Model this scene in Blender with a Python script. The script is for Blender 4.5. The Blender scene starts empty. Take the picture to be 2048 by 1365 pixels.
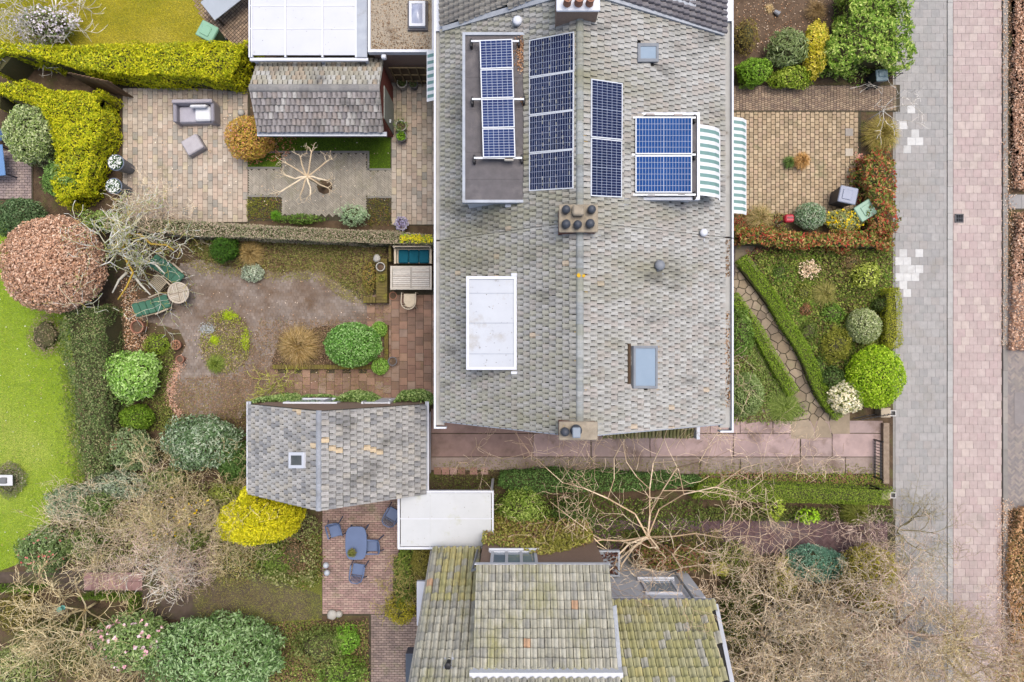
import bpy, math, random
import numpy as np
from mathutils import Matrix, Vector

random.seed(7); RNG = np.random.default_rng(7)
scn = bpy.context.scene
col = scn.collection
R = math.radians

# ------------------------------------------------------------------ camera, sky, sun, exposure
H, F = 26.0, 1365.0            # drone height (m); focal length in pixels of the 2048 px wide photograph
cam_d = bpy.data.cameras.new('camera'); cam = bpy.data.objects.new('camera', cam_d); col.objects.link(cam)
cam.location = (0, 0, H); cam.rotation_euler = (0, 0, 0)
cam_d.sensor_width = 36; cam_d.sensor_fit = 'HORIZONTAL'; cam_d.lens = 36*F/2048; cam_d.clip_end = 2000
scn.camera = cam
w = bpy.data.worlds.new('World'); scn.world = w; w.use_nodes = True
SUN_EL, SUN_AZ = 74, 40      # degrees; azimuth clockwise from +Y
sky = w.node_tree.nodes.new('ShaderNodeTexSky'); sky.sky_type = 'NISHITA'; sky.sun_disc = False
sky.sun_elevation = R(SUN_EL); sky.sun_rotation = R(SUN_AZ); sky.dust_density = 4.0; sky.air_density = 1.0; sky.ozone_density = 0.6
bg = w.node_tree.nodes['Background']; bg.inputs[1].default_value = 0.15
w.node_tree.links.new(sky.outputs[0], bg.inputs[0])
sd = bpy.data.lights.new('sun', 'SUN'); sd.energy = 1.4; sd.angle = R(32); sd.color = (1, .975, .94)
sun = bpy.data.objects.new('sun', sd); col.objects.link(sun)
sun.rotation_euler = (R(90-SUN_EL), 0, R(180-SUN_AZ)); sun.location = (0, 0, 60)
scn.view_settings.view_transform = 'Standard'; scn.view_settings.look = 'None'
scn.view_settings.gamma = 1; scn.view_settings.use_curve_mapping = False
scn.view_settings.exposure = 0.85
scn.render.engine = 'CYCLES'
scn.cycles.max_bounces = 5; scn.cycles.diffuse_bounces = 2; scn.cycles.transparent_max_bounces = 6

# ------------------------------------------------------------------ helpers
def lin(c):
    c = c/255.0
    return c/12.92 if c <= .04045 else ((c+.055)/1.055)**2.4
K = 0.6
def C(r, g, b, k=1.0): return tuple(min(.85, lin(v)*K*k) for v in (r, g, b))
def PAL(*cs, k=1.0): return [C(*c, k=k) for c in cs]
def W(px, py, z=0.0):
    s = (H-z)/F
    return np.array([(px-1024)*s, (682.5-py)*s, z])
def WX(pts, z=0.0): return [tuple(W(x, y, z)[:2]) for x, y in pts]
def S(z=0.0): return (H-z)/F       # metres per photo pixel at height z

def mat(name, c1=(.5,.5,.5), c2=None, scale=4.0, rough=.85, tint=False, bump=0.0, bscale=60, over=None, metallic=0.0,
        c3=None, detail=5, spec=.3, over2=None, stretch=None, transl=0.0, coat=0.0):
    """Procedural material: noise between c1 and c2 (times the per-piece tint), up to two blotchy overlays (colour, scale, lo, hi)."""
    m = bpy.data.materials.new(name); m.use_nodes = True
    nt = m.node_tree; N = nt.nodes; L = nt.links; b = N['Principled BSDF']
    geo = N.new('ShaderNodeNewGeometry')
    src = geo.outputs['Position']
    if stretch:
        mp = N.new('ShaderNodeMapping'); mp.inputs['Scale'].default_value = stretch; L.new(src, mp.inputs[0]); src = mp.outputs[0]
    def noise(sc, d=detail, rg=.6):
        n = N.new('ShaderNodeTexNoise'); n.inputs['Scale'].default_value = sc; n.inputs['Detail'].default_value = d
        n.inputs['Roughness'].default_value = rg; L.new(src, n.inputs['Vector']); return n.outputs['Fac']
    def ramp(f, lo, hi, a=(0,0,0), bb=(1,1,1)):
        r = N.new('ShaderNodeValToRGB'); L.new(f, r.inputs[0]); e = r.color_ramp.elements
        e[0].position = lo; e[0].color = (*a, 1); e[1].position = hi; e[1].color = (*bb, 1); return r.outputs[0]
    def mix(f, a, bb, mode='MIX'):
        x = N.new('ShaderNodeMix'); x.data_type = 'RGBA'; x.blend_type = mode
        for sock, v in ((x.inputs[0], f), (x.inputs[6], a), (x.inputs[7], bb)):
            if hasattr(v, 'is_linked') or hasattr(v, 'links'): L.new(v, sock)
            elif isinstance(v, (int, float)): sock.default_value = v
            else: sock.default_value = (*v, 1)
        return x.outputs[2]
    c = ramp(noise(scale), .32, .68, c1, c2 or c1)
    if c3: c = mix(ramp(noise(scale*.31), .45, .62), c, c3)
    if tint:
        a = N.new('ShaderNodeAttribute'); a.attribute_name = 'tint'
        c = mix(1.0, a.outputs['Color'], c, 'MULTIPLY')
    for o in (over, over2):
        if o: c = mix(ramp(noise(o[1], 8, .7), o[2], o[3]), c, o[0])
    L.new(c, b.inputs['Base Color'])
    b.inputs['Roughness'].default_value = rough; b.inputs['Metallic'].default_value = metallic
    b.inputs['Specular IOR Level'].default_value = spec
    if coat: b.inputs['Coat Weight'].default_value = coat; b.inputs['Coat Roughness'].default_value = .1
    if bump:
        bp = N.new('ShaderNodeBump'); bp.inputs['Strength'].default_value = bump; bp.inputs['Distance'].default_value = .02
        L.new(noise(bscale, 3), bp.inputs['Height']); L.new(bp.outputs[0], b.inputs['Normal'])
    if transl:
        t = N.new('ShaderNodeBsdfTranslucent'); L.new(c, t.inputs[0]); ms = N.new('ShaderNodeMixShader'); ms.inputs[0].default_value = transl
        L.new(b.outputs[0], ms.inputs[1]); L.new(t.outputs[0], ms.inputs[2]); L.new(ms.outputs[0], N['Material Output'].inputs[0])
    return m

ONE = (1, 1, 1)
class MB:
    """Collects shapes; build() links them as one mesh object."""
    def __init__(s): s.v = []; s.t = []; s.q = []; s.tr = []; s.ng = []; s.n = 0
    def add(s, V, Q=None, T=None, NG=None, tint=ONE):
        V = np.asarray(V, float).reshape(-1, 3); s.v.append(V)
        t = np.asarray(tint, float); t = np.tile(t, (len(V), 1)) if t.ndim == 1 else t
        s.t.append(t)
        if Q is not None and len(Q): s.q.append(np.asarray(Q, int)+s.n)
        if T is not None and len(T): s.tr.append(np.asarray(T, int)+s.n)
        for f in NG or []: s.ng.append([i+s.n for i in f])
        s.n += len(V); return s
    def box(s, c, d, rz=0, tint=ONE, M=None):
        x, y, z = (i/2 for i in d)
        V = np.array([[-x,-y,-z],[x,-y,-z],[x,y,-z],[-x,y,-z],[-x,-y,z],[x,-y,z],[x,y,z],[-x,y,z]])
        return s._pl(V, [[0,3,2,1],[4,5,6,7],[0,1,5,4],[1,2,6,5],[2,3,7,6],[3,0,4,7]], c, rz, M, tint)
    def _pl(s, V, Q, c, rz, M, tint, T=None):
        if M is not None: V = V @ np.array(M)[:3,:3].T
        if rz: a, b = math.cos(rz), math.sin(rz); V = V @ np.array([[a,b,0],[-b,a,0],[0,0,1]])
        return s.add(V+np.asarray(c, float), Q, T, tint=tint)
    def cbox(s, c, d, b=.01, rz=0, tint=ONE, M=None):
        """box with chamfered edges"""
        h = np.array(d)/2.0; b = min(b, *(h*.9)); V = []; idx = {}
        for sx in (-1,1):
            for sy in (-1,1):
                for sz in (-1,1):
                    for a in range(3):
                        p = [sx*(h[0]-b), sy*(h[1]-b), sz*(h[2]-b)]; p[a] = (sx,sy,sz)[a]*h[a]
                        idx[sx,sy,sz,a] = len(V); V.append(p)
        V = np.array(V); Q = []; T = []
        def orient(f):
            P = V[f]; n = np.cross(P[1]-P[0], P[2]-P[0]); return f if np.dot(n, P.mean(0)) > 0 else f[::-1]
        for a in range(3):
            o1, o2 = [i for i in range(3) if i != a]
            for sg in (-1,1):
                f = []
                for u, v in ((-1,-1),(1,-1),(1,1),(-1,1)):
                    k = [0,0,0]; k[a] = sg; k[o1] = u; k[o2] = v; f.append(idx[(*k, a)])
                Q.append(orient(f))
            for u in (-1,1):
                for v in (-1,1):
                    k0 = [0,0,0]; k0[a] = -1; k0[o1] = u; k0[o2] = v; k1 = list(k0); k1[a] = 1
                    Q.append(orient([idx[(*k0,o1)], idx[(*k1,o1)], idx[(*k1,o2)], idx[(*k0,o2)]]))
        for sx in (-1,1):
            for sy in (-1,1):
                for sz in (-1,1): T.append(orient([idx[sx,sy,sz,0], idx[sx,sy,sz,1], idx[sx,sy,sz,2]]))
        return s._pl(V, Q, c, rz, M, tint, T)
    def prism(s, poly, z0, z1, tint=ONE, bottom=True, inset=0):
        P = np.array([p[:2] for p in poly], float); n = len(P)
        A = .5*np.sum(P[:,0]*np.roll(P[:,1],-1)-np.roll(P[:,0],-1)*P[:,1])
        if A < 0: P = P[::-1]
        zz = z1 if not callable(z1) else None
        top = P if not inset else P+(P.mean(0)-P)*np.minimum(1, inset/np.maximum(1e-6, np.linalg.norm(P.mean(0)-P, axis=1)))[:,None]
        V = np.vstack([np.c_[P, np.full(n, z0)], np.c_[P, np.full(n, z1-(inset*.6 if inset else 0))]])
        Q = [[i, (i+1)%n, n+(i+1)%n, n+i] for i in range(n)]; NG = [list(range(n-1,-1,-1))] if bottom else []
        if inset:
            V = np.vstack([V, np.c_[top, np.full(n, z1)]]); Q += [[n+i, n+(i+1)%n, 2*n+(i+1)%n, 2*n+i] for i in range(n)]; NG.append(list(range(2*n,3*n)))
        else: NG.append(list(range(n,2*n)))
        return s.add(V, Q, NG=NG, tint=tint)
    def poly(s, pts, tint=ONE):
        return s.add(np.array(pts, float), NG=[list(range(len(pts)))], tint=tint)
    def slab(s, c4, th, tint=ONE):
        """four 3-D corners (top face, counter-clockwise from above) given thickness downwards"""
        c = np.array(c4, float); n = np.cross(c[1]-c[0], c[3]-c[0]); n /= np.linalg.norm(n)
        if n[2] < 0: c = c[::-1]; n = -n
        return s.add(np.vstack([c-n*th, c]), [[3,2,1,0],[4,5,6,7],[0,1,5,4],[1,2,6,5],[2,3,7,6],[3,0,4,7]], tint=tint)
    def lathe(s, c, prof, n=18, tint=ONE, sx=1, sy=1):
        V = []; Q = []; m = len(prof)
        for r, z in prof:
            for i in range(n):
                a = 2*math.pi*i/n; V.append([c[0]+r*sx*math.cos(a), c[1]+r*sy*math.sin(a), c[2]+z])
        for j in range(m-1):
            for i in range(n): Q.append([j*n+i, j*n+(i+1)%n, (j+1)*n+(i+1)%n, (j+1)*n+i])
        return s.add(V, Q, NG=[list(range(n-1,-1,-1)), list(range((m-1)*n, m*n))], tint=tint)
    def tube(s, path, r, n=6, tint=ONE, caps=True):
        P = np.array(path, float); m = len(P); r = np.full(m, r) if np.isscalar(r) else np.array(r)
        T = np.gradient(P, axis=0) if m > 2 else np.tile(P[1]-P[0], (2,1)); T /= np.linalg.norm(T, axis=1)[:,None]+1e-9
        up = np.array([0,0,1.]) if abs(T[0][2]) < .9 else np.array([1.,0,0]); V = []
        u = np.cross(T[0], up); u /= np.linalg.norm(u)
        for i in range(m):
            u = u-T[i]*np.dot(u, T[i]); u /= np.linalg.norm(u); v = np.cross(T[i], u)
            for k in range(n):
                a = 2*math.pi*k/n; V.append(P[i]+r[i]*(math.cos(a)*u+math.sin(a)*v))
        Q = [[j*n+k, j*n+(k+1)%n, (j+1)*n+(k+1)%n, (j+1)*n+k] for j in range(m-1) for k in range(n)]
        return s.add(V, Q, NG=[list(range(n-1,-1,-1)), list(range((m-1)*n, m*n))] if caps else [], tint=tint)
    def mesh(s, name, m, smooth=False, shift=None):
        V = np.vstack(s.v); T = np.vstack(s.t)
        if shift is not None: V = V-shift
        q = np.vstack(s.q) if s.q else np.zeros((0,4), int); t = np.vstack(s.tr) if s.tr else np.zeros((0,3), int)
        loops = np.concatenate([q.ravel(), t.ravel()]+[np.array(g) for g in s.ng]) if (len(q) or len(t) or s.ng) else np.zeros(0, int)
        cnt = np.concatenate([np.full(len(q), 4), np.full(len(t), 3), np.array([len(g) for g in s.ng], int)]).astype(int)
        me = bpy.data.meshes.new(name); me.vertices.add(len(V)); me.vertices.foreach_set('co', V.ravel())
        me.loops.add(len(loops)); me.loops.foreach_set('vertex_index', loops.astype(np.int32))
        me.polygons.add(len(cnt)); me.polygons.foreach_set('loop_start', np.concatenate([[0], np.cumsum(cnt)[:-1]]).astype(np.int32))
        me.polygons.foreach_set('use_smooth', np.full(len(cnt), bool(smooth)))
        me.update(calc_edges=True)
        at = me.attributes.new('tint', 'FLOAT_COLOR', 'POINT'); at.data.foreach_set('color', np.c_[T, np.ones(len(T))].ravel())
        me.materials.append(m); return me
    def build(s, name, m, parent=None, smooth=False, world=False, kind=None):
        V = np.vstack(s.v); c = (V.min(0)+V.max(0))/2; c[2] = V[:,2].min()
        o = bpy.data.objects.new(name, s.mesh(name, m, smooth, c)); col.objects.link(o)
        base = np.zeros(3)
        if world:
            p = parent
            while p: base = base+np.array(p.location); p = p.parent
        o.location = c-base; o.parent = parent
        if kind: o['kind'] = kind
        return o

def thing(name, label, cat, loc=(0,0,0), rz=0, group=None):
    o = bpy.data.objects.new(name, None); col.objects.link(o); o.location = loc; o.rotation_euler = (0,0,rz)
    o.empty_display_size = .2; o['label'] = label; o['category'] = cat
    if group: o['group'] = group
    return o
def tag(o, label, cat, group=None):
    o['label'] = label; o['category'] = cat
    if group: o['group'] = group
    return o
def copy_tree(o, parent=None):
    c = o.copy(); col.objects.link(c); c.parent = parent
    for ch in list(o.children): copy_tree(ch, c)
    return c
def dup(o, loc, rz, label=None):
    c = copy_tree(o); c.location = loc; c.rotation_euler = (0,0,rz)
    if label: c['label'] = label
    return c
def inpoly(P, poly):
    P = np.atleast_2d(P); x, y = P[:,0], P[:,1]; r = np.zeros(len(P), bool); q = np.array([p[:2] for p in poly]); j = len(q)-1
    for i in range(len(q)):
        xi, yi = q[i]; xj, yj = q[j]
        c = ((yi > y) != (yj > y)) & (x < (xj-xi)*(y-yi)/(yj-yi+1e-12)+xi); r ^= c; j = i
    return r
_k = RNG.normal(size=(24,3)); _p = RNG.uniform(0, 6.28, 24)
def fnoise(P, sc=1.0):
    """cheap smooth noise in about -1..1"""
    P = np.asarray(P, float); P = np.c_[P, np.zeros(len(P))] if P.shape[1] == 2 else P
    r = np.zeros(len(P))
    for i in range(10): r += np.sin(P @ _k[i]*sc*(1+.25*i)+_p[i]+1.7*np.sin(P @ _k[i+10]*sc*.6+_p[i+10]))/(1+.2*i)
    return r/4.0

# --- a repeated piece: up to `limit` single objects that share mesh data, the rest one joined mesh
BOXQ = [[0,3,2,1],[0,1,5,4],[1,2,6,5],[2,3,7,6],[3,0,4,7],[4,5,9,8],[5,6,10,9],[6,7,11,10],[7,4,8,11],[8,9,10,11]]
def unit_paver(ch=.03, zc=.10):
    V = [[0,0,0],[1,0,0],[1,1,0],[0,1,0]]; a = 1-zc
    V += [[0,0,a],[1,0,a],[1,1,a],[0,1,a]]; V += [[ch,ch,1],[1-ch,ch,1],[1-ch,1-ch,1],[ch,1-ch,1]]
    return np.array(V, float), BOXQ
UBOX = (np.array([[0,0,0],[1,0,0],[1,1,0],[0,1,0],[0,0,1],[1,0,1],[1,1,1],[0,1,1]], float),
        [[0,3,2,1],[4,5,6,7],[0,1,5,4],[1,2,6,5],[2,3,7,6],[3,0,4,7]])
def unit_pantile(n=6):
    V = []; xs = np.array([.03,.16,.34,.56,.76,.97])
    prof = [.0, .85, 1.0, .75, .18, .05]
    for y in (0, 1):
        for x, z in zip(xs, prof): V.append([x, y, z])
    for x, z in zip(xs, prof): V.append([x, 0, z-.45])
    Q = [[i, i+1, n+i+1, n+i] for i in range(n-1)]+[[2*n+i, 2*n+i+1, i+1, i] for i in range(n-1)]
    return np.array(V, float), Q
UPAV, UPAN = unit_paver(), unit_pantile()
def unit_slate():
    V, Q = UBOX; A = V*[.74,1,1]; B_ = V*[.14,.985,.7]+[.81,0,0]
    return np.vstack([A, B_]), [list(f) for f in Q]+[[i+8 for i in f] for f in Q]
USLA = unit_slate()
def pieces(parent, name, unit, plc, palette, m, focus=(0,0), limit=300, stuff=None, offset=True):
    if not plc: return
    base = np.zeros(3); p = parent
    while p: base = base+np.array(p.location); p = p.parent
    plc = sorted(plc, key=lambda q: (q[0][0,3]-focus[0])**2+(q[0][1,3]-focus[1])**2)
    V0, Q0 = unit; ms = {}
    for M, k in plc[:limit]:
        if k not in ms: ms[k] = MB().add(V0, Q0, tint=palette[k]).mesh(name, m)
        o = bpy.data.objects.new(name, ms[k]); col.objects.link(o); o.parent = parent
        M2 = M.copy(); M2[:3,3] -= base; o.matrix_local = Matrix(M2.tolist())
    rest = plc[limit:]
    if rest:
        Ms = np.array([q[0] for q in rest]); ks = np.array([q[1] for q in rest]); P = np.array(palette)
        V = np.einsum('nij,vj->nvi', Ms[:,:3,:3], V0)+Ms[:,None,:3,3]; nv = len(V0)
        Q = np.array(Q0)[None]+(np.arange(len(rest))*nv)[:,None,None]
        MB().add(V.reshape(-1,3), Q.reshape(-1,4), tint=np.repeat(P[ks], nv, 0)).build(stuff or name, m, parent, world=True, kind='stuff')
def mat4(o, x, y, z):
    M = np.eye(4); M[:3,0] = x; M[:3,1] = y; M[:3,2] = z; M[:3,3] = o; return M

def pave(parent, name, poly, lx, ly, palette, m, z0=.004, th=.03, gap=.006, bond='row', pick=None, limit=300, focus=None, jit=.002, stuff=None, shift=0.0, unit=None):
    """lay pieces lx by ly (metres) over a world polygon"""
    P = np.array([p[:2] for p in poly]); x0, y0 = P.min(0); x1, y1 = P.max(0); out = []
    if bond == 'herring':
        n = int(round(lx/ly)); d = ly; ca = math.sqrt(.5)
        cx, cy = (x0+x1)/2, (y0+y1)/2; Rr = int(math.hypot(x1-x0, y1-y0)/d/2)+n+2
        for i in range(-Rr, Rr):
            for j in range(-Rr, Rr):
                k = (i-j) % (2*n)
                if k == 0: w_, h_ = lx, ly
                elif k == n: w_, h_ = ly, lx
                else: continue
                ux, uy = i*d, j*d
                if k == n: uy -= (n-1)*d*1.0; uy += 0
                mx, my = ux+w_/2, uy+h_/2
                X, Y = cx+(mx-my)*ca, cy+(mx+my)*ca
                out.append((X, Y, w_-gap, h_-gap, math.pi/4))
    else:
        a0, a1, b0, b1, la, lb = (x0, x1, y0, y1, lx, ly) if bond != 'col' else (y0, y1, x0, x1, ly, lx)
        nb = max(1, round((b1-b0)/lb)); lb = (b1-b0)/nb
        for r in range(nb):
            off = shift+((la/2) if (r % 2 and bond != 'grid') else 0); a = a0-off
            while a < a1-1e-4:
                s, e = max(a, a0), min(a+la, a1)
                if e-s > la*.12:
                    c, wd, bb = (s+e)/2, e-s-gap, b0+(r+.5)*lb
                    out.append((c, bb, wd, lb-gap, 0) if bond != 'col' else (bb, c, lb-gap, wd, 0))
                a += la
    if not out: return
    ok = inpoly(np.array([(o[0], o[1]) for o in out]), poly); plc = []; rnd = random.Random(len(out))
    for o, k in zip(out, ok):
        if not k: continue
        X, Y, w_, h_, rz = o; rz += rnd.gauss(0, .004); c, s = math.cos(rz), math.sin(rz); t = th+rnd.uniform(-jit, jit)
        tx, ty = rnd.gauss(0, .004), rnd.gauss(0, .004)
        ox = np.array([X-(c*w_-s*h_)/2, Y-(s*w_+c*h_)/2, z0])
        k = pick(X, Y, rnd) if pick else rnd.randrange(len(palette))
        plc.append((mat4(ox, (c*w_, s*w_, tx*w_), (-s*h_, c*h_, ty*h_), (0,0,t)), k))
    pieces(parent, name, unit or UPAV, plc, palette, m, focus if focus is not None else ((x0+x1)/2, (y0+y1)/2), limit, stuff)

# --- foliage
def leaf_mesh(mb, P, Nn, size, tint, aspect=.55, spread=.5, var=.35, droop=0.0):
    """one diamond-shaped leaf per point; Nn = rough facing of each leaf"""
    n = len(P)
    if not n: return
    N = np.asarray(Nn, float)+RNG.normal(size=(n,3))*spread; N /= np.linalg.norm(N, axis=1)[:,None]+1e-9
    T = RNG.normal(size=(n,3)); T -= N*np.sum(T*N, axis=1)[:,None]; T /= np.linalg.norm(T, axis=1)[:,None]+1e-9
    B = np.cross(N, T); L = (size*(1+RNG.uniform(-var, var, n)))[:,None]
    V = np.stack([P-T*L*.5, P+B*L*aspect*.5+N*L*.08, P+T*L*.5-N*L*droop, P-B*L*aspect*.5+N*L*.08], 1).reshape(-1,3)
    mb.add(V, np.arange(4*n).reshape(-1,4), tint=np.repeat(tint, 4, 0))
def tints(P, palette, sc=2.0, jit=.16, rnd=.5):
    """palette index follows a soft clump noise plus chance"""
    n = len(P); pal = np.array(palette); k = len(pal)
    f = (fnoise(P, sc)*.5+.5)*(1-rnd)+RNG.random(n)*rnd
    i = np.clip((f*k).astype(int), 0, k-1)
    c = pal[i]*(1+RNG.uniform(-jit, jit, (n,1))); g_ = c.mean(1, keepdims=True)
    return np.clip(g_+(c-g_)*1.06, .004, 1)
def poly_sample(poly, n):
    P = np.array([p[:2] for p in poly]); lo, hi = P.min(0), P.max(0); out = []; c = 0
    while c < n:
        q = RNG.uniform(lo, hi, (max(64, 2*n), 2)); q = q[inpoly(q, poly)]; out.append(q); c += len(q)
        if len(out) > 400: break
    return np.vstack(out)[:n]
def poly_area(poly):
    P = np.array([p[:2] for p in poly]); return abs(.5*np.sum(P[:,0]*np.roll(P[:,1],-1)-np.roll(P[:,0],-1)*P[:,1]))
def hedge(name, label, cat, px, h, palette, size=.07, dens=900, z0=0, wob=.06, group=None, core=None, side=.6, sc=2.2, aspect=.5, up=.55, rnd=.5, extra=None, tops=None, sil=True):
    """clipped hedge: px = outline of its top in the photograph (at height h); leaves on top and sides round a twiggy core"""
    q = np.array(px, float); e0 = np.roll(q,-1,0)-np.roll(q,1,0); nn = np.c_[e0[:,1], -e0[:,0]]
    if np.sum(q[:,0]*np.roll(q[:,1],-1)-np.roll(q[:,0],-1)*q[:,1]) < 0: nn = -nn
    d0 = q-[1024,682.5]
    if sil: q = np.where((np.sum(nn*d0, axis=1) < 0)[:,None], [1024,682.5]+d0*H/(H-h), q)   # near edges of an outline are its foot, not its top
    poly = np.array(WX(q, h)); c = poly.mean(0); t = thing(name, label, cat, (c[0], c[1], z0), group=group)
    q = c+(poly-c)*.985; d = poly-c; L = np.linalg.norm(d, axis=1)[:,None]; inn = poly-d/L*np.minimum(.22, L*.35)
    MB().prism(inn, z0, h-.24-wob).build('core', M_core if core is None else core, t, world=True)
    mb = MB(); A = poly_area(poly); n = int(A*dens)
    P2 = poly_sample(poly, n); dz = fnoise(P2, 2.5)*wob+fnoise(P2+9, 7)*wob*.6-RNG.random(n)**2*.16
    P = np.c_[P2, h+dz]
    Nn = np.tile([0,0,1.], (n,1))
    e = np.roll(poly,-1,0)-poly; el = np.linalg.norm(e, axis=1); per = el.sum(); ns = int(per*(h-z0)*dens*side)
    i = RNG.choice(len(poly), ns, p=el/per); s = RNG.random(ns)[:,None]; b = poly[i]+e[i]*s
    sg = 1 if np.sum(poly[:,0]*np.roll(poly[:,1],-1)-np.roll(poly[:,0],-1)*poly[:,1]) > 0 else -1
    nr = np.c_[e[i][:,1], -e[i][:,0]]*sg/el[i][:,None]
    zz = z0+(h-z0)*RNG.random(ns)**.8
    b = b+nr*(fnoise(np.c_[b,zz], 3)*wob-RNG.random(ns)**2*.12)[:,None]
    P = np.vstack([P, np.c_[b, zz]]); Nn = np.vstack([Nn, np.c_[nr, np.full(ns, .35)]])
    leaf_mesh(mb, P, Nn, size, tints(P, palette, sc, rnd=rnd), aspect, up)
    if tops: tops(mb, poly, h)
    mb.build('foliage', M_leaf, t, world=True)
    return t
def blob(name, label, cat, cx, cy, r, h, palette, size=.07, dens=900, ry=None, z0=None, group=None, wob=.12, sc=2.2, aspect=.5, up=.6, rnd=.5, shell=.32, stem=True, lumps=0, flat=1.0, flower=None, fullness=1.0):
    """rounded shrub or tree crown: r (and ry) in photo pixels measured at two thirds of its height"""
    zc = h*.6; c = W(cx, cy, zc); s = S(zc); rx, ry_ = r*s, (ry or r)*s
    zb = z0 if z0 is not None else 0.02; rz = (h-zb)/2; zc = zb+rz
    t = thing(name, label, cat, (c[0], c[1], 0), group=group)
    L = RNG.normal(size=(max(lumps,1),3)); L /= np.linalg.norm(L, axis=1)[:,None]
    def rad(D):
        f = 1+wob*fnoise(D*2.1+c, 1.6)+wob*.5*fnoise(D*5+c, 2.0)+(.035+wob*.25)*fnoise(D*11+c, 2.2)
        if lumps: f = f*(.80+.27*np.max(np.clip((D @ L.T-.72)/.28, 0, 1), axis=1))
        return f
    area = 4*math.pi*((rx*ry_)**1.6+(rx*rz)**1.6+(ry_*rz)**1.6)**(1/1.6)/3**(1/1.6); n = int(area*dens*.75)
    D = RNG.normal(size=(int(n*1.6),3)); D /= np.linalg.norm(D, axis=1)[:,None]; D = D[D[:,2] > -.55][:n]; n = len(D)
    f = rad(D)*(1-shell*RNG.random(n)**2.0)
    P = np.array([c[0], c[1], zc])+D*f[:,None]*np.array([rx, ry_, rz*flat]); P[:,2] = np.maximum(P[:,2], .03)
    mb = MB(); keep = (RNG.random(n) < fullness)&(fnoise(D*6+c*3, 2.0)+RNG.normal(0,.3,n) > -1.35+wob*2.2); P, D = P[keep], D[keep]
    leaf_mesh(mb, P, D+np.array([0,0,.4]), size, tints(P, palette, sc, rnd=rnd), aspect, up, .5)
    if flower:
        k, fc, fs = flower; D2 = RNG.normal(size=(k,3)); D2[:,2] = abs(D2[:,2])*.9+.15; D2 /= np.linalg.norm(D2, axis=1)[:,None]
        F2 = np.array([c[0], c[1], zc])+D2*rad(D2)[:,None]*np.array([rx, ry_, rz])*1.02
        fm = MB()
        for q in range(3): leaf_mesh(fm, F2+RNG.normal(size=(k,3))*fs*.25, D2, fs, tints(F2, fc, 1, rnd=1), .8, .5)
        fm.build('flowers', M_leaf, t, world=True, kind='stuff')
    if fullness > .75:
        u = MB(); nu, nv = 14, 8; V = []
        for j in range(nv+1):
            for i in range(nu):
                a, e = 2*math.pi*i/nu, -math.pi/2+math.pi*j/nv; V.append([math.cos(a)*math.cos(e), math.sin(a)*math.cos(e), math.sin(e)])
        V = np.array(V); ff = rad(V)*(1-shell)*.9; X = np.array([c[0], c[1], zc])+V*ff[:,None]*np.array([rx, ry_, rz*flat]); X[:,2] = np.maximum(X[:,2], .015)
        u.add(X, [[j*nu+i, j*nu+(i+1)%nu, (j+1)*nu+(i+1)%nu, (j+1)*nu+i] for j in range(nv) for i in range(nu)]); u.build('core', M_core, t, world=True, smooth=True)
    mb.build('foliage', M_leaf, t, world=True)
    if stem: MB().tube([[c[0],c[1],-.02],[c[0]+.02,c[1],zb+rz*.5],[c[0],c[1]+.02,zc]], [.05,.04,.03], 6, C(110,92,72)).build('trunk', M_bark, t, world=True)
    return t
def seg_mesh(mb, S_, tint):
    """S_: (n,8) p0 p1 r0 r1 -> three-sided twigs"""
    S_ = np.asarray(S_); n = len(S_); p0, p1 = S_[:,:3], S_[:,3:6]; T = p1-p0; T /= np.linalg.norm(T, axis=1)[:,None]+1e-9
    a = np.where(np.abs(T[:,2:3]) < .9, [[0,0,1.]], [[1.,0,0]]); u = np.cross(T, a); u /= np.linalg.norm(u, axis=1)[:,None]+1e-9; v = np.cross(T, u)
    V = []
    for p, r in ((p0, S_[:,6:7]), (p1, S_[:,7:8])):
        for k in range(3): th = 2.0944*k; V.append(p+r*(math.cos(th)*u+math.sin(th)*v))
    V = np.stack(V, 1).reshape(-1,3); b = np.arange(n)[:,None,None]*6
    Q = np.array([[0,1,4,3],[1,2,5,4],[2,0,3,5]])[None]+b
    mb.add(V, Q.reshape(-1,4), tint=np.repeat(tint, 6, 0))
def grow(p, d, L, r, lev, out, rnd, kids, bend=.28, up=.08, ratio=.62, wide=.75, nseg=4, rmin=.004, tropism=None):
    p = np.array(p, float); d = np.array(d, float); d /= np.linalg.norm(d); pts = []
    for i in range(nseg):
        d2 = d+np.array([rnd.gauss(0,bend), rnd.gauss(0,bend), rnd.gauss(0,bend)*.8+up]); d2 /= np.linalg.norm(d2)
        q = p+d2*L/nseg; r0 = max(rmin, r*(1-.55*i/nseg)); r1 = max(rmin, r*(1-.55*(i+1)/nseg))
        out.append((*p, *q, r0, r1, lev)); pts.append((q, d2, r1)); p, d = q, d2
    if lev <= 0: return
    for k in range(kids[lev-1]):
        q, dd, rr = pts[min(nseg-1, int(nseg*(.25+.75*(k+.6)/kids[lev-1]*rnd.uniform(.7,1.15))))]
        s = np.array([rnd.gauss(0,1), rnd.gauss(0,1), rnd.gauss(0,.6)]); s -= dd*np.dot(s,dd); s /= np.linalg.norm(s)+1e-9
        nd = dd*(1-wide*.5)+s*wide
        grow(q, nd, L*ratio*rnd.uniform(.75,1.2), rr*.72, lev-1, out, rnd, kids, bend, up, ratio, wide, nseg, rmin)
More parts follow.
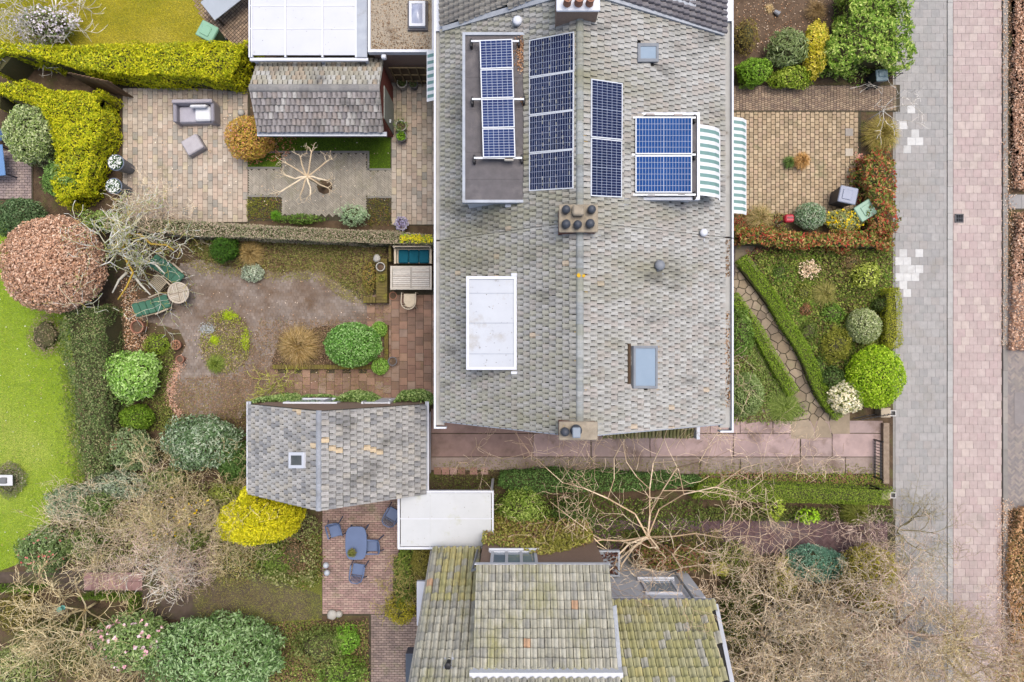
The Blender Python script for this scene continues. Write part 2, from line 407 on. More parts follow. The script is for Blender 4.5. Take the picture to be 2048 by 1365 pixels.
def bare(name, label, cat, px, py, h, spread, lev, kids, trunk=.10, seed=1, pal=None, group=None, up=.06, bend=.28, stems=1, th=None, lean=(0,0), ratio=.66, wide=.8, rmin=.005, leafpal=None, leafn=0, lsize=.05, fork=None, base=None):
    """leafless tree or shrub; px,py = where its crown centre shows in the photograph"""
    rnd = random.Random(seed); c = W(px, py, h*.6); b = c.copy() if base is None else W(base[0], base[1], 0); b[2] = 0
    t = thing(name, label, cat, tuple(b), group=group); pal = pal or PAL((176,158,130),(150,132,108),(190,175,150),(128,112,92))
    th = th if th is not None else h*.3; tr = []; tw = []
    fork = fork or max(3, stems)
    if stems == 1:
        mb = MB(); top = np.array([b[0]+lean[0], b[1]+lean[1], th])
        mb.tube([b+[0,0,-.1], b*.6+top*.4+[.03,.02,0], top], [trunk*1.25, trunk*1.05, trunk*.9], 8, pal[0]); mb.build('trunk', M_bark, t, world=True, smooth=True)
        starts = [(top-[0,0,.05], trunk*.7)]*fork
    else: starts = [(b+[rnd.gauss(0,.12), rnd.gauss(0,.12), 0], trunk*.6) for _ in range(fork)]
    for i, (p, r) in enumerate(starts):
        a = 2*math.pi*(i+rnd.uniform(-.3,.3))/len(starts); rise = (h-p[2])
        tgt = np.array([c[0]+math.cos(a)*spread*.55, c[1]+math.sin(a)*spread*.55, p[2]+rise*.62])
        d = tgt-p; grow(p, d, np.linalg.norm(d)*.95, r, lev, tw, rnd, kids, bend, up, ratio, wide, 4, rmin)
    A = np.array(tw); big = A[:,8] >= lev; P_ = np.array(pal)
    mb = MB()
    seg_mesh(mb, A[:,:8], P_[RNG.integers(0, len(pal), len(A))]*(1+RNG.uniform(-.2,.2,(len(A),1)))); mb.build('branches', M_bark, t, world=True)
    if leafpal and leafn:
        tips = A[A[:,8] <= 1]; k = RNG.integers(0, len(tips), leafn); P = tips[k,3:6]+RNG.normal(size=(leafn,3))*.05; lm = MB()
        leaf_mesh(lm, P, np.tile([0,0,1.],(leafn,1)), lsize, tints(P, leafpal, 2), .55, .8); lm.build('leaves', M_leaf, t, world=True)
    return t
def strands(mb, c, n, r, h, pal, w_=.012, seed=1, arch=.5, z0=0.0):
    """tuft of arching blades round a point"""
    a = RNG.uniform(0, 6.283, n); R_ = r*RNG.uniform(.25,1,n)**.7; base = np.c_[RNG.normal(0, r*.12, (n,2)), np.full(n, z0)]
    tip = np.c_[np.cos(a)*R_, np.sin(a)*R_, z0+h*RNG.uniform(.35,.9,n)*(1-.5*(R_/r)**2)]; mid = base*.5+tip*.5; mid[:,2] += h*arch*RNG.uniform(.4,1,n)
    sd_ = np.c_[-np.sin(a), np.cos(a), np.zeros(n)]*w_*.5; o = np.array([c[0],c[1],0])
    V = np.stack([base-sd_, base+sd_, mid+sd_, mid-sd_, tip], 1)+o; b = np.arange(n)[:,None]*5
    mb.add(V.reshape(-1,3), (b+np.array([0,1,2,3])), (b+np.array([3,2,4])), tint=np.repeat(tints(base+o, pal, 3, rnd=1), 5, 0))
def tuft(name, label, cat, px, py, r, h, pal, n=500, group=None, w_=.014, arch=.5):
    c = W(px, py, h*.4); t = thing(name, label, cat, (c[0], c[1], 0), group=group); mb = MB(); strands(mb, c, n, r*S(h*.4), h, pal, w_, arch=arch)
    mb.build('blades', M_leaf, t, world=True); 
    return t
def cover(name, label, cat, px, n, size, palette, z=(.02,.12), aspect=.6, up=.5, rnd=.5, sc=2.0, thr=None, soft=.12):
    """ground cover nobody could count: small leaves over an area"""
    poly = WX(px); P2 = poly_sample(poly, n); P2 = P2+RNG.normal(0, soft, P2.shape)*RNG.random((len(P2),1))
    if thr is not None: P2 = P2[fnoise(P2, 1.6)+RNG.normal(0,.25,len(P2)) > thr]
    P = np.c_[P2, .02+z[0]+(z[1]-z[0])*np.clip(.5+.5*fnoise(P2, 2.5), 0, 1)*RNG.random(len(P2))]
    mb = MB(); leaf_mesh(mb, P, np.tile([0,0,1.], (len(P),1)), size, tints(P, palette, sc, rnd=rnd), aspect, up)
    o = mb.build(name, M_leaf, kind='stuff'); tag(o, label, cat); return o
def grass(name, label, px, n, palette, h=.05, sc=.8, w_=.012):
    poly = WX(px); P2 = poly_sample(poly, n); n = len(P2); a = RNG.uniform(0, 6.283, n); hh = h*RNG.uniform(.5,1.3,n)
    d = np.c_[np.cos(a), np.sin(a)]; sd_ = np.c_[-d[:,1], d[:,0]]*w_*.5
    V = np.stack([np.c_[P2-sd_, np.full(n,.012)], np.c_[P2+sd_, np.full(n,.012)], np.c_[P2+d*hh[:,None]*1.1, hh]], 1)
    mb = MB(); mb.add(V.reshape(-1,3), T=np.arange(3*n).reshape(-1,3), tint=np.repeat(tints(P2, palette, sc, rnd=.28), 3, 0))
    o = mb.build(name, M_leaf, kind='stuff'); tag(o, label, 'grass'); return o
M_leaf = mat('leaf', (1.45,1.45,1.45), (1.95,1.95,1.95), scale=9, rough=.62, tint=True, spec=.22, transl=.3)
M_core = mat('twiggy_core', C(84,86,52), C(96,88,60), scale=14, rough=1, bump=.4, bscale=30)
M_bark = mat('bark', (1.2,1.2,1.2), (1.75,1.75,1.75), scale=12, rough=.95, tint=True, spec=.1)
ZL = [0]
def sheet(name, px, m, world=None, kind='structure', parent=None):
    """flat ground sheet; sheets that touch lie 4 mm apart"""
    z = .004*(1+ZL[0] % 7); ZL[0] += 1; pts = world or WX(px, z)
    o = MB().poly([(x, y, z) for x, y in pts]).build(name, m, parent)
    if kind: o['kind'] = kind
    return o, z
# ------------------------------------------------------------------ ground and paving
M_soil = mat('soil', C(112,92,70), C(78,62,46), scale=3.0, rough=1, bump=.8, bscale=25, over=(C(98,100,52), 1.1, .52, .68), over2=(C(150,128,104), 9, .60, .72))
M_soil2 = mat('bare_soil', C(118,98,80), C(92,74,58), scale=3.5, rough=1, bump=.8, bscale=25, over=(C(150,128,104), 6, .55, .72))
M_lawn = mat('lawn_soil', C(150,172,64), C(126,152,48), scale=2, rough=1, bump=.5, bscale=40)
M_joint = mat('joint_sand', C(118,108,92), C(86,78,64), scale=8, rough=1, bump=.3)
M_jdark = mat('mossy_joint', C(92,84,68), C(70,66,48), scale=5, rough=1, bump=.3)
M_pav = mat('concrete_paver', (.90,.90,.90), (1.07,1.07,1.07), scale=5, rough=.9, tint=True, bump=.25, bscale=90, spec=.2, over=(C(160,152,140), .55, .56, .80), over2=(C(206,202,194), 5, .70, .76))
M_pavdirt = mat('weathered_paver', (.82,.82,.82), (1.14,1.12,1.1), scale=2.2, rough=.9, tint=True, bump=.3, bscale=80, over=(C(150,146,110), 1.0, .56, .76), spec=.2)
M_terr = mat('garden_terrace_paver', (.72,.72,.72), (1.16,1.14,1.12), scale=1.6, rough=.9, tint=True, bump=.35, bscale=70, over=(C(126,100,80), .8, .50, .70), over2=(C(122,114,74), 1.4, .60, .74), spec=.2)
M_slab = mat('pink_concrete', (.84,.84,.84), (1.12,1.11,1.1), scale=2.0, rough=.9, tint=True, bump=.3, bscale=70, over=(C(128,108,96), .8, .50, .70), over2=(C(124,118,88), 2.2, .63, .74), spec=.2)

g = MB().poly([(-120,-120,0),(120,-120,0),(120,120,0),(-120,120,0)]).build('ground', M_soil); g['kind'] = 'structure'

def rect(x0, y0, x1, y1): return [(x0,y0),(x1,y0),(x1,y1),(x0,y1)]
# --- the street along the right
YT, YB = -60, 1425
s_pav, z = sheet('pavement', rect(1786,YT,1899,YB), mat('pavement_joint', C(166,162,155), C(150,146,138), scale=6, rough=1))
pav_pal = PAL((173,169,164),(170,167,162),(177,172,167),(174,168,162),(167,164,160),(179,175,170),(220,218,213),(208,206,201))
white = [(1807,501),(1838,501),(1798,517),(1813,517),(1806,533),(1822,533),(1838,533),(1798,549),(1814,549),(1830,549),(1806,565),(1814,581),
         (1823,265),(1830,278),(1821,294),(1809,294),(1815,212),(1812,246)]
wh = [W(x, y)[:2] for x, y in white]
def pick_pav(X, Y, r):
    for p in wh:
        if abs(X-p[0]) < .155 and abs(Y-p[1]) < .155: return 6 if r.random() < .75 else 7
    return r.choice((0,0,1,1,2,2,3,4,5))
pave(s_pav, 'paving_tile', WX(rect(1790,YT,1893,YB), z), .305, .305, pav_pal, M_pav, z0=z, th=.02, gap=.005, bond='row', pick=pick_pav, focus=W(1840,560)[:2], stuff='paving_tiles')
s_k, z = sheet('path_edging', rect(1892,YT,1907,YB), M_joint)
pave(s_k, 'kerb_stone', WX(rect(1894,YT,1905,YB), z), .2, 1.0, PAL((190,186,180),(178,175,170),(184,178,172)), M_pav, z0=z, th=.035, gap=.008, bond='col')
s_b, z = sheet('bike_path', rect(1904,YT,2006,YB), mat('bike_path_joint', C(168,150,144), C(142,126,120), scale=6, rough=1))
bp = PAL((199,180,173),(194,175,168),(203,185,177),(196,175,169),(192,174,167),(205,188,178))
pave(s_b, 'paving_tile', WX(rect(1906,YT,2003,YB), z), .305, .305, bp, M_pav, z0=z, th=.02, gap=.007, focus=W(1955,600)[:2], stuff='paving_tiles')
s_k2, z = sheet('path_kerb', rect(2002,YT,2018,YB), M_joint)
pave(s_k2, 'kerb_stone', WX(rect(2004,YT,2014,YB), z), .19, 1.0, PAL((160,154,146),(150,144,136),(170,162,152)), M_pav, z0=z, th=.06, gap=.01, bond='col')
s_v, z = sheet('brick_verge', rect(2016,560,2120,1020), M_joint)
pave(s_v, 'brick', WX(rect(2017,562,2118,1018), z), .20, .067, PAL((168,156,148),(158,148,142),(176,164,152),(150,142,138)), M_pav, z0=z, th=.03, gap=.006, bond='herring', limit=0, stuff='bricks')
s_g, z = sheet('verge_slab', rect(2014,388,2120,420), M_joint)
pave(s_g, 'paving_slab', WX(rect(2016,390,2118,418), z), .5, .53, PAL((172,168,164),(166,162,158)), M_pav, z0=z, th=.03)
MB().prism(WX(rect(2026,785,2110,848)), .02, .065, C(150,142,138)).build('paving_slab', M_pav, s_v, world=True)
# gully grate in the bike path
gr = thing('drain_grate', 'small dark iron drain grate set in the pink bike path', 'drain grate', tuple(W(1918,437,.045)))
a = .15
for sx, sy, dx, dy in ((0,-1,.32,.03),(0,1,.32,.03),(-1,0,.03,.32),(1,0,.03,.32)): MB().box((sx*a, sy*a, .012), (dx, dy, .024), tint=C(120,118,118)).build('frame_bar', M_pav, gr)
for i in range(4): MB().box((-.1+i*.067, 0, .008), (.022, .28, .016), tint=C(92,92,95)).build('bar', M_pav, gr)
MB().box((0,0,.008), (.28,.03,.012), tint=C(92,92,95)).build('crossbar', M_pav, gr); MB().box((0,0,-.004), (.29,.29,.006), tint=C(20,20,22)).build('pit', M_pav, gr)

# --- top right: neighbour's brick drive and yellow patio
s_d, z = sheet('brick_drive', rect(1420,170,1800,224), M_jdark)
pave(s_d, 'brick', WX(rect(1422,172,1792,222), z), .12, .075, PAL((168,146,124),(156,134,114),(178,156,132),(148,128,112)), M_pavdirt, z0=z, th=.025, gap=.012, bond='col', limit=0, stuff='bricks')
s_y, z = sheet('yellow_patio', rect(1400,222,1722,432), M_jdark)
pave(s_y, 'paver', WX(rect(1402,224,1716,430), z), .165, .19, PAL((196,174,142),(188,165,134),(204,182,150),(192,168,140),(180,160,130)), M_pavdirt, z0=z, th=.03, gap=.022, bond='col', focus=W(1590,300)[:2], stuff='pavers')
for i, (x, y, cc) in enumerate(((1690,258,(176,168,158)),(1690,298,(206,194,176)),(1692,335,(190,176,150)),(1700,380,(196,170,130)))):
    MB().prism(WX(rect(x,y,x+15,y+15)), z, z+.042, C(*cc)).build('paving_slab', M_pav, s_y, world=True)
# --- top left: tan paver patio, side passage, herringbone terrace
tan = PAL((202,187,168),(194,178,159),(208,194,176),(188,171,152),(202,182,163),(182,173,158),(205,191,164),(170,164,152))
def pick_tan(X, Y, r): return r.choice((0,0,1,1,2,2,3,4,4,6,5,7))
s_t, z = sheet('tan_patio', rect(244,175,500,447), M_jdark)
pave(s_t, 'paver', WX(rect(246,177,496,445), z), .192, .285, tan, M_pavdirt, z0=z, th=.03, gap=.012, bond='col', pick=pick_tan, stuff='pavers', focus=W(380,340)[:2])
s_p, z = sheet('side_passage', rect(781,120,906,452), M_jdark)
pave(s_p, 'paver', WX(rect(783,122,905,450), z), .192, .285, tan, M_pavdirt, z0=z, th=.03, gap=.012, bond='col', pick=pick_tan, stuff='pavers', focus=W(825,330)[:2])
s_h, z = sheet('herringbone_terrace', rect(494,304,783,442), M_jdark)
hp = WX([(562,306),(733,306),(733,341),(781,341),(781,394),(736,394),(736,432),(562,432),(562,392),(496,392),(496,338),(562,338)], z)
pave(s_h, 'brick', hp, .20, .066, PAL((182,174,158),(174,166,150),(188,180,164)), M_pavdirt, z0=z, th=.03, gap=.010, bond='herring', limit=0, stuff='bricks')
for k, (x0,y0,x1,y1) in enumerate(((494,303,562,307),(562,303,735,307),(494,335,562,339),(733,338,783,342),(494,391,562,395),(735,393,783,397),(735,303,739,341))):
    MB().box(((W((x0+x1)/2,0)[0]), W(0,(y0+y1)/2)[1], z+.02), ((x1-x0)*S(), (y1-y0)*S(), .05), tint=C(150,146,136)).build('edging', M_pav, s_h, world=True)
M_wetgrass = mat('shaded_lawn_soil', C(92,116,30), C(70,92,24), scale=2, rough=1, bump=.5, bscale=40)
l_b = [(560,262),(781,262),(781,340),(737,340),(737,304),(562,304),(562,336),(496,336),(496,285)]
sheet('strip_lawn', l_b, M_wetgrass)
# --- main garden
M_sett = mat('old_sett', (.8,.8,.8), (1.14,1.12,1.1), scale=1.5, rough=.92, tint=True, bump=.4, bscale=60, over=(C(114,90,68), .45, .45, .66), over2=(C(176,163,150), 2.6, .63, .74), spec=.2)
M_sand = mat('sett_sand', C(150,136,124), C(132,117,104), scale=2.2, rough=1, bump=.4, over=(C(126,104,82), .8, .50, .70))
sp = [(398,520),(470,538),(560,545),(640,538),(690,575),(720,600),(745,605),(745,650),(660,650),(560,668),(540,735),(560,790),(500,800),(480,838),(380,838),(345,800),(336,760),(360,720),(372,690),(358,660),(300,645),(262,632),(266,600),(345,590),(360,530)]
s_s, z = sheet('sett_terrace', sp, M_sand)
pave(s_s, 'sett', WX(sp, z), .125, .125, PAL((156,143,132),(150,137,126),(163,150,139),(150,135,122),(144,131,121)), M_sett, z0=z, th=.012, gap=.006, bond='row', limit=0, stuff='setts', jit=.005)
s_r, z = sheet('red_terrace', [(700,575),(915,575),(915,806),(500,806),(535,738),(700,738)], M_jdark)
red = PAL((172,138,118),(162,130,112),(156,124,108),(178,146,124),(156,130,114),(146,120,104),(170,146,130))
pave(s_r, 'paver', WX([(737,590),(912,590),(912,803),(540,803),(540,742),(737,742)], z), .305, .305, red, M_terr, z0=z, th=.03, gap=.012, bond='col', stuff='pavers', focus=W(820,690)[:2])
# --- drive of pink concrete slabs
M_crack = mat('slab_joint', C(96,78,66), C(74,70,44), scale=4, rough=1)
s_c, z = sheet('concrete_drive', [(850,800),(1100,805),(1400,835),(1768,838),(1768,952),(1400,952),(1000,944),(860,945)], M_crack)
xs = [[862,1066,1186,1300,1420,1480,1545,1600,1664,1766],[862,1066,1182,1300,1466,1600,1664,1766],[862,1082,1230,1400,1480,1600,1690,1766]]
for r_, (ya, yb) in enumerate(((806,866.5),(868,913.5),(915,948))):
    for i in range(len(xs[r_])-1):
        xa, xb = xs[r_][i]+.7, xs[r_][i+1]-.7
        if r_ == 0: ya = 818 if xa < 1500 else 842
        yb2 = yb-(8 if r_ == 2 and xa < 1000 else 0)
        j = lambda: random.uniform(-.8,.8)
        P = [(xa+j(),ya),( (xa+xb)/2, ya+j()*.6),(xb+j(),ya),(xb+j(),(ya+yb2)/2),(xb+j(),yb2),((xa+xb)/2,yb2+j()*.6),(xa+j(),yb2),(xa+j(),(ya+yb2)/2)]
        cc = random.choice(((184,160,155),(176,154,149),(188,164,158),(178,157,151))) if xa > 1060 else (160,134,126)
        if r_ == 2: cc = random.choice(((170,152,142),(162,146,136)))
        MB().prism(WX(P, z), z, z+.03+random.uniform(-.004,.004), C(*cc), inset=.01).build('concrete_slab', M_slab, s_c, world=True)
for i, x in enumerate((868,884,900,916,940,962)):
    MB().prism(WX(rect(x,935,x+14.5,949)), z, z+.05, C(*((156,120,104),(176,136,122),(182,150,138))[i%3]), inset=.008).build('paver', M_pav, s_c, world=True)
# --- crazy paving path between the box hedges
cpx = [(1440,515),(1484,520),(1513,556),(1546,600),(1575,650),(1601,690),(1623,732),(1638,774),(1656,808),(1682,846),(1610,848),(1598,800),(1560,737),(1542,704),(1520,664),(1495,624),(1465,596),(1440,580)]
s_f, z = sheet('garden_path', cpx, M_jdark)
cp = WX(cpx, z); seeds = []
rr = random.Random(3); lo = np.array(cp).min(0); hi = np.array(cp).max(0); tries = 0
while tries < 6000:
    tries += 1; q = np.array([rr.uniform(lo[0],hi[0]), rr.uniform(lo[1],hi[1])])
    if inpoly(q, cp)[0] and all(np.hypot(*(q-s)) > .27 for s in seeds): seeds.append(q)
def voro(i, seeds, rad=.6):
    c = seeds[i]; poly = [c+np.array(v)*rad for v in ((-1,-1),(1,-1),(1,1),(-1,1))]
    for j, o in enumerate(seeds):
        if j == i or np.hypot(*(o-c)) > 2*rad: continue
        m = (c+o)/2; n = (o-c)/np.hypot(*(o-c)); m = m-n*.014; out = []
        for k in range(len(poly)):
            a_, b_ = poly[k], poly[(k+1)%len(poly)]; da, db = np.dot(a_-m,n), np.dot(b_-m,n)
            if da <= 0: out.append(a_)
            if da*db < 0: out.append(a_+(b_-a_)*da/(da-db))
        poly = out
        if len(poly) < 3: return None
    return poly
fl = PAL((158,142,118),(148,132,110),(166,150,128),(140,126,108),(172,156,134))
for i in range(len(seeds)):
    p = voro(i, seeds)
    if p: MB().prism(p, z, z+.03+rr.uniform(-.006,.008), rr.choice(fl), inset=.012).build('flagstone', M_pavdirt, s_f, world=True)
# brick step at the front door, under the eaves
st = thing('door_step', 'dark brick doorstep at the top of the flagstone path', 'step', tuple(W(1452,520)))
for i in range(24): MB().cbox((0, -.62+i*.054, .08), (.62, .048, .16), .006, tint=rr.choice(PAL((112,100,96),(100,90,88),(122,110,104)))).build('brick', M_pav, st)
# --- bottom: neighbours' brick terrace, drive and garden paths
s_bt, z = sheet('brick_terrace', [(644,985),(800,985),(800,1160),(772,1225),(846,1240),(846,1420),(738,1420),(738,1232),(644,1232)], M_jdark)
brk = PAL((186,158,146),(176,148,138),(194,168,154),(168,142,132),(182,150,142))
pave(s_bt, 'brick', WX([(647,987),(798,987),(798,1160),(772,1228),(645,1228)], z), .20, .085, brk, M_pavdirt, z0=z, th=.03, gap=.012, bond='col' if False else 'row', limit=0, stuff='bricks')
pave(s_bt, 'brick', WX([(742,1229),(846,1229),(846,1415),(742,1415)], z), .20, .09, PAL((164,144,134),(152,134,126),(174,154,142)), M_pavdirt, z0=z, th=.03, gap=.014, bond='row', limit=0, stuff='bricks')
s_bd, z = sheet('herringbone_drive', rect(1180,1036,1792,1112), M_jdark)
pave(s_bd, 'brick', WX(rect(1182,1040,1778,1108), z), .205, .068, PAL((124,98,98),(112,88,90),(134,108,106),(118,98,100)), M_pav, z0=z, th=.03, gap=.010, bond='herring', limit=0, stuff='bricks')
M_dk = mat('garden_path_earth', C(104,90,80), C(80,68,58), scale=2.5, rough=1, bump=.5, bscale=30, over=(C(92,96,48), .9, .50, .66))
dp, z = sheet('earth_path', [(-10,1145),(170,1140),(290,1120),(420,1112),(560,1160),(640,1190),(645,1238),(540,1245),(440,1245),(280,1235),(285,1185),(160,1180),(-10,1165)], M_dk)
s_pk, z = sheet('pink_path', rect(165,1142,288,1184), M_jdark)
pave(s_pk, 'paver', WX(rect(168,1145,285,1181), z), .305, .305, PAL((176,140,136),(166,132,128),(184,150,144)), M_pavdirt, z0=z, th=.02, gap=.01, bond='grid')
s_lp, z = sheet('side_patio', rect(-120,300,66,400), M_jdark)
pave(s_lp, 'brick', WX(rect(-118,302,64,398), z), .2, .1, PAL((170,152,146),(160,144,140),(180,162,154)), M_pavdirt, z0=z, th=.03, gap=.012, limit=0, stuff='bricks')
cbl = [(388,-40),(500,-40),(500,95),(435,95),(412,55),(385,0)]
s_cb, z = sheet('cobble_patio', cbl, M_jdark)
pave(s_cb, 'cobble', WX(cbl, z), .105, .105, PAL((172,148,126),(160,136,116),(182,158,134),(148,128,112)), M_pavdirt, z0=z, th=.03, gap=.018, bond='herring', limit=0, stuff='cobbles')
# --- lawns
lawnL = [(-160,440),(40,430),(120,600),(150,680),(150,800),(170,960),(110,1030),(60,1120),(0,1142),(-160,1150)]
sheet('left_lawn', lawnL, M_lawn)
lawnT = [(-20,-60),(395,-60),(412,50),(432,95),(-20,100)]
sheet('mossy_lawn', lawnT, mat('mossy_lawn_soil', C(160,150,50), C(134,132,40), scale=1.6, rough=1, bump=.5, bscale=40))
lawnB = [(440,1150),(560,1150),(644,1150),(644,1240),(540,1248),(400,1235),(380,1180)]
sheet('shady_lawn', lawnB, mat('shady_lawn_soil', C(118,118,56), C(96,98,44), scale=1.6, rough=1, bump=.5, bscale=40))
sheet('front_bed', [(1415,500),(1490,470),(1782,470),(1782,842),(1690,842),(1650,800),(1612,700),(1546,596),(1490,518)], M_soil)
sheet('bare_garden', [(1420,-60),(1700,-60),(1690,60),(1640,110),(1500,130),(1420,130)], M_soil2)
# ------------------------------------------------------------------ buildings
M_brick = mat('house_brick', C(150,100,82), C(122,80,66), scale=14, rough=.9, bump=.5, bscale=40, stretch=(1,1,4))
M_brown = mat('brown_brick', C(178,150,130), C(158,132,114), scale=14, rough=.9, bump=.5, bscale=40, stretch=(1,1,4))
M_white = mat('white_paint', C(236,238,244), C(226,229,236), scale=2, rough=.5, spec=.4)
M_zinc = mat('zinc', C(190,196,204), C(172,178,188), scale=2.5, rough=.55, over=(C(150,148,142), 2, .55, .75))
M_gutter = mat('gutter_lining', C(196,194,188), C(180,178,172), scale=3, rough=.8, over=(C(118,104,90), 1.6, .58, .70))
M_lead = mat('lead_flashing', C(196,200,206), C(174,178,184), scale=5, rough=.6, bump=.3, bscale=15)
M_under = mat('roof_underlay', C(70,68,64), C(56,54,52), scale=6, rough=1)
M_tile = mat('slate_tile', (.84,.84,.83), (1.12,1.12,1.1), scale=18, rough=.88, tint=True, bump=.3, bscale=90, over=(C(148,145,118), .5, .47, .72), over2=(C(112,110,104), 1.1, .54, .70), spec=.22, stretch=(.45,1.3,.45))
M_tileg = mat('garage_tile', (.82,.82,.82), (1.14,1.13,1.12), scale=16, rough=.88, tint=True, bump=.3, bscale=90, over=(C(118,116,112), 1.0, .53, .69), over2=(C(204,194,174), 4.5, .65, .73), spec=.22)
M_pant = mat('mossy_pantile', (.78,.78,.78), (1.16,1.15,1.12), scale=9, rough=.9, tint=True, bump=.35, bscale=70, over=(C(168,164,110), 1.1, .54, .76), over2=(C(126,125,118), 3.0, .58, .72), spec=.2, stretch=(1,.45,.45))
M_dpan = mat('dark_pantile', (.85,.85,.85), (1.1,1.1,1.1), scale=9, rough=.85, tint=True, bump=.25, bscale=70, spec=.25)
M_felt = mat('roofing_felt', C(120,115,116), C(106,102,103), scale=5, rough=.95, bump=.4, bscale=120, over=(C(134,128,126), 1.5, .55, .72))
M_mem = mat('white_membrane', C(206,210,216), C(197,201,208), scale=1.5, rough=.5, over=(C(176,170,158), 1.0, .54, .72), over2=(C(150,146,138), 3, .64, .74))
M_metal = mat('galvanised', C(200,204,208), C(178,182,188), scale=6, rough=.4, metallic=.3)
M_black = mat('black_plastic', C(46,46,50), C(36,36,40), scale=6, rough=.5)
M_tint = mat('painted', (.92,.92,.92), (1.06,1.06,1.06), scale=6, rough=.6, tint=True, spec=.35)
M_glass = mat('window_glass', C(160,176,190), C(146,164,180), scale=1, rough=.08, spec=.8)
M_frame = mat('grey_window_frame', C(150,154,158), C(136,140,146), scale=3, rough=.5)
M_terra = mat('terracotta', C(188,136,110), C(164,114,92), scale=6, rough=.9, over=(C(196,176,160), 3, .58, .72))
M_cap = mat('chimney_render', C(182,168,146), C(150,138,120), scale=5, rough=.95, bump=.5, bscale=30, over=(C(196,176,96), 5, .64, .72))
M_pot = mat('chimney_pot', C(84,88,96), C(66,70,78), scale=6, rough=.5)

def onplane(px, py, z0, x0, s, off=0.0, axis=0):
    """where the camera ray through a photo pixel meets the roof plane z = z0 + s*(coordinate-x0) + off"""
    u = (px-1024) if axis == 0 else (682.5-py)
    t = (H-z0-off+s*x0)/(F+s*u); return np.array([(px-1024)*t, (682.5-py)*t, H-F*t])
def roof_tiles(parent, P0, U, V, wid, length, nrows, ncols, palette, pick, m, keep=None, unit=None, th=.018, over=1.22, half=True, focus=None, gap=.015, jit=.008, limit=300):
    """rows of tiles from the eave corner P0: U along the eave, V up the slope"""
    U = np.array(U, float)/np.linalg.norm(U); V = np.array(V, float)/np.linalg.norm(V); N = np.cross(U, V)
    if N[2] < 0: P0 = P0+U*wid; U = -U; N = -N
    g = length/nrows; w_ = wid/ncols; plc = []; rnd = random.Random(nrows*ncols); mo = MB()
    for r in range(nrows):
        off = .5*w_ if (half and r % 2) else 0
        for c in range(-1 if off else 0, ncols):
            a, b = c*w_+off, (c+1)*w_+off; a, b = max(a, 0), min(b, wid)
            if b-a < .2*w_: continue
            o = P0+U*(a+gap/2+rnd.gauss(0,jit*.3))+V*(r*g+rnd.gauss(0,jit))+N*(th*1.1+rnd.gauss(0,.0015))
            mid = o+U*(b-a)/2+V*g/2
            if keep and not keep(mid): continue
            L = min(g*over, length-r*g+.01)
            Vt = V*L-N*th*1.15*L/(g*over)
            Nt = np.cross(U, Vt); Nt /= np.linalg.norm(Nt)
            plc.append((mat4(o, U*(b-a-gap), Vt, Nt*th), pick(mid, rnd)))
            if unit is None and r and rnd.random() < .92:      # dark strips: shadow line painted in, plus dirt, at each course foot
                mw = rnd.uniform(.012,.03); q = o-V*(mw-.002)-N*th*.9; mo.add(UBOX[0] @ np.array([U*(b-a), V*mw, N*th*(1.02+rnd.uniform(0,.12))])+q, UBOX[1], tint=rnd.choice(SHADE_DIRT))
    if mo.n: mo.build('course_shade_dirt', M_tint, parent, world=True, kind='stuff')
    pieces(parent, 'roof_tile', unit or USLA, plc, palette, m, focus if focus is not None else (0,0), limit, 'roof_tiles')
SHADE_DIRT = PAL((92,90,78),(78,76,70),(104,102,84),(86,86,66))  # dark tones for the painted shadow and dirt lines between courses
def window_on(parent, corners, n, fr=.07, th=.09, name='roof_window', glassm=None, framem=None):
    """framed pane lying on a slope: four corners, slope normal n"""
    c = np.array(corners, float); o = thing_part(name, parent, c.mean(0)); n = np.array(n)/np.linalg.norm(n); b = c.mean(0)
    for i in range(4):
        a0, a1 = c[i], c[(i+1)%4]; inw = b-(a0+a1)/2; inw = inw/np.linalg.norm(inw)*fr
        e = (a1-a0)/np.linalg.norm(a1-a0)*fr*(.999 if i%2 else 0)
        MB().slab([a0+e+n*th, a1-e+n*th, a1-e+inw+n*th, a0+e+inw+n*th], th+.04).build('frame', framem or M_frame, o, world=True)
    q = [p+(b-p)/np.linalg.norm(b-p)*fr*1.0+n*(th-.02) for p in c]
    MB().slab(q, .02).build('pane', glassm or M_glass, o, world=True); return o
def thing_part(name, parent, loc):
    o = bpy.data.objects.new(name, None); col.objects.link(o); o.empty_display_size = .1
    base = np.zeros(3); p = parent
    while p: base = base+np.array(p.location); p = p.parent
    o.location = np.array(loc)-base; o.parent = parent; return o
def bx(parent, name, m, x0, x1, y0, y1, z0, z1, tint=ONE, ch=0):
    mb = MB(); c = ((x0+x1)/2, (y0+y1)/2, (z0+z1)/2); d = (abs(x1-x0), abs(y1-y0), abs(z1-z0))
    (mb.cbox(c, d, ch, tint=tint) if ch else mb.box(c, d, tint=tint)); return mb.build(name, m, parent, world=True)
def rim(parent, name, m, x0, x1, y0, y1, z0, z1, w_=.08):
    """four edge boards round a flat roof"""
    bx(parent, name, m, x0, x1, y0, y0+w_, z0, z1); bx(parent, name, m, x0, x1, y1-w_, y1, z0, z1)
    bx(parent, name, m, x0, x0+w_, y0+w_, y1-w_, z0, z1); bx(parent, name, m, x1-w_, x1, y0+w_, y1-w_, z0, z1)

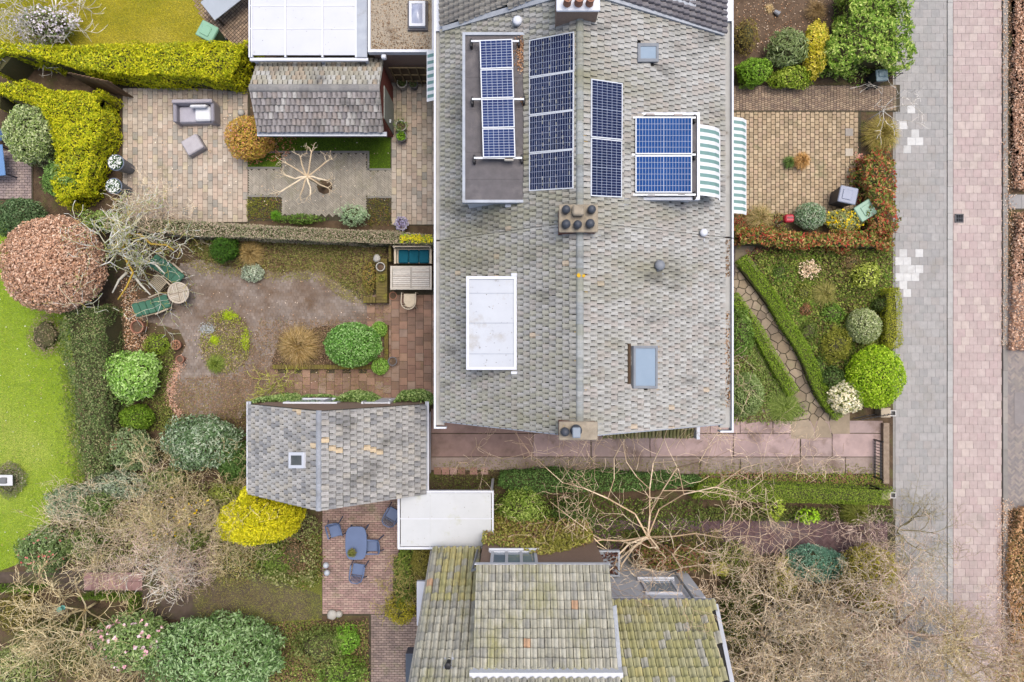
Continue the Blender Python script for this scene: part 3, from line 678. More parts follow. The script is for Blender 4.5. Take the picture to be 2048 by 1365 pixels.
# --- the pair of houses under one ridge
RX, RZ = 1.74, 8.5; LX, LZ = -2.10, 5.25; EX, EZ = 6.20, 5.90
SL = (RZ-LZ)/(RX-LX); SR = (RZ-EZ)/(RX-EX)
tile_pal = PAL((184,182,177),(178,176,170),(191,189,184),(178,176,163),(186,179,172),(170,168,164),(196,194,189),(204,186,164),(170,168,155),(181,175,168))
def pick_main(p, r):
    x = r.random()
    if x < .006: return 7
    if p[0] < RX: return r.choice((1,1,3,3,8,5,0,9,0,3))
    return r.choice((0,0,1,2,2,4,6,9,1,4))
YP = 3.05                                       # party wall under the shared chimney
def party_top(x): return np.interp(x, [LX, RX, EX], [9.42, 8.95, 9.0])
def house(name, label, ya, yb, yb_cut, keep, focus):
    h = thing(name, label, 'house', ((LX+EX)/2, (ya+yb)/2, 0))
    wx0, wx1 = LX+.25, EX-.35
    wl = MB(); y0, y1 = ya+.06, yb-.0
    prof = [(wx0,0),(wx1,0),(wx1, EZ-.02+SR*(wx1-EX)-.12),(RX, RZ-.22),(wx0, LZ+SL*(wx0-LX)-.14)]
    n = len(prof); V = [(x,y0,z) for x,z in prof]+[(x,y1,z) for x,z in prof]
    wl.add(V, [[i,(i+1)%n,n+(i+1)%n,n+i] for i in range(n)], NG=[list(range(n-1,-1,-1)), list(range(n,2*n))]); wl.build('wall', M_brick, h, world=True)
    rf = MB()
    for xa, za, xb, zb in ((LX,LZ,RX,RZ),(EX,EZ,RX,RZ)):
        rf.slab([(xa,ya,za-.02),(xb,ya,zb-.02),(xb,yb_cut,zb-.02),(xa,yb_cut,za-.02)], .08)
    ro = rf.build('roof', M_under, h, world=True)
    W_ = yb_cut-ya
    nc = int(round(W_/.148)); ll = math.hypot(RX-LX, RZ-LZ); lr = math.hypot(EX-RX, RZ-EZ)
    # one tile list for both slopes so the 300 largest are shared between them
    for side, P0, V_, L_ in ((0, np.array([LX-.03,ya,LZ-.01]), (RX-LX,0,RZ-LZ), ll), (1, np.array([EX+.03,ya,EZ-.01]), (RX-EX,0,RZ-EZ), lr)):
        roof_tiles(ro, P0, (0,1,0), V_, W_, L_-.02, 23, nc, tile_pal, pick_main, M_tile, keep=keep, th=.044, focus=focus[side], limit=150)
    y = ya+.02; k = 0
    while y < yb_cut-.1:
        e = min(y+.285, yb_cut); s = []; V = []
        for yy, rr_ in ((y, .105), (e+.02, .092)):
            for a in np.linspace(0, math.pi, 7): V.append((RX+math.cos(a)*rr_, yy, RZ+.005+math.sin(a)*rr_*.75))
        V = np.array(V); Q = [[i, i+1, 8+i-1+0, 7+i] if False else [i, i+1, 7+i+1, 7+i] for i in range(6)]
        MB().add(np.vstack([V, V*1-[0,0,.02]]), Q+[[14+i+1, 14+i, i, i+1] for i in range(6)], tint=random.choice(PAL((168,172,172),(156,160,160),(178,180,178),(160,162,152)))).build('ridge_tile', M_tile, ro, world=True)
        y = e; k += 1
    return h, ro
def in_rect(p, r): return r[0] < p[0] < r[1] and r[2] < p[1] < r[3]
D1 = (-1.35, .47, 3.77, 8.41, 7.42); D2 = (3.27, 5.08, 3.82, 6.18, 7.55); D3 = (-1.257, .13, -.79, 1.78, 7.24)   # flat dormers: x0 x1 y0 y1 z
CH = (1.22, 2.13, 2.78, 3.40)
RW = []
for a0, b0, a1, b1 in ((1263,692,1311,777),(1272,89,1313,126)):
    q = np.array([onplane(a, b, RZ, RX, SR, .06) for a in (a0,a1) for b in (b0,b1)]); RW.append((q[:,0].min()+.05, q[:,0].max()-.05, q[:,1].min()+.05, q[:,1].max()-.05))
def keep_low(p): return not (any(in_rect(p, r) for r in RW) or in_rect(p, (D3[0]+.1, D3[1]-.1, D3[2]+.1, D3[3]-.1)) or in_rect(p, CH))
def keep_up(p): return p[1] < party_top(p[0]) and not (any(in_rect(p, r) for r in RW) or in_rect(p, (D1[0]+.1,D1[1]-.1,D1[2]+.1,D1[3]-.1)) or in_rect(p, (D2[0]+.1,D2[1]-.1,D2[2]+.1,D2[3]-.1)) or in_rect(p, CH))
hA, rA = house('brick_house', 'grey tiled end house with a white flat dormer and no solar panels', -2.44, YP, YP, keep_low, ((-.5,-1),(4.2,-.6)))
hB, rB = house('brick_house', 'grey tiled house carrying four solar arrays and a dark felt dormer roof', YP, 8.95, 9.45, keep_up, ((-.5,3.4),(4.2,7.4)))
M_lich = mat('yellow_lichen', C(226,184,44), C(210,160,40), scale=20, rough=1)
for i, (px, py, r_) in enumerate(((1151,551,4),(1158,551,5),(1167,552,4),(1178,551,5),(1174,583,6),(1149,567,2),(1148,648,4),(1150,666,3),(1173,719,5),(1172,777,5),(1119,410,7),(1170,268,7),(1172,285,5),(1100,832,6),(1202,750,3),(1150,722,3))):
    left = px < 1155; p = onplane(px, py, RZ, RX, SL if left else SR, .045); n = 7; s = SL if left else SR
    if 1154 < px < 1170: p = W(px, py, RZ+.09); s = 0
    V = [(p[0]+math.cos(a)*r_*.0125*random.uniform(.6,1.1), p[1]+math.sin(a)*r_*.0125*random.uniform(.6,1.1)) for a in np.linspace(0, 5.4, n)]
    MB().poly([(x, y, p[2]+s*(x-p[0])) for x, y in V]).build('lichen', M_lich, rA if py > 440 else rB, world=True)
# gutters: box gutters on both eaves
for hh, ya, yb in ((hA, -2.62, YP), (hB, YP, 9.45)):
    go = thing_part('gutter', hh, (LX, (ya+yb)/2, LZ-.2))
    bx(go, 'front_board', M_white, LX-.28, LX-.22, ya, yb, LZ-.32, LZ-.04); bx(go, 'lining', M_gutter, LX-.22, LX+.03, ya+.05, yb, LZ-.30, LZ-.15)
    go2 = thing_part('gutter', hh, (EX, (ya+yb)/2, EZ-.2))
    bx(go2, 'front_board', M_white, EX+.29, EX+.34, ya-.03, yb, EZ-.34, EZ-.04); bx(go2, 'lining', M_gutter, EX-.03, EX+.29, ya+.05, yb, EZ-.32, EZ-.16)
    if hh is hA:
        bx(go, 'end_board', M_white, LX-.28, LX+.1, ya-.05, ya, LZ-.32, LZ-.04); bx(go2, 'end_board', M_white, EX-.05, EX+.34, ya-.08, ya-.03, EZ-.34, EZ-.04)
        lm = MB(); P = np.c_[RNG.uniform(EX+.02, EX+.27, 420), np.r_[RNG.uniform(-2.0,.9,300), RNG.uniform(1.9,3.0,120)], np.full(420, EZ-.14)]
        leaf_mesh(lm, P, np.tile([0,0,1.],(420,1)), .06, tints(P, PAL((110,84,60),(86,66,48),(150,120,92),(186,150,118)), 2, rnd=.9), .6, .4); lm.build('leaf_litter', M_leaf, go2, world=True, kind='stuff')
        # bargeboard under the verge
        for xa, za in ((LX,LZ),(EX,EZ)):
            MB().slab([(xa,-2.47,za+.02),(xa,-2.43,za+.02),(RX,-2.43,RZ+.02),(RX,-2.47,RZ+.02)], .14).build('verge_board', M_zinc, hA, world=True)
# dormers
def dormer(h, d, topm, rimm, s, side, seams, name='dormer'):
    x0, x1, y0, y1, z = d; o = thing_part(name, h, ((x0+x1)/2, (y0+y1)/2, z-1)); zl = z-1.5
    wx0, wx1 = (x0+.1, x1) if side < 0 else (x0, x1-.1)
    bx(o, 'wall', M_white, wx0, wx1, y0+.1, y1-.1, zl, z-.14); bx(o, 'flat_roof', topm, x0+.07, x1-.07, y0+.07, y1-.07, z-.14, z-.05)
    rim(o, 'edge_board', rimm, x0, x1, y0, y1, z-.2, z, .075)
    for f in seams: bx(o, 'seam', M_zinc if topm is M_mem else topm, x0+.08, x1-.08, y0+(y1-y0)*f-.012, y0+(y1-y0)*f+.012, z-.05, z-.042)
    xf = x0+.1 if side < 0 else x1-.1
    for k in range(2 if y1-y0 < 3 else 4):
        n_ = 2 if y1-y0 < 3 else 4; a = y0+.2+(y1-y0-.4)*k/n_; b = a+(y1-y0-.4)/n_-.06
        bx(o, 'window', M_glass, xf-.02 if side < 0 else xf-.03, xf+.03 if side < 0 else xf+.02, a, b, z-1.0, z-.3)
    return o
d1 = dormer(hB, D1, M_felt, M_zinc, SL, -1, (.30,.14,.55,.74,.9)); d2 = dormer(hB, D2, M_felt, M_white, SR, 1, ()); d3 = dormer(hA, D3, M_mem, M_white, SL, -1, (.17,.5,.82))
# lead strips and small outlets beside the dormers
def pl_box(parent, name, m, px0, py0, px1, py1, left, off, th, tint=ONE):
    s = SL if left else SR
    c = [onplane(a, b, RZ, RX, s, off) for a, b in ((px0,py0),(px1,py0),(px1,py1),(px0,py1))]
    return MB().slab(c, th, tint).build(name, m, parent, world=True)
pl_box(rB, 'flashing', M_lead, 1034, 401, 1068, 417, True, .06, .04); pl_box(rB, 'flashing', M_lead, 1040, 56, 1068, 66, True, .06, .04)
pl_box(rB, 'flashing', M_lead, 1246, 217, 1282, 228, False, .06, .04); pl_box(rB, 'flashing', M_lead, 1244, 396, 1262, 412, False, .06, .04)
pl_box(rB, 'valley', M_felt, 1246, 228, 1268, 398, False, .06, .04); pl_box(rA, 'flashing', M_lead, 1015, 546, 1034, 556, True, .06, .05); pl_box(rA, 'flashing', M_lead, 1010, 740, 1034, 752, True, .06, .05)
for (px, py, hh) in ((1018,412,rB),(1030,550,rA),(1030,746,rA)):
    p = onplane(px, py, RZ, RX, SL, .1); MB().cbox(p, (.22,.08,.08), .01).box(p+[.1,-.06,0], (.07,.2,.08)).build('downpipe', M_white, hh, world=True)
p = W(1290,404,7.2); MB().tube([p+[-.2,.1,.05],p+[-.2,-.05,.05],p+[.25,-.06,0]], .035, 6).build('downpipe', M_white, rB, world=True)
# awnings
M_awn = None
def awning(name, label, pts, y0, y1, ns, flip=1):
    """pts: profile (x,z) from the wall outwards; stripes are separate cloth bands"""
    o = thing(name, label, 'awning', (pts[0][0], (y0+y1)/2, pts[0][1]), group=None); dy = (y1-y0)/ns
    for i in range(ns):
        P = np.array(pts); n = len(P); V = [(x, yy, z) for yy in (y0+i*dy, y0+(i+1)*dy) for x, z in P]; V += [(x, yy, z-.015) for yy in (y0+i*dy, y0+(i+1)*dy) for x, z in P]
        Q = [[k, k+1, n+k+1, n+k] for k in range(n-1)]+[[2*n+k, 3*n+k, 3*n+k+1, 2*n+k+1] for k in range(n-1)]+[[n-1, 3*n-1, 4*n-1, 2*n-1]]
        MB().add(V, Q, tint=C(238,240,240) if i % 2 == 0 else C(122,158,152)).build('stripe', M_tint, o, world=True)
    xo, zo = pts[-1]; bx(o, 'front_rail', M_white, xo-.02, xo+.02, y0, y1, zo-.04, zo)
    bx(o, 'housing', M_white, pts[0][0]-.06, pts[0][0]+.02, y0, y1, pts[0][1]-.1, pts[0][1]-.01)
awning('dormer_awning', 'green and white striped awning hanging from the dormer with solar panels on top', [(5.09,7.38),(5.4,7.25),(5.62,7.12),(5.78,6.95),(5.86,6.72)], 3.98, 5.92, 19)
awning('ground_awning', 'long green and white striped awning over the yellow paved patio', [(5.86,3.7),(6.9,3.35),(7.75,3.05),(7.93,2.85)], 4.28, 7.5, 29)
awning('side_awning', 'short green and white striped awning above the narrow side passage', [(-1.86,3.5),(-2.5,3.3),(-2.84,3.1)], 8.03, 9.72, 15)
# chimneys
def chimney(parent, x0, x1, y0, y1, zt, pots, capm=M_cap, wallm=M_brick, over=.03):
    o = thing_part('chimney', parent, ((x0+x1)/2, (y0+y1)/2, 7.5)); bx(o, 'stack', wallm, x0+over, x1-over, y0+over, y1-over, 7.3, zt-.08)
    bx(o, 'cap', capm, x0, x1, y0, y1, zt-.08, zt, ch=.02)
    for (px, py, r_, kind) in pots:
        p = W(px, py, zt+.12); c = (p[0], p[1], zt); mb = MB()
        if kind == 'cowl': mb.lathe(c, [(r_,0),(r_,.12),(r_*1.15,.14),(r_*1.1,.2),(r_*.75,.26),(r_*.3,.285)], 16)
        elif kind == 'square': mb.cbox((c[0],c[1],zt+.12), (r_*2.1,r_*1.9,.24), .04)
        else: mb.lathe(c, [(r_,0),(r_*.9,.22),(r_*1.05,.24),(r_*1.05,.3),(r_*.7,.3),(r_*.65,.1)], 16)
        mb.build('chimney_pot', {'cowl': M_pot, 'square': M_cap, 'open': M_terra}[kind], o, smooth=(kind=='cowl'), world=True)
    return o
c1 = chimney(hB, 1.18, 2.17, 2.74, 3.44, 8.82, [(1132,420,.095,'cowl'),(1156,422,.14,'square'),(1183,420,.095,'cowl'),(1132,449,.1,'cowl'),(1155,450,.095,'cowl'),(1180,448,.1,'cowl')])
c2 = chimney(hA, 1.18, 2.16, -2.50, -2.03, 8.82, [(1130,864,.1,'cowl'),(1152,861,.13,'cowl')])
MB().cbox(W(1153,866,9.16), (.2,.26,.06), .02, tint=C(150,160,170)).build('weather_vane', M_tint, c2, world=True)
for xa, xb, ya, yb, px in ((1.1,1.17,2.62,3.42,0),(2.07,2.2,2.62,3.42,0)):
    zz = RZ-.1 if xa > 1.5 else RZ-.35
    MB().slab([(xa,ya,RZ+(SL if xa<RX else SR)*(xa-RX)+.06),(xb,ya,RZ+(SL if xb<RX else SR)*(xb-RX)+.06),(xb,yb,RZ+(SL if xb<RX else SR)*(xb-RX)+.06),(xa,yb,RZ+(SL if xa<RX else SR)*(xa-RX)+.06)], .05).build('flashing', M_lead, rB, world=True)
pl_box(rA, 'flashing', M_lead, 1112, 466, 1153, 472, True, .05, .03); pl_box(rA, 'flashing', M_lead, 1168, 466, 1203, 473, False, .05, .03)
pl_box(rA, 'flashing', M_lead, 1196, 840, 1206, 868, False, .05, .03); pl_box(rA, 'flashing', M_lead, 1118, 836, 1150, 844, True, .05, .03)
for xa, xb in ((LX,RX),(EX,RX)):
    q = [(x, y, RZ+(SL if x < RX else SR)*(x-RX)+.05) if abs(x-RX) > .01 else (x, y, RZ+.05) for x, y in ((xa,YP-.035),(xb,YP-.035),(xb,YP+.035),(xa,YP+.035))]
    MB().slab(q, .03).build('party_flashing', mat('mortar_strip', C(184,182,174), C(164,162,154), scale=6, rough=.95), rB, world=True)
# roof windows, vents
nR = np.array([-SR,0,1]); nL = np.array([-SL,0,1])
def corners(px0, py0, px1, py1, left, off=.0):
    s = SL if left else SR; return [onplane(a, b, RZ, RX, s, off) for a, b in ((px0,py1),(px1,py1),(px1,py0),(px0,py0))]
window_on(rA, corners(1263,692,1311,777,False,.06), nR, fr=.07); pl_box(rA, 'flashing', mat('tan_flashing', C(196,170,136), C(180,154,122), scale=5), 1313, 678, 1319, 792, False, .05, .03)
pl_box(rA, 'leaf_litter', mat('gutter_moss', C(96,72,48), C(70,56,40), scale=20, bump=.6), 1257, 688, 1262, 768, False, .13, .08)
window_on(rB, corners(1272,89,1313,126,False,.06), nR, fr=.085); pl_box(rB, 'flashing', M_lead, 1318, 78, 1325, 150, False, .05, .03)
p = onplane(1316,533,RZ,RX,SR); pl_box(rA, 'flashing', M_zinc, 1314, 520, 1327, 550, False, .055, .03)
MB().lathe(p, [(.11,0),(.11,.2),(.15,.22),(.13,.3),(.05,.34)], 14).build('roof_vent', M_frame, rA, smooth=True, world=True)
p = onplane(1403,468,RZ,RX,SR); MB().lathe(p, [(.09,0),(.09,.18),(.12,.2),(.10,.28),(.03,.3)], 14).build('roof_vent', M_white, rA, smooth=True, world=True)
MB().tube([p+[-.09,-.12,.05],p+[-.03,-.24,.05],p+[.02,-.13,.06],p+[.06,-.24,.05],p+[.07,-.14,.05]], .018, 5).build('vent_bracket', M_white, rA, world=True)
p = onplane(1035,48,RZ,RX,SL); MB().lathe(p, [(.12,0),(.12,.16),(.15,.18),(.1,.25)], 14).build('roof_vent', M_white, rB, smooth=True, world=True)
for px, py, left in ((1050,468,True),(980,58,True)): pl_box(rA if py > 440 else rB, 'replacement_tile', M_zinc, px-5, py-6, px+6, py+7, left, .05, .03)
# canopy beside the gable
cn = thing_part('side_canopy', hA, (4.6, -2.9, 2.5)); P0 = np.array([3.1,-3.30,2.45]); Vv = np.array([0,.95,.45])
MB().slab([(3.1,-3.3,2.44),(6.28,-3.3,2.44),(6.28,-2.4,2.87),(3.1,-2.4,2.87)], .07).build('canopy_deck', M_under, cn, world=True)
roof_tiles(cn, P0, (1,0,0), Vv, 3.14, 1.0, 3, 26, PAL((140,138,92),(126,128,84),(154,148,108)), lambda p, r: r.randrange(3), M_pant, unit=UPAN, th=.075, half=False, gap=0)
bx(cn, 'end_board', M_white, 6.25, 6.36, -3.33, -2.4, 2.4, 2.9)
# --- upper terrace neighbour: dark pantile roof
hC = thing('brick_house', 'dark pantiled house at the far end of the row with a white capped chimney', 'house', (2, 13, 0)); DZ = .10
rC = MB(); yc = {LX: 9.42, RX: 8.95, EX: 9.0}
for xa, za in ((LX,LZ),(EX,EZ)): rC.slab([(xa,yc[xa],za+DZ-.02),(RX,yc[RX],RZ+DZ-.02),(RX,17,RZ+DZ-.02),(xa,17,za+DZ-.02)], .14)
rC = rC.build('roof', M_under, hC, world=True)
MB().add([(LX+.25,9.5,0),(EX-.35,9.5,0),(EX-.35,9.5,5.6),(RX,9.5,8.2),(LX+.25,9.5,5.2),(LX+.25,17,0),(EX-.35,17,0),(EX-.35,17,5.6),(RX,17,8.2),(LX+.25,17,5.2)], [[i,(i+1)%5,5+(i+1)%5,5+i] for i in range(5)], NG=[[4,3,2,1,0],[5,6,7,8,9]]).build('wall', M_brick, hC, world=True)
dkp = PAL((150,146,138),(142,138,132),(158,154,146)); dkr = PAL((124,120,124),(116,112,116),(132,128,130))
roof_tiles(rC, np.array([LX-.03,8.8,LZ+DZ]), (0,1,0), (RX-LX,0,RZ-LZ), 3.6, math.hypot(RX-LX,RZ-LZ), 24, 21, dkp, lambda p, r: r.randrange(3), M_dpan, keep=lambda p: p[1] > party_top(p[0])+.05, unit=UPAN, th=.075, half=False, gap=0, limit=150)
roof_tiles(rC, np.array([EX+.03,8.8,EZ+DZ]), (0,1,0), (RX-EX,0,RZ-EZ), 3.6, math.hypot(RX-EX,RZ-EZ), 24, 21, dkr, lambda p, r: r.randrange(3), M_dpan, keep=lambda p: p[1] > party_top(p[0])+.05, unit=UPAN, th=.075, half=False, gap=0, limit=150)
for xa, za in ((LX,LZ),(EX,EZ)):
    MB().slab([(xa,yc[xa]-.07,za+DZ+.07),(RX,yc[RX]-.07,RZ+DZ+.07),(RX,yc[RX]+.07,RZ+DZ+.08),(xa,yc[xa]+.07,za+DZ+.08)], .16).build('flashing', M_lead, rC, world=True)
bx(hC, 'gutter', M_white, LX-.28, LX-.02, 9.45, 17, LZ-.3, LZ-.05); bx(hC, 'gutter', M_white, EX+.02, EX+.34, 9.45, 17, EZ-.3, EZ-.05)
chimney(hC, 1.10, 2.19, 8.2, 9.1, 9.05, [(1135,3,.1,'open'),(1158,2,.11,'open'),(1180,3,.1,'open')], M_white, M_brown)
MB().slab([onplane(a,b,RZ+DZ,RX,SR,.12) for a,b in ((1262,-12),(1392,14),(1392,-10),(1262,-40))], .05).build('flashing', M_lead, rC, world=True)

# --- solar panels
M_cell = mat('solar_cell', C(28,36,66), C(38,46,82), scale=1.5, rough=.5, spec=.03); M_cellb = mat('blue_solar_cell', C(26,66,124), C(38,80,142), scale=1.2, rough=.5, spec=.03)
M_cellm = mat('mid_solar_cell', C(40,54,100), C(52,70,118), scale=1.2, rough=.5, spec=.03)
M_line = mat('silver_line', C(176,186,206), rough=.5); M_alu = mat('aluminium', C(226,230,236), rough=.4)
def panel(label, group, c4, nx, ny, cellm, mids=(), th=.04, lw=.012):
    """c4: four corners; u along 0->1, v along 0->3"""
    c = np.array(c4, float); b = c.mean(0); o = thing('solar_panel', label, 'solar panel', tuple(b), group=group)
    n = np.cross(c[1]-c[0], c[3]-c[0]); n /= np.linalg.norm(n); n = n if n[2] > 0 else -n
    f = .028; P = lambda u, v, d=0: c[0]+(c[1]-c[0])*u+(c[3]-c[0])*v+n*d
    lu, lv = np.linalg.norm(c[1]-c[0]), np.linalg.norm(c[3]-c[0]); fu, fv = f/lu, f/lv
    for u0, u1, v0, v1 in ((0,1,0,fv),(0,1,1-fv,1),(0,fu,fv,1-fv),(1-fu,1,fv,1-fv)): MB().slab([P(u0,v0),P(u1,v0),P(u1,v1),P(u0,v1)], th).build('frame', M_alu, o, world=True)
    MB().slab([P(fu,fv,-.006),P(1-fu,fv,-.006),P(1-fu,1-fv,-.006),P(fu,1-fv,-.006)], th-.012).build('glass', cellm, o, world=True)
    mb = MB()
    for i in range(1, nx):
        u = fu+(1-2*fu)*i/nx; k = (lw*(2.0 if ('u',i) in mids else 1))/lu/2; mb.slab([P(u-k,fv,-.002),P(u+k,fv,-.002),P(u+k,1-fv,-.002),P(u-k,1-fv,-.002)], .004)
    for i in range(1, ny):
        v = fv+(1-2*fv)*i/ny; k = (lw*(2.0 if ('v',i) in mids else 1))/lv/2; mb.slab([P(fu,v-k,-.001),P(1-fu,v-k,-.001),P(1-fu,v+k,-.001),P(fu,v+k,-.001)], .004)
    mb.build('cell_lines', M_line, o, world=True); return o
def split(c4, n, gap=.015):
    c = np.array(c4, float)
    for i in range(n):
        a, b = i/n, (i+1)/n; L = np.linalg.norm(c[3]-c[0]); g_ = gap/L
        yield [c[0]+(c[3]-c[0])*(a+g_/2), c[1]+(c[2]-c[1])*(a+g_/2), c[1]+(c[2]-c[1])*(b-g_/2), c[0]+(c[3]-c[0])*(b-g_/2)]
zA = D1[4]+.27; tilt = .0
A1 = [W(966,316,zA), W(1031,315,zA), W(1025,77,zA), W(959,80,zA)]
ORD = ('first','second','third','fourth')
for k, q in enumerate(split(A1, 4)): panel('small solar panel over the felt dormer roof, %s from the shared chimney' % ORD[k], 'solar panels on the felt dormer', q, 6, 10, M_cellm, lw=.010)
A2 = [onplane(1058,383,RZ,RX,SL,.14), onplane(1146,378,RZ,RX,SL,.14), onplane(1148,64,RZ,RX,SL,.14), onplane(1058,80,RZ,RX,SL,.14)]
for k, q in enumerate(split(A2, 4)): panel('large dark solar panel beside the felt dormer, %s from the shared chimney' % ORD[k], 'solar panels left of the ridge', q, 18, 6, M_cell, (('u',9),), lw=.008)
A3 = [onplane(1182,393,RZ,RX,SR,.14), onplane(1244,396,RZ,RX,SR,.14), onplane(1246,166,RZ,RX,SR,.14), onplane(1183,157,RZ,RX,SR,.14)]
for k, q in enumerate(split(A3, 2)): panel('tall dark solar panel of the narrow pair, %s from the shared chimney' % ORD[k], 'solar panels right of the ridge', q, 6, 20, M_cell, (('v',10),), lw=.008)
zB = D2[4]+.22
A4 = [W(1271,387,zB), W(1384,387,zB), W(1385,233,zB), W(1271,233,zB)]
for k, q in enumerate(split(A4, 2, .04)): panel('bright blue solar panel on the white edged dormer, %s from the shared chimney' % ORD[k], 'solar panels on the white edged dormer', q, 18, 6, M_cellb, (('u',9),), lw=.008)
def rack(label, pts, z, zr):
    o = thing('panel_rack', label, 'mounting rack', tuple(W(*pts[0][0], zr)))
    for (a, b) in pts:
        A, B = W(*a, z), W(*b, z); MB().box((A+B)/2, (np.linalg.norm(B-A), .05, .04)).build('rail', M_metal, o, world=True)
        for e in (A, B): MB().cbox((e[0], e[1], (z+zr)/2-.03), (.07,.22,z-zr-.02), .02).build('foot', M_black, o, world=True)
rack('silver rails on black feet carrying the four small dormer panels', [((942,84),(1038,82)),((944,200),(1048,198)),((948,317),(1044,316))], zA-.07, D1[4]-.05)
rack('silver rails on black feet carrying the bright blue panels', [((1266,236),(1391,236)),((1264,310),(1391,310)),((1266,390),(1391,390))], zB-.07, D2[4]-.05)
for px, py in ((1300,230),(1356,231),(1302,391),(1362,390)): MB().cbox(W(px,py,zB-.1), (.24,.06,.1), .02, tint=C(196,184,176)).build('ballast', M_tint, d2, world=True)
MB().cbox(W(1018,319,zA-.1), (.26,.1,.1), .02, tint=C(200,192,178)).build('ballast', M_tint, d1, world=True)
lm = MB(); n = 420; P2 = np.c_[RNG.normal(1042,7,n), RNG.normal(105,20,n)]; P2[:90] = np.c_[RNG.normal(1050,4,90), RNG.normal(203,5,90)]
P = np.array([W(a,b,D1[4]-.03) for a,b in P2 if 1026 < a < 1058 and 68 < b < 215]); leaf_mesh(lm, P, np.tile([0,0,1.],(len(P),1)), .06, tints(P, PAL((168,130,100),(130,96,70),(196,164,136)), 2, rnd=.9), .6, .4)
lm.build('leaf_litter', M_leaf, d1, world=True, kind='stuff')

# --- garage
gx0, gx1, gy0, gy1, gr_, gz, ge = -9.0, -3.02, -5.27, -2.17, -6.0, 4.8, 2.5
G = thing('garage', 'detached garage with a two sided grey tiled roof and one small square rooflight', 'garage', (-6,-3.7,0))
MB().add([(x,y,z) for y in (gy0+.02,gy1-.03) for x,z in ((gx0+.15,0),(gx1-.12,0),(gx1-.12,ge-.05),(gr_,gz-.12),(gx0+.15,ge-.05))], [[i,(i+1)%5,5+(i+1)%5,5+i] for i in range(5)], NG=[[4,3,2,1,0],[5,6,7,8,9]]).build('wall', M_brown, G, world=True)
rf = MB()
for xa in (gx0, gx1): rf.slab([(xa,gy0,ge-.02),(gr_,gy0,gz-.02),(gr_,gy1,gz-.02),(xa,gy1,ge-.02)], .07)
rG = rf.build('roof', M_under, G, world=True)
gpal = PAL((184,182,177),(176,174,170),(192,189,184),(166,165,163),(190,185,175),(222,200,166),(152,152,152),(182,177,166))
spec = [W(x,y,3.6)[:2] for x,y in ((652,877),(664,871),(677,886),(689,890),(741,897),(753,901),(764,905),(608,822))]
def pick_g(p, r):
    for s_ in spec:
        if abs(p[0]-s_[0]) < .11 and abs(p[1]-s_[1]) < .09: return 5
    return r.choice((0,0,1,2,2,3,4,7,6)) if p[0] < gr_ else r.choice((0,0,1,1,2,3,6,0,4))
gl = math.hypot(gr_-gx0, gz-ge); gR = math.hypot(gx1-gr_, gz-ge)
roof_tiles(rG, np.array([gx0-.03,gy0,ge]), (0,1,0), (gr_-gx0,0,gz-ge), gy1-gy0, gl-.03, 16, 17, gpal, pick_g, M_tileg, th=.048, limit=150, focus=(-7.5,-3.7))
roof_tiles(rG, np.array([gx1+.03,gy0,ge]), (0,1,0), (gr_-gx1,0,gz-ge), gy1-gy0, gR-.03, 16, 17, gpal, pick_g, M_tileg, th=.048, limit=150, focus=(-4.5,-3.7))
for i in range(11):
    y = gy0+i*.282; V = []
    for yy, r_ in ((y,.10),(y+.30,.088)):
        for a in np.linspace(0, math.pi, 7): V.append((gr_+math.cos(a)*r_, yy, gz+math.sin(a)*r_*.8))
    MB().add(V, [[k,k+1,7+k+1,7+k] for k in range(6)], tint=random.choice(PAL((170,174,180),(160,164,170)))).build('ridge_tile', M_tileg, rG, world=True)
for xo, sg in ((gx0-.04,-1),(gx1+.04,1)):
    go = thing_part('gutter', G, (xo,-3.7,ge)); bx(go, 'front_board', M_white, xo+sg*.07, xo+sg*.11, gy0-.02, gy1+.08, ge-.13, ge-.02); bx(go, 'trough', M_zinc, xo-sg*.02, xo+sg*.07, gy0-.02, gy1+.08, ge-.13, ge-.08)
bx(G, 'white_cladding', M_white, gx1-.115, gx1-.06, gy0+.3, gy1-.5, .1, 2.3)
sG = (gz-ge)/(gr_-gx0)
c_ = [onplane(a,b,gz,gr_,sG,.06) for a,b in ((584,936),(614,936),(614,904),(584,904))]; window_on(rG, c_, (-sG,0,1), fr=.10, th=.13, framem=M_white, glassm=mat('dark_glass', C(108,112,112), C(92,98,100), rough=.1))
wf = thing_part('window', G, (-7.0,gy1,.9))
def wx(px, z, y): return (px-1024)*(H-z)/F
for (z0, z1, xa, xb, m_, d_) in ((.35,1.95,-8.0,-6.2,M_glass,.0),(.27,.35,-8.05,-6.15,M_white,.04),(1.95,2.03,-8.05,-6.15,M_white,.04),(.35,1.95,-8.05,-7.97,M_white,.04),(.35,1.95,-6.23,-6.15,M_white,.04),(.35,1.95,-6.85,-6.77,M_white,.04)):
    bx(wf, 'pane' if d_ == 0 else 'frame', m_, xa, xb, gy1-.04, gy1-.01+d_, z0, z1)
gd = thing_part('door', G, (-4.9,gy1,0)); bx(gd, 'leaf', M_white, -5.2,-4.35, gy1-.05, gy1+.01, .05, 2.0); bx(gd, 'frame', M_white, -5.28,-5.21, gy1-.05, gy1+.04, 0, 2.1); bx(gd, 'frame', M_white, -4.34,-4.27, gy1-.05, gy1+.04, 0, 2.1); bx(gd, 'handle', M_metal, -4.5,-4.44, gy1+.012, gy1+.05, .98, 1.03)
MB().cbox((-7.02,gy1+.05,1.9), (.16,.1,.14), .02, tint=C(110,128,110)).build('outdoor_lamp', M_tint, G, world=True)

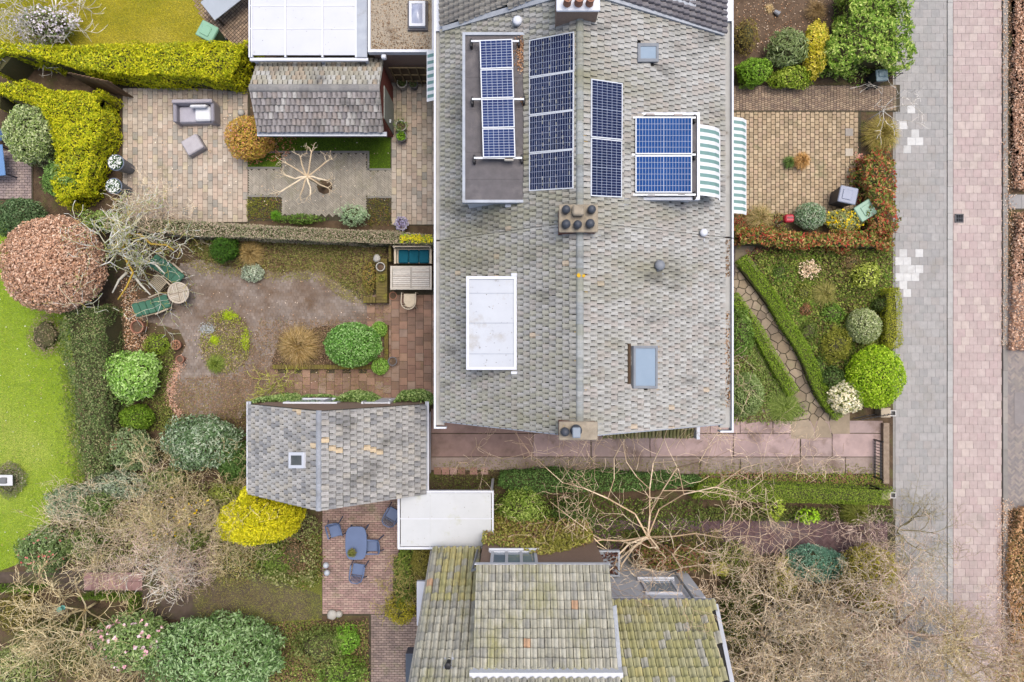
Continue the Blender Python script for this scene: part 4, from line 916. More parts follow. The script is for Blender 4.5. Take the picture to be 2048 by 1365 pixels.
# --- brick garden shed with tiled roof
sx0, sx1, sy0, sy1, sry, sz, se = -8.86, -4.48, 7.33, 9.76, 8.54, 2.95, 2.2
SH = thing('garden_shed', 'low brick shed with a grey tiled roof beside the tan paver patio', 'shed', ((sx0+sx1)/2, sry, 0))
MB().add([(x,y,z) for x in (sx0+.06,sx1-.04) for y,z in ((sy0+.42,0),(sy1-.12,0),(sy1-.12,se-.03),(sry,sz-.1),(sy0+.42,se+.1))], [[i,(i+1)%5,5+(i+1)%5,5+i] for i in range(5)], NG=[[4,3,2,1,0],[5,6,7,8,9]]).build('wall', mat('red_shed_brick', C(152,84,72), C(126,68,60), scale=14, rough=.9, bump=.5, bscale=40, stretch=(1,1,4)), SH, world=True)
rf = MB()
for ya in (sy0, sy1): rf.slab([(sx0,ya,se-.02),(sx1,ya,se-.02),(sx1,sry,sz-.02),(sx0,sry,sz-.02)], .06)
rS = rf.build('roof', M_under, SH, world=True)
spal = PAL((168,161,158),(160,153,150),(177,170,167),(150,144,143),(182,178,172),(198,194,188),(172,161,154)); spal2 = PAL((174,169,153),(166,162,148),(182,178,164),(178,164,144),(190,188,180))
sl = math.hypot(sry-sy0, sz-se)
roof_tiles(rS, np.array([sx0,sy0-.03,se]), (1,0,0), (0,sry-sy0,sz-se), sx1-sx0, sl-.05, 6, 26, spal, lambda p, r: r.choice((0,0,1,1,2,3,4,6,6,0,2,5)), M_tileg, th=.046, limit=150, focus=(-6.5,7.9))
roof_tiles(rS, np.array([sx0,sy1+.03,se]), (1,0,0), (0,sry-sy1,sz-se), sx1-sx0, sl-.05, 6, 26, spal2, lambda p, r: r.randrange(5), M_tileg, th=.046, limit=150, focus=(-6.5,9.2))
for i in range(13):
    x = sx0+i*(sx1-sx0)/13; V = []
    for xx, r_ in ((x,.145),(x+.36,.13)):
        for a in np.linspace(0, math.pi, 8): V.append((xx, sry+math.cos(a)*r_, sz-.01+math.sin(a)*r_*.75))
    MB().add(V, [[k,k+1,8+k+1,8+k] for k in range(7)], tint=random.choice(PAL((150,148,144),(142,140,138),(158,154,150)))).build('ridge_tile', M_tileg, rS, world=True)
bx(SH, 'gutter', M_zinc, sx0-.05, sx1+.1, sy0-.13, sy0-.02, se-.14, se-.06); bx(SH, 'gutter_lip', M_white, sx0-.05, sx1+.1, sy0-.16, sy0-.13, se-.16, se-.04)
dS = thing_part('door', SH, (sx1,8.3,0)); bx(dS, 'leaf', mat('grey_green_paint', C(172,178,170), C(160,166,158)), sx1-.05, sx1-.01, 7.85, 9.0, .05, 1.95); bx(dS, 'handle', M_metal, sx1-.01, sx1+.05, 8.0, 8.12, .95, 1.0)
for xa in (sx0-.01, sx1-.06): MB().tube([(xa+.03,sy0,se+.0),(xa+.03,sry,sz+.03),(xa+.03,sy1,se)], .04, 6, C(178,176,170)).build('verge_tile', M_tileg, rS, world=True)

# --- white veranda roof and gravel roofed extension (top)
V_ = thing('veranda', 'large white translucent veranda roof above the tiled garden shed', 'veranda', (-6.9,10.6,0)); vx0, vx1, vy0, vy1, vz = -8.9, -5.30, 9.64, 14.5, 2.8
M_poly = mat('white_polycarbonate', C(222,223,228), C(214,216,222), scale=1.2, rough=.3, spec=.4)
xs_ = [vx0+.06, -7.70, -6.44, vx1]; ys_ = [vy0+.06, 10.62, 11.40, 13.0, vy1]
for i in range(3):
    for j in range(4): bx(V_, 'roof_panel', M_poly, xs_[i]+.03, xs_[i+1]-.03, ys_[j]+.02, ys_[j+1]-.02, vz-.03, vz)
for x in xs_: bx(V_, 'rafter', M_white, x-.03, x+.03, vy0, vy1, vz-.08, vz+.03)
for y in ys_[1:-1]: bx(V_, 'seam', M_white, vx0, vx1, y-.018, y+.018, vz-.02, vz+.012)
bx(V_, 'front_gutter', M_white, vx0-.02, -4.9, vy0-.1, vy0-.005, vz-.14, vz-.02); bx(V_, 'side_flashing', M_zinc, vx1+.03, -4.92, vy0+.0, vy1, vz-.05, vz+.04); bx(V_, 'side_board', M_white, vx0-.05, vx0+.0, vy0, vy1, vz-.16, vz+.02)
for x in (vx0+.1, -6.5, -4.99): bx(V_, 'post', M_white, x-.05, x+.05, vy0-.06, vy0+.04, 0, vz-.15)
E = thing('flat_extension', 'flat gravel roofed extension with a domed skylight and white edging', 'extension', (-3.7,11,0)); ex0, ex1, ey0, ey1, ez = -4.86, -2.66, 9.74, 14.5, 3.0
bx(E, 'wall', M_brown, ex0+.1, ex1+.7, ey0+.1, ey1, 0, ez-.2); M_grav = mat('roof_gravel', C(196,182,160), C(174,160,140), scale=30, rough=1, bump=.8, bscale=120, over=(C(140,122,102), 1.6, .58, .72))
bx(E, 'flat_roof', M_grav, ex0+.09, ex1-.02, ey0+.09, ey1, ez-.2, ez-.06); rim(E, 'edge_board', M_white, ex0, ex1+.05, ey0, ey1, ez-.24, ez, .09)
mb = MB(); n = 900; P = np.c_[RNG.uniform(ex0+.12, ex1-.1, n), ey0+.12+RNG.random(n)**1.5*1.8, np.full(n, ez-.05)]; leaf_mesh(mb, P, np.tile([0,0,1.],(n,1)), .05, tints(P, PAL((104,84,64),(136,112,88),(168,146,120)), 2, rnd=.8), .7, .5); mb.build('leaf_litter', M_leaf, E, world=True, kind='stuff')
sk = thing_part('skylight', E, (*W(835,30,ez)[:2], ez)); p = W(835,30,ez+.1); rim(sk, 'frame', M_white, p[0]-.27, p[0]+.27, p[1]-.42, p[1]+.42, ez-.05, ez+.2, .09)
V = []; 
for j in range(7):
    for i in range(7): u, v = i/6*2-1, j/6*2-1; V.append((p[0]+u*.19, p[1]+v*.34, ez+.17+.1*(1-u*u)*(1-v*v)))
MB().add(V, [[j*7+i,j*7+i+1,(j+1)*7+i+1,(j+1)*7+i] for j in range(6) for i in range(6)]).build('dome', mat('skylight_dome', C(200,206,222), C(170,176,200), rough=.1), sk, smooth=True, world=True)
rim(sk, 'kerb', M_felt, p[0]-.34, p[0]+.34, p[1]-.49, p[1]+.49, ez-.06, ez+.04, .07)
MB().cbox(W(768,115,2.9), (.16,.14,.2), .03).build('hopper', M_white, E, world=True)

# --- white carport roof below the garage
CP = thing('carport', 'white panelled carport roof with green algae along its lower edge', 'carport', (-2.3,-6.2,0)); cx0, cx1, cy0, cy1, cz = -3.9, -.66, -7.12, -5.18, 2.5
M_polyd = mat('algae_polycarbonate', C(220,222,222), C(212,214,214), scale=1.4, rough=.35, over=(C(198,198,166), 1.2, .58, .75), over2=(C(140,140,136), 9, .70, .76))
xs_ = [cx0+.05, -2.82, -1.95, cx1-.04]; ys_ = [cy0+.04, -6.12, cy1-.04]
for i in range(3):
    for j in range(2): bx(CP, 'roof_panel', M_polyd, xs_[i]+.02, xs_[i+1]-.02, ys_[j]+.015, ys_[j+1]-.015, cz-.03, cz)
for x in xs_[1:-1]: bx(CP, 'rafter', M_polyd, x-.022, x+.022, cy0, cy1, cz-.06, cz+.012)
bx(CP, 'seam', M_white, cx0, cx1, -6.135, -6.105, cz-.05, cz+.008)
bx(CP, 'edge_board', M_white, cx0-.03, cx1+.03, cy1-.04, cy1+.03, cz-.12, cz+.02); bx(CP, 'edge_board', M_white, cx0-.03, cx1+.03, cy0-.05, cy0+.03, cz-.12, cz+.015); bx(CP, 'edge_board', M_white, cx0-.04, cx0+.04, cy0, cy1, cz-.12, cz+.025); bx(CP, 'edge_board', M_white, cx1-.035, cx1+.03, cy0, cy1, cz-.12, cz+.025)
for x, y in ((cx0+.06,cy0+.06),(cx0+.06,cy1-.06),(cx1-.06,cy0+.06),(cx1-.06,cy1-.06)): bx(CP, 'post', M_white, x-.04, x+.04, y-.04, y+.04, 0, cz-.1)

# --- house at the bottom: steep mossy pantile roof with a broad dormer
NH = thing('pantiled_house', 'steep roofed house with mossy pantiles and a broad pantiled dormer', 'house', (1.5,-10,0)); T_ = 2.44; ny0, nz0 = -7.05, 3.0
def nroof(z): return ny0-(z-nz0)/T_
nx0, nx1 = -2.68, 6.17; rz_ = 9.6; ryr = nroof(rz_)
rf = MB()
rf.slab([(nx0,ny0,nz0-.02),(2.9,ny0,nz0-.02),(2.9,ryr,rz_-.02),(nx0,ryr,rz_-.02)], .1); rf.slab([(2.9,nroof(5.25),5.23),(nx1,nroof(5.25),5.23),(5.5,ryr,rz_-.02),(2.9,ryr,rz_-.02)], .1)
rf.slab([(nx0,ryr,rz_-.02),(5.5,ryr,rz_-.02),(nx1,ryr-2.7,3.0),(nx0,ryr-2.7,3.0)], .1); rN = rf.build('roof', M_under, NH, world=True)
npal = PAL((186,183,166),(178,175,160),(194,190,174),(170,168,158),(198,195,180),(208,170,138),(192,187,146),(186,181,130),(200,190,134))
def pick_n(p, r):
    x = r.random()
    if x < .008: return 5
    if p[0] > 2.95: return r.choice((6,7,7,8,6,2))
    if p[0] < -1.1 and p[2] < 5.4: return r.choice((0,6,7,6,8)) if p[0] > -2.35 else r.choice((0,1,3,6))
    return r.choice((0,1,2,3,4,0,1))
Vn = np.array([0, ryr-ny0, rz_-nz0]); Ln = np.linalg.norm(Vn)
dx0, dx1 = -1.05, 2.85
roof_tiles(rN, np.array([nx0,ny0+.02,nz0]), (1,0,0), Vn, 2.88-nx0, Ln, 23, 27, npal, pick_n, M_pant, unit=UPAN, th=.085, half=False, gap=0, over=1.12, keep=lambda p: not (dx0+.12 < p[0] < dx1-.05 and p[2] < 7.45), limit=110, focus=(-1.6,-8))
roof_tiles(rN, np.array([2.9,nroof(5.25)+.02,5.25]), (1,0,0), Vn, nx1-2.9, Ln*(rz_-5.25)/(rz_-nz0), 15, 16, npal, pick_n, M_pant, unit=UPAN, th=.085, half=False, gap=0, over=1.12, limit=90, focus=(4.5,-8.5), keep=lambda p: p[0] < 6.1-(p[2]-5.25)*.16)
dN = thing_part('dormer', NH, (.9,-7.6,6.2)); P0 = np.array([dx0,-6.6,6.0]); Vd = np.array([0,-2.25,1.62])
MB().slab([(dx0,-6.6,5.98),(dx1,-6.6,5.98),(dx1,-8.85,7.60),(dx0,-8.85,7.60)], .1).build('dormer_roof', M_under, dN, world=True)
roof_tiles(dN, P0+[0,.02,0], (1,0,0), Vd, dx1-dx0, np.linalg.norm(Vd), 11, 20, npal, pick_n, M_pant, unit=UPAN, th=.085, half=False, gap=0, over=1.12, limit=100, focus=(.9,-7.4))
bx(dN, 'gutter', M_white, dx0-.05, dx1+.02, -6.56, -6.53, 5.86, 6.0); bx(dN, 'gutter_trough', mat('leafy_gutter', C(98,78,60), C(70,58,46), scale=20, bump=.6, bscale=50), dx0-.03, dx1, -6.64, -6.56, 5.86, 5.93)
bx(dN, 'ridge_flashing', M_white, dx0-.08, dx1+.1, -8.98, -8.80, 7.58, 7.90); MB().slab([(2.84,-7.5,6.72),(2.97,-7.5,6.60),(2.97,-8.86,7.62),(2.84,-8.86,7.64)], .06).build('side_flashing', M_lead, dN, world=True)
bx(dN, 'wall', M_brown, dx0+.08, dx1-.05, -8.8, -6.74, 0, 5.9)
def wall_window(parent, x0, x1, z0, z1, y, n, name='window'):
    o = thing_part(name, parent, ((x0+x1)/2, y, z0)); bx(o, 'pane', M_glass, x0, x1, y-.02, y+.02, z0, z1); w_ = .09
    bx(o, 'frame', M_white, x0-w_, x1+w_, y-.02, y+.06, z0-w_, z0); bx(o, 'frame', M_white, x0-w_, x1+w_, y-.02, y+.06, z1, z1+w_)
    for i in range(n+1): xx = x0+(x1-x0)*i/n; bx(o, 'frame', M_white, xx-w_/2, xx+w_/2, y-.018, y+.055, z0, z1)
    bx(o, 'sill', M_white, x0-.12, x1+.12, y-.02, y+.12, z0-w_-.05, z0-w_)
wall_window(dN, -.62, .74, 4.3, 5.45, -6.74, 3)
bx(NH, 'wall', M_brown, nx0+.1, dx0+.06, -12, ny0-.08, 0, 3.0); bx(NH, 'wall', M_brown, dx1-.04, nx1-.1, -12, -8.12, 4.45, 5.2); bx(NH, 'white_wall', M_white, dx1-.04, nx1-.06, -12.02, -8.08, 0, 4.45)
wall_window(NH, 4.35, 5.35, 3.1, 4.15, -8.07, 1)
bx(NH, 'gutter', M_white, nx0-.03, dx0+.02, ny0+.05, ny0+.09, nz0-.1, nz0+.02); bx(NH, 'gutter_trough', M_black, nx0, dx0, ny0-.03, ny0+.05, nz0-.1, nz0-.04)
bx(NH, 'gutter', M_zinc, 2.9, nx1+.02, nroof(5.25)+.05, nroof(5.25)+.10, 5.12, 5.26)
MB().slab([(nx0-.07,ny0,nz0+.02),(nx0-.0,ny0,nz0+.02),(nx0-.0,ryr,rz_+.05),(nx0-.07,ryr,rz_+.05)], .1, C(170,168,160)).build('verge_board', M_tileg, NH, world=True)
MB().slab([(nx1-.03,nroof(5.25),5.3),(nx1+.08,nroof(5.25),5.3),(5.66,ryr,rz_+.05),(5.54,ryr,rz_+.05)], .1).build('verge_board', M_white, NH, world=True)
MB().tube([(-.95,-6.66,5.9),(-1.2,-6.9,5.5),(-1.15,-6.98,3.2)], .04, 6).build('downpipe', M_frame, NH, world=True); MB().tube([(5.62,-8.0,5.15),(5.6,-7.95,4.4),(5.6,-7.98,.2)], .04, 6).build('downpipe', M_frame, NH, world=True)
p = np.array([-1.72, nroof(7.3)+.06, 7.3]); MB().slab([(-1.86,nroof(7.05)+.07,7.05),(-1.56,nroof(7.05)+.07,7.05),(-1.56,nroof(7.6)+.07,7.6),(-1.86,nroof(7.6)+.07,7.6)], .03).build('flashing', M_white, NH, world=True)
MB().lathe(p+[0,.03,0], [(.06,0),(.06,.34),(.09,.36),(.09,.42),(.04,.44)], 12).build('roof_vent', M_black, NH, world=True)
bx(NH, 'side_canopy', M_white, -3.28, -2.6, -9.8, -8.28, 2.35, 2.5); bx(NH, 'porch_roof', M_frame, 2.98, 3.62, -7.98, -7.15, 2.7, 2.78); rim(NH, 'porch_edge', M_zinc, 2.94, 3.66, -8.0, -7.12, 2.68, 2.82, .05)
mb = MB(); P = np.c_[RNG.uniform(3.02,3.58,160), RNG.uniform(-7.95,-7.2,160), np.full(160,2.8)]; leaf_mesh(mb, P, np.tile([0,0,1.],(160,1)), .09, tints(P, PAL((92,58,50),(70,46,40),(120,84,70)), 2), .6, .4); mb.build('leaf_litter', M_leaf, NH, world=True, kind='stuff')

# gable walls of the pantiled house and openings in the walls of the pair of houses
for xa, xb, prof in ((nx0+.12, 2.80, [(ny0-.12,0),(ny0-.12,2.85),(ryr,9.25),(ryr-2.55,3.0),(ryr-2.55,0)]), (2.82, 5.40, [(-8.16,0),(-8.16,5.3),(ryr,9.25),(ryr-2.5,3.0),(ryr-2.5,0)])):
    V = [(x,y,z) for x in (xa,xb) for y,z in prof]; MB().add(V, [[i,(i+1)%5,5+(i+1)%5,5+i] for i in range(5)], NG=[[4,3,2,1,0],[5,6,7,8,9]]).build('gable_wall', M_brown, NH, world=True)
def side_window(parent, x, y0, y1, z0, z1, name='window', leaf=None):
    o = thing_part(name, parent, (x, (y0+y1)/2, z0)); bx(o, 'pane' if leaf is None else 'leaf', leaf or M_glass, x-.03, x+.03, y0, y1, z0, z1)
    for a, b, c, d in ((y0-.07,y1+.07,z0-.07,z0),(y0-.07,y1+.07,z1,z1+.07),(y0-.07,y0,z0,z1),(y1,y1+.07,z0,z1)): bx(o, 'frame', M_white, x-.06, x+.06, a, b, c, d)
for hh, ys in ((hA, (-1.6,.6)), (hB, (4.4,6.6))):
    for yy in ys:
        for z0, z1 in ((.9,2.3),(3.5,4.8)):
            side_window(hh, EX-.35, yy-.6, yy+.6, z0, z1); side_window(hh, LX+.25, yy-.6, yy+.6, z0, z1)
side_window(hA, EX-.35, 2.0, 2.9, .1, 2.15, 'door', mat('green_door', C(70,96,84), C(60,84,74)))

for par, x0, x1, y0, y1, z in ((CP,cx0+.1,cx1-.1,cy0+.1,cy1-.1,cz+.014),(V_,vx0+.1,vx1-.1,vy0+.1,11.6,vz+.012),(d3,D3[0]+.12,D3[1]-.1,D3[2]+.1,D3[3]-.1,D3[4]-.035)):
    n = 34; P = np.c_[RNG.uniform(x0,x1,n), y0+(y1-y0)*RNG.random(n)**1.6, np.full(n,z)]; mb = MB(); leaf_mesh(mb, P, np.tile([0,0,1.],(n,1)), .028, tints(P, PAL((120,108,88),(92,84,70),(150,140,116)), 2, rnd=.9), .6, .1); mb.build('leaf_litter', M_leaf, par, world=True, kind='stuff')
# ------------------------------------------------------------------ garden furniture, bins, pots, fences
M_wood = mat('pale_weathered_wood', (.86,.86,.85), (1.1,1.1,1.09), scale=10, rough=.85, tint=True, stretch=(1,4,1), bump=.2, bscale=60)
M_fab = mat('outdoor_cushion', (.9,.9,.9), (1.06,1.06,1.06), scale=5, rough=.95, tint=True, bump=.15, bscale=200, spec=.1)
M_plas = mat('moulded_plastic', (.94,.94,.94), (1.04,1.04,1.04), scale=3, rough=.45, tint=True, spec=.4)
cream = C(222,206,180); grey = C(176,170,176)
# grey wicker armchair seat with white cushions, and its footstool
p = W(392,226,.4); so = thing('garden_sofa', 'grey wicker lounge chair with two white cushions on the tan patio', 'garden chair', (p[0],p[1],0), R(1))
MB().cbox((0,0,.17), (1.36,.74,.30), .03, tint=grey).build('base', M_plas, so); MB().cbox((0,.33,.42), (1.5,.14,.66), .03, tint=grey).build('backrest', M_plas, so)
for sx in (-1,1): MB().cbox((sx*.70,-.05,.34), (.14,.70,.56), .03, tint=C(150,146,154)).build('armrest', M_plas, so)
MB().cbox((-.05,-.06,.36), (1.16,.58,.09), .03, tint=C(186,182,190)).build('seat', M_fab, so); MB().cbox((.30,-.07,.46), (.60,.54,.12), .05, tint=C(240,240,242)).build('cushion', M_fab, so)
MB().cbox((.22,.17,.58), (.62,.12,.36), .05, tint=C(240,240,242), M=Matrix.Rotation(.3,3,'X')).build('cushion', M_fab, so)
p = W(385,290,.35); ot = thing('footstool', 'square grey wicker footstool with a pale cushion on the tan patio', 'footstool', (p[0],p[1],0), R(30))
MB().cbox((0,0,.16), (.68,.62,.30), .03, tint=C(150,146,150)).build('base', M_plas, ot); MB().cbox((0,0,.36), (.66,.60,.10), .04, tint=C(196,190,192)).build('cushion', M_fab, ot)
# tall zinc planters with white flowers
zt = None
for i, (px, py) in enumerate(((248,333),(244,379))):
    if not zt:
        zt = thing('zinc_planter', 'tall tapered zinc planter of white flowers, the one nearer the board fence', 'planter', (0,0,0), group='zinc planters by the conifer hedge')
        MB().lathe((0,0,0), [(.17,0),(.19,.05),(.28,.92),(.30,.94),(.30,.98),(.27,.98),(.26,.9)], 20).build('pot', mat('dull_zinc', C(140,150,166), C(116,128,146), scale=4, rough=.5, metallic=.3), zt, smooth=True)
        mb = MB(); n = 500; a = RNG.uniform(0,6.28,n); r_ = .25*np.sqrt(RNG.random(n)); P = np.c_[np.cos(a)*r_, np.sin(a)*r_, .96+.16*RNG.random(n)*(1-r_/.4)]
        leaf_mesh(mb, P, np.tile([0,0,1.],(n,1)), .05, tints(P, PAL((92,120,70),(70,100,56)), 3), .6, .6); mb.build('leaves', M_leaf, zt)
        fm = MB(); k = RNG.integers(0,n,150); leaf_mesh(fm, P[k]+[0,0,.05], np.tile([0,0,1.],(150,1)), .055, tints(P[k], PAL((240,240,236),(228,230,224)), 3), .9, .4); fm.build('flowers', M_leaf, zt, kind='stuff'); o = zt
    else: o = dup(zt, (0,0,0), 1.9, 'tall tapered zinc planter of white flowers, the one nearer the copper beech tree')
    p = W(px,py,.45); o.location = (p[0]-.0, p[1], 0)
# pots
def pot(label, px, py, r, h, m=None, tint=None, soil=True, plant=None, group=None, name='flower_pot', square=False):
    p = W(px,py,h); o = thing(name, label, 'flower pot', (p[0],p[1],.03), group=group); R_ = r*S(h)
    mb = MB().lathe((0,0,0), [(R_*.72,0),(R_*.92,h*.8),(R_,h*.82),(R_*1.02,h),(R_*.84,h),(R_*.80,h*.80)], 20, tint or ONE); mb.build('pot', m or M_terra, o, smooth=False)
    MB().lathe((0,0,h*.76), [(R_*.81,0),(R_*.81,h*.05)], 14).build('soil', M_soil2, o)
    if plant:
        pal, n, sp_, hh = plant; mb = MB(); a = RNG.uniform(0,6.28,n); rr_ = sp_*R_*np.sqrt(RNG.random(n)); P = np.c_[np.cos(a)*rr_, np.sin(a)*rr_, h*.85+hh*RNG.random(n)]
        leaf_mesh(mb, P, np.tile([0,0,1.],(n,1)), .07, tints(P, pal, 4), .4, .6); mb.build('plant', M_leaf, o, kind='stuff')
    return o
gp = PAL((112,134,66),(86,110,50),(140,156,84)); lp = PAL((188,184,178),(206,202,194))
M_stone = mat('pale_stone_pot', C(206,202,192), C(186,182,172), scale=6, rough=.9, over=(C(150,148,120),4,.6,.75)); M_dpot = mat('dark_glazed_pot', C(112,112,116), C(92,92,98), scale=5, rough=.4)
pot('round stone pot of dark leaves beside the trellis fence', 804,166,10.5,.45,M_stone,plant=(PAL((70,90,46),(90,108,60)),120,.9,.2))
pot('smaller grey pot of leaves beside the trellis fence', 827,168,9,.4,M_dpot,plant=(PAL((80,100,60),(100,116,74)),90,.9,.15))
pot('stone ring pot with grassy leaves at the shed corner', 802,252,11,.5,M_stone,plant=(gp,160,1.3,.25)); pot('dark pot of bright green leaves at the shed corner', 803,273,10.5,.4,M_dpot,plant=(PAL((126,168,50),(98,140,40)),180,.95,.25))
pot('large empty terracotta pot by the dark hedge', 274,654,13.5,.5); pot('small terracotta pot at the edge of the sett terrace', 360,719,8,.3)
pot('broken terracotta pot among brown stems', 352,690,10,.25,plant=(PAL((176,132,104),(150,112,84)),80,1.0,.12)); pot('cream ring pot on the mossy raised bed wall', 761,534,9,.75,M_stone)
pot('mossy oval pot on the raised bed wall', 764,556,7,.72,mat('mossy_pot',C(150,140,60),C(120,116,50),scale=8),plant=(PAL((150,150,70),(120,124,60)),60,.8,.1)); pot('dark pot beside the raised bed with the round shrub', 785,723,9,.35,M_dpot)
pot('small terracotta pot near the brick terrace flowers', 614,1118,7,.3); pot('pot of purple flowers at the end of the side passage', 803,448,12,.3,M_stone,plant=(PAL((150,140,176),(180,174,200),(96,110,70)),260,1.2,.14))
pot('small round terracotta dish on the red terrace', 786,592,8,.06)
# teal cushioned bench
p = W(828,513,.4); be = thing('garden_bench', 'cream slatted garden bench with a teal cushion against the hedge', 'bench', (p[0],p[1],0))
for sx in (-1,1):
    for sy in (-.22,.27): MB().cbox((sx*.66,sy,.33 if sy<0 else .48), (.06,.06,.66 if sy<0 else .96), .008, tint=cream).build('leg', M_wood, be)
    MB().cbox((sx*.66,-.0,.68), (.08,.62,.04), .01, tint=cream).build('armrest', M_wood, be)
MB().cbox((0,0,.40), (1.3,.54,.04), .01, tint=cream).build('seat', M_wood, be); MB().cbox((0,.29,.96), (1.40,.05,.07), .012, tint=cream).build('top_rail', M_wood, be); MB().cbox((0,.25,.52), (1.32,.04,.05), .01, tint=cream).build('lower_rail', M_wood, be)
for i in range(21): MB().box((-.62+i*.062,.27,.74), (.016,.016,.40), tint=cream).build('lattice_slat', M_wood, be)
for i in range(3): MB().cbox((-.38+i*.385,-.02,.47), (.378,.50,.10), .035, tint=C(30,98,116)).build('cushion', M_fab, be)
# slatted table
p = W(822,556,.74); ta = thing('wooden_table', 'rectangular pale slatted wooden table in front of the teal bench', 'table', (p[0],p[1],0)); tw, td = 1.54, .88
for sx in (-1,1):
    MB().cbox((sx*(tw/2-.04),0,.72), (.075,td,.045), .006, tint=C(222,212,196)).build('end_rail', M_wood, ta)
    for sy in (-1,1): MB().cbox((sx*(tw/2-.08),sy*(td/2-.08),.35), (.07,.07,.70), .008, tint=C(206,196,178)).build('leg', M_wood, ta)
for sy in (-1,1): MB().cbox((0,sy*(td/2-.03),.72), (tw-.152,.055,.045), .006, tint=C(220,210,194)).build('side_rail', M_wood, ta)
MB().cbox((0,0,.717), (.05,td-.12,.04), .005, tint=C(196,188,176)).build('middle_rail', M_wood, ta)
for j in range(11):
    for sx in (-1,1): MB().cbox((sx*.355,-.35+j*.0705,.722), (.65,.060,.03), .005, tint=C(*random.choice(((226,218,206),(218,208,194),(232,224,212))))).build('slat', M_wood, ta)
# cream tub chair
p = W(819,602,.45); tc = thing('tub_chair', 'cream rounded tub chair facing the slatted wooden table', 'garden chair', (p[0],p[1],0))
MB().prism([(-.22,.26),(-.22,-.05),(-.14,-.2),(0,-.26),(.14,-.2),(.22,-.05),(.22,.26)], .40, .45, cream, inset=.015).build('seat', M_wood, tc)
arc = [(-.26,.28,.66)]+[(.27*math.cos(a), -.06+.27*math.sin(a), .74) for a in np.linspace(math.pi, 2*math.pi, 12)]+[(.26,.28,.66)]
MB().tube(arc, .022, 6, cream).build('back_hoop', M_wood, tc, smooth=True)
for a in np.linspace(math.pi+.25, 2*math.pi-.25, 9): MB().tube([(.20*math.cos(a),-.04+.20*math.sin(a),.44),(.265*math.cos(a),-.06+.265*math.sin(a),.74)], .011, 5, cream).build('back_slat', M_wood, tc)
for sx in (-1,1):
    MB().tube([(sx*.26,.28,.67),(sx*.28,.31,0)], .02, 6, cream).build('leg', M_wood, tc); MB().tube([(sx*.18,-.18,.4),(sx*.24,-.28,0)], .02, 6, cream).build('leg', M_wood, tc)
# green reclining chairs
def lounger(label, px, py, rz, deep=1.0):
    p = W(px,py,.4); o = thing('reclining_chair', label, 'garden chair', (p[0],p[1],0), rz); gc = C(84,128,106)
    for sy in (-1,1):
        MB().tube([(-.62,sy*.29,.86),(-.1,sy*.28,.42),(.45,sy*.28,.40)], .022, 6, C(176,158,132)).build('side_rail', M_wood, o)
        MB().cbox((.12,sy*.33,.60), (.52,.06,.03), .008, tint=C(196,180,156)).build('armrest', M_wood, o)
        MB().tube([(.36,sy*.31,.58),(.42,sy*.31,0)], .02, 6, C(176,158,132)).build('leg', M_wood, o); MB().tube([(-.08,sy*.31,.58),(-.28,sy*.31,0)], .02, 6, C(176,158,132)).build('leg', M_wood, o)
    seg = [(-.66,.94),(-.48,.79),(-.30,.63),(-.10,.48),(.16,.47),(.46,.46)]
    for i in range(5):
        (x0,z0),(x1,z1) = seg[i], seg[i+1]; L = math.hypot(x1-x0,z1-z0); a = math.atan2(z1-z0,x1-x0)
        MB().cbox(((x0+x1)/2,0,(z0+z1)/2), (L*.99,.52,.09), .035, tint=gc, M=Matrix.Rotation(-a,3,'Y')).build('cushion', M_fab, o)
    return o
lounger('green cushioned reclining chair beside the round wooden table', 316,610, R(22)); lounger('green cushioned reclining chair half hidden under the lichen covered tree', 344,546, R(-42))
p = W(314,566,.5); ft = thing('slatted_chair', 'wooden slatted folding chair between the two green recliners', 'garden chair', (p[0],p[1],0), R(50))
for i in range(9): MB().cbox((-.24+i*.06,0,.44+.0*i), (.042,.52,.02), .005, tint=C(190,176,150)).build('slat', M_wood, ft)
for sx in (-1,1):
    MB().cbox((0,sx*.22,.41), (.54,.03,.04), .005, tint=C(170,154,128)).build('seat_rail', M_wood, ft)
    MB().tube([(-.25,sx*.24,.42),(.2,sx*.24,0)], .016, 5, C(170,154,128)).build('leg', M_wood, ft); MB().tube([(.25,sx*.22,.42),(-.2,sx*.22,0)], .016, 5, C(170,154,128)).build('leg', M_wood, ft)
p = W(357,586,.7); rt = thing('round_table', 'small round wooden slatted table between the green recliners', 'table', (p[0],p[1],0), R(15)); r0 = .40
MB().lathe((0,0,.68), [(r0*.9,0),(r0*.9,.02)], 28, C(150,136,116)).build('under_board', M_wood, rt)
mb = MB(); 
for a in np.linspace(0, 2*math.pi, 25)[:-1]:
    b = a+2*math.pi/24; P = [(r0*math.cos(a),r0*math.sin(a)),(r0*math.cos(b),r0*math.sin(b)),(r0*.86*math.cos(b),r0*.86*math.sin(b)),(r0*.86*math.cos(a),r0*.86*math.sin(a))]; mb.prism(P,.69,.725,C(206,192,172))
mb.build('rim', M_wood, rt)
for q in range(4):
    for i in range(5):
        d = .035+i*.062; L = math.sqrt(max(0,(r0*.85)**2-d*d))-.02; a = q*math.pi/2
        if L < .06: continue
        cx_, cy_ = .02+L/2, d; c, s = math.cos(a), math.sin(a); MB().box((c*cx_-s*cy_, s*cx_+c*cy_, .708), (L,.05,.025), a, tint=C(*random.choice(((206,194,174),(196,182,162),(214,202,184))))).build('slat', M_wood, rt)
for a in (.8,2.4,3.9,5.5): MB().tube([(.25*math.cos(a),.25*math.sin(a),.68),(.33*math.cos(a),.33*math.sin(a),0)], .02, 6, C(170,154,132)).build('leg', M_wood, rt)
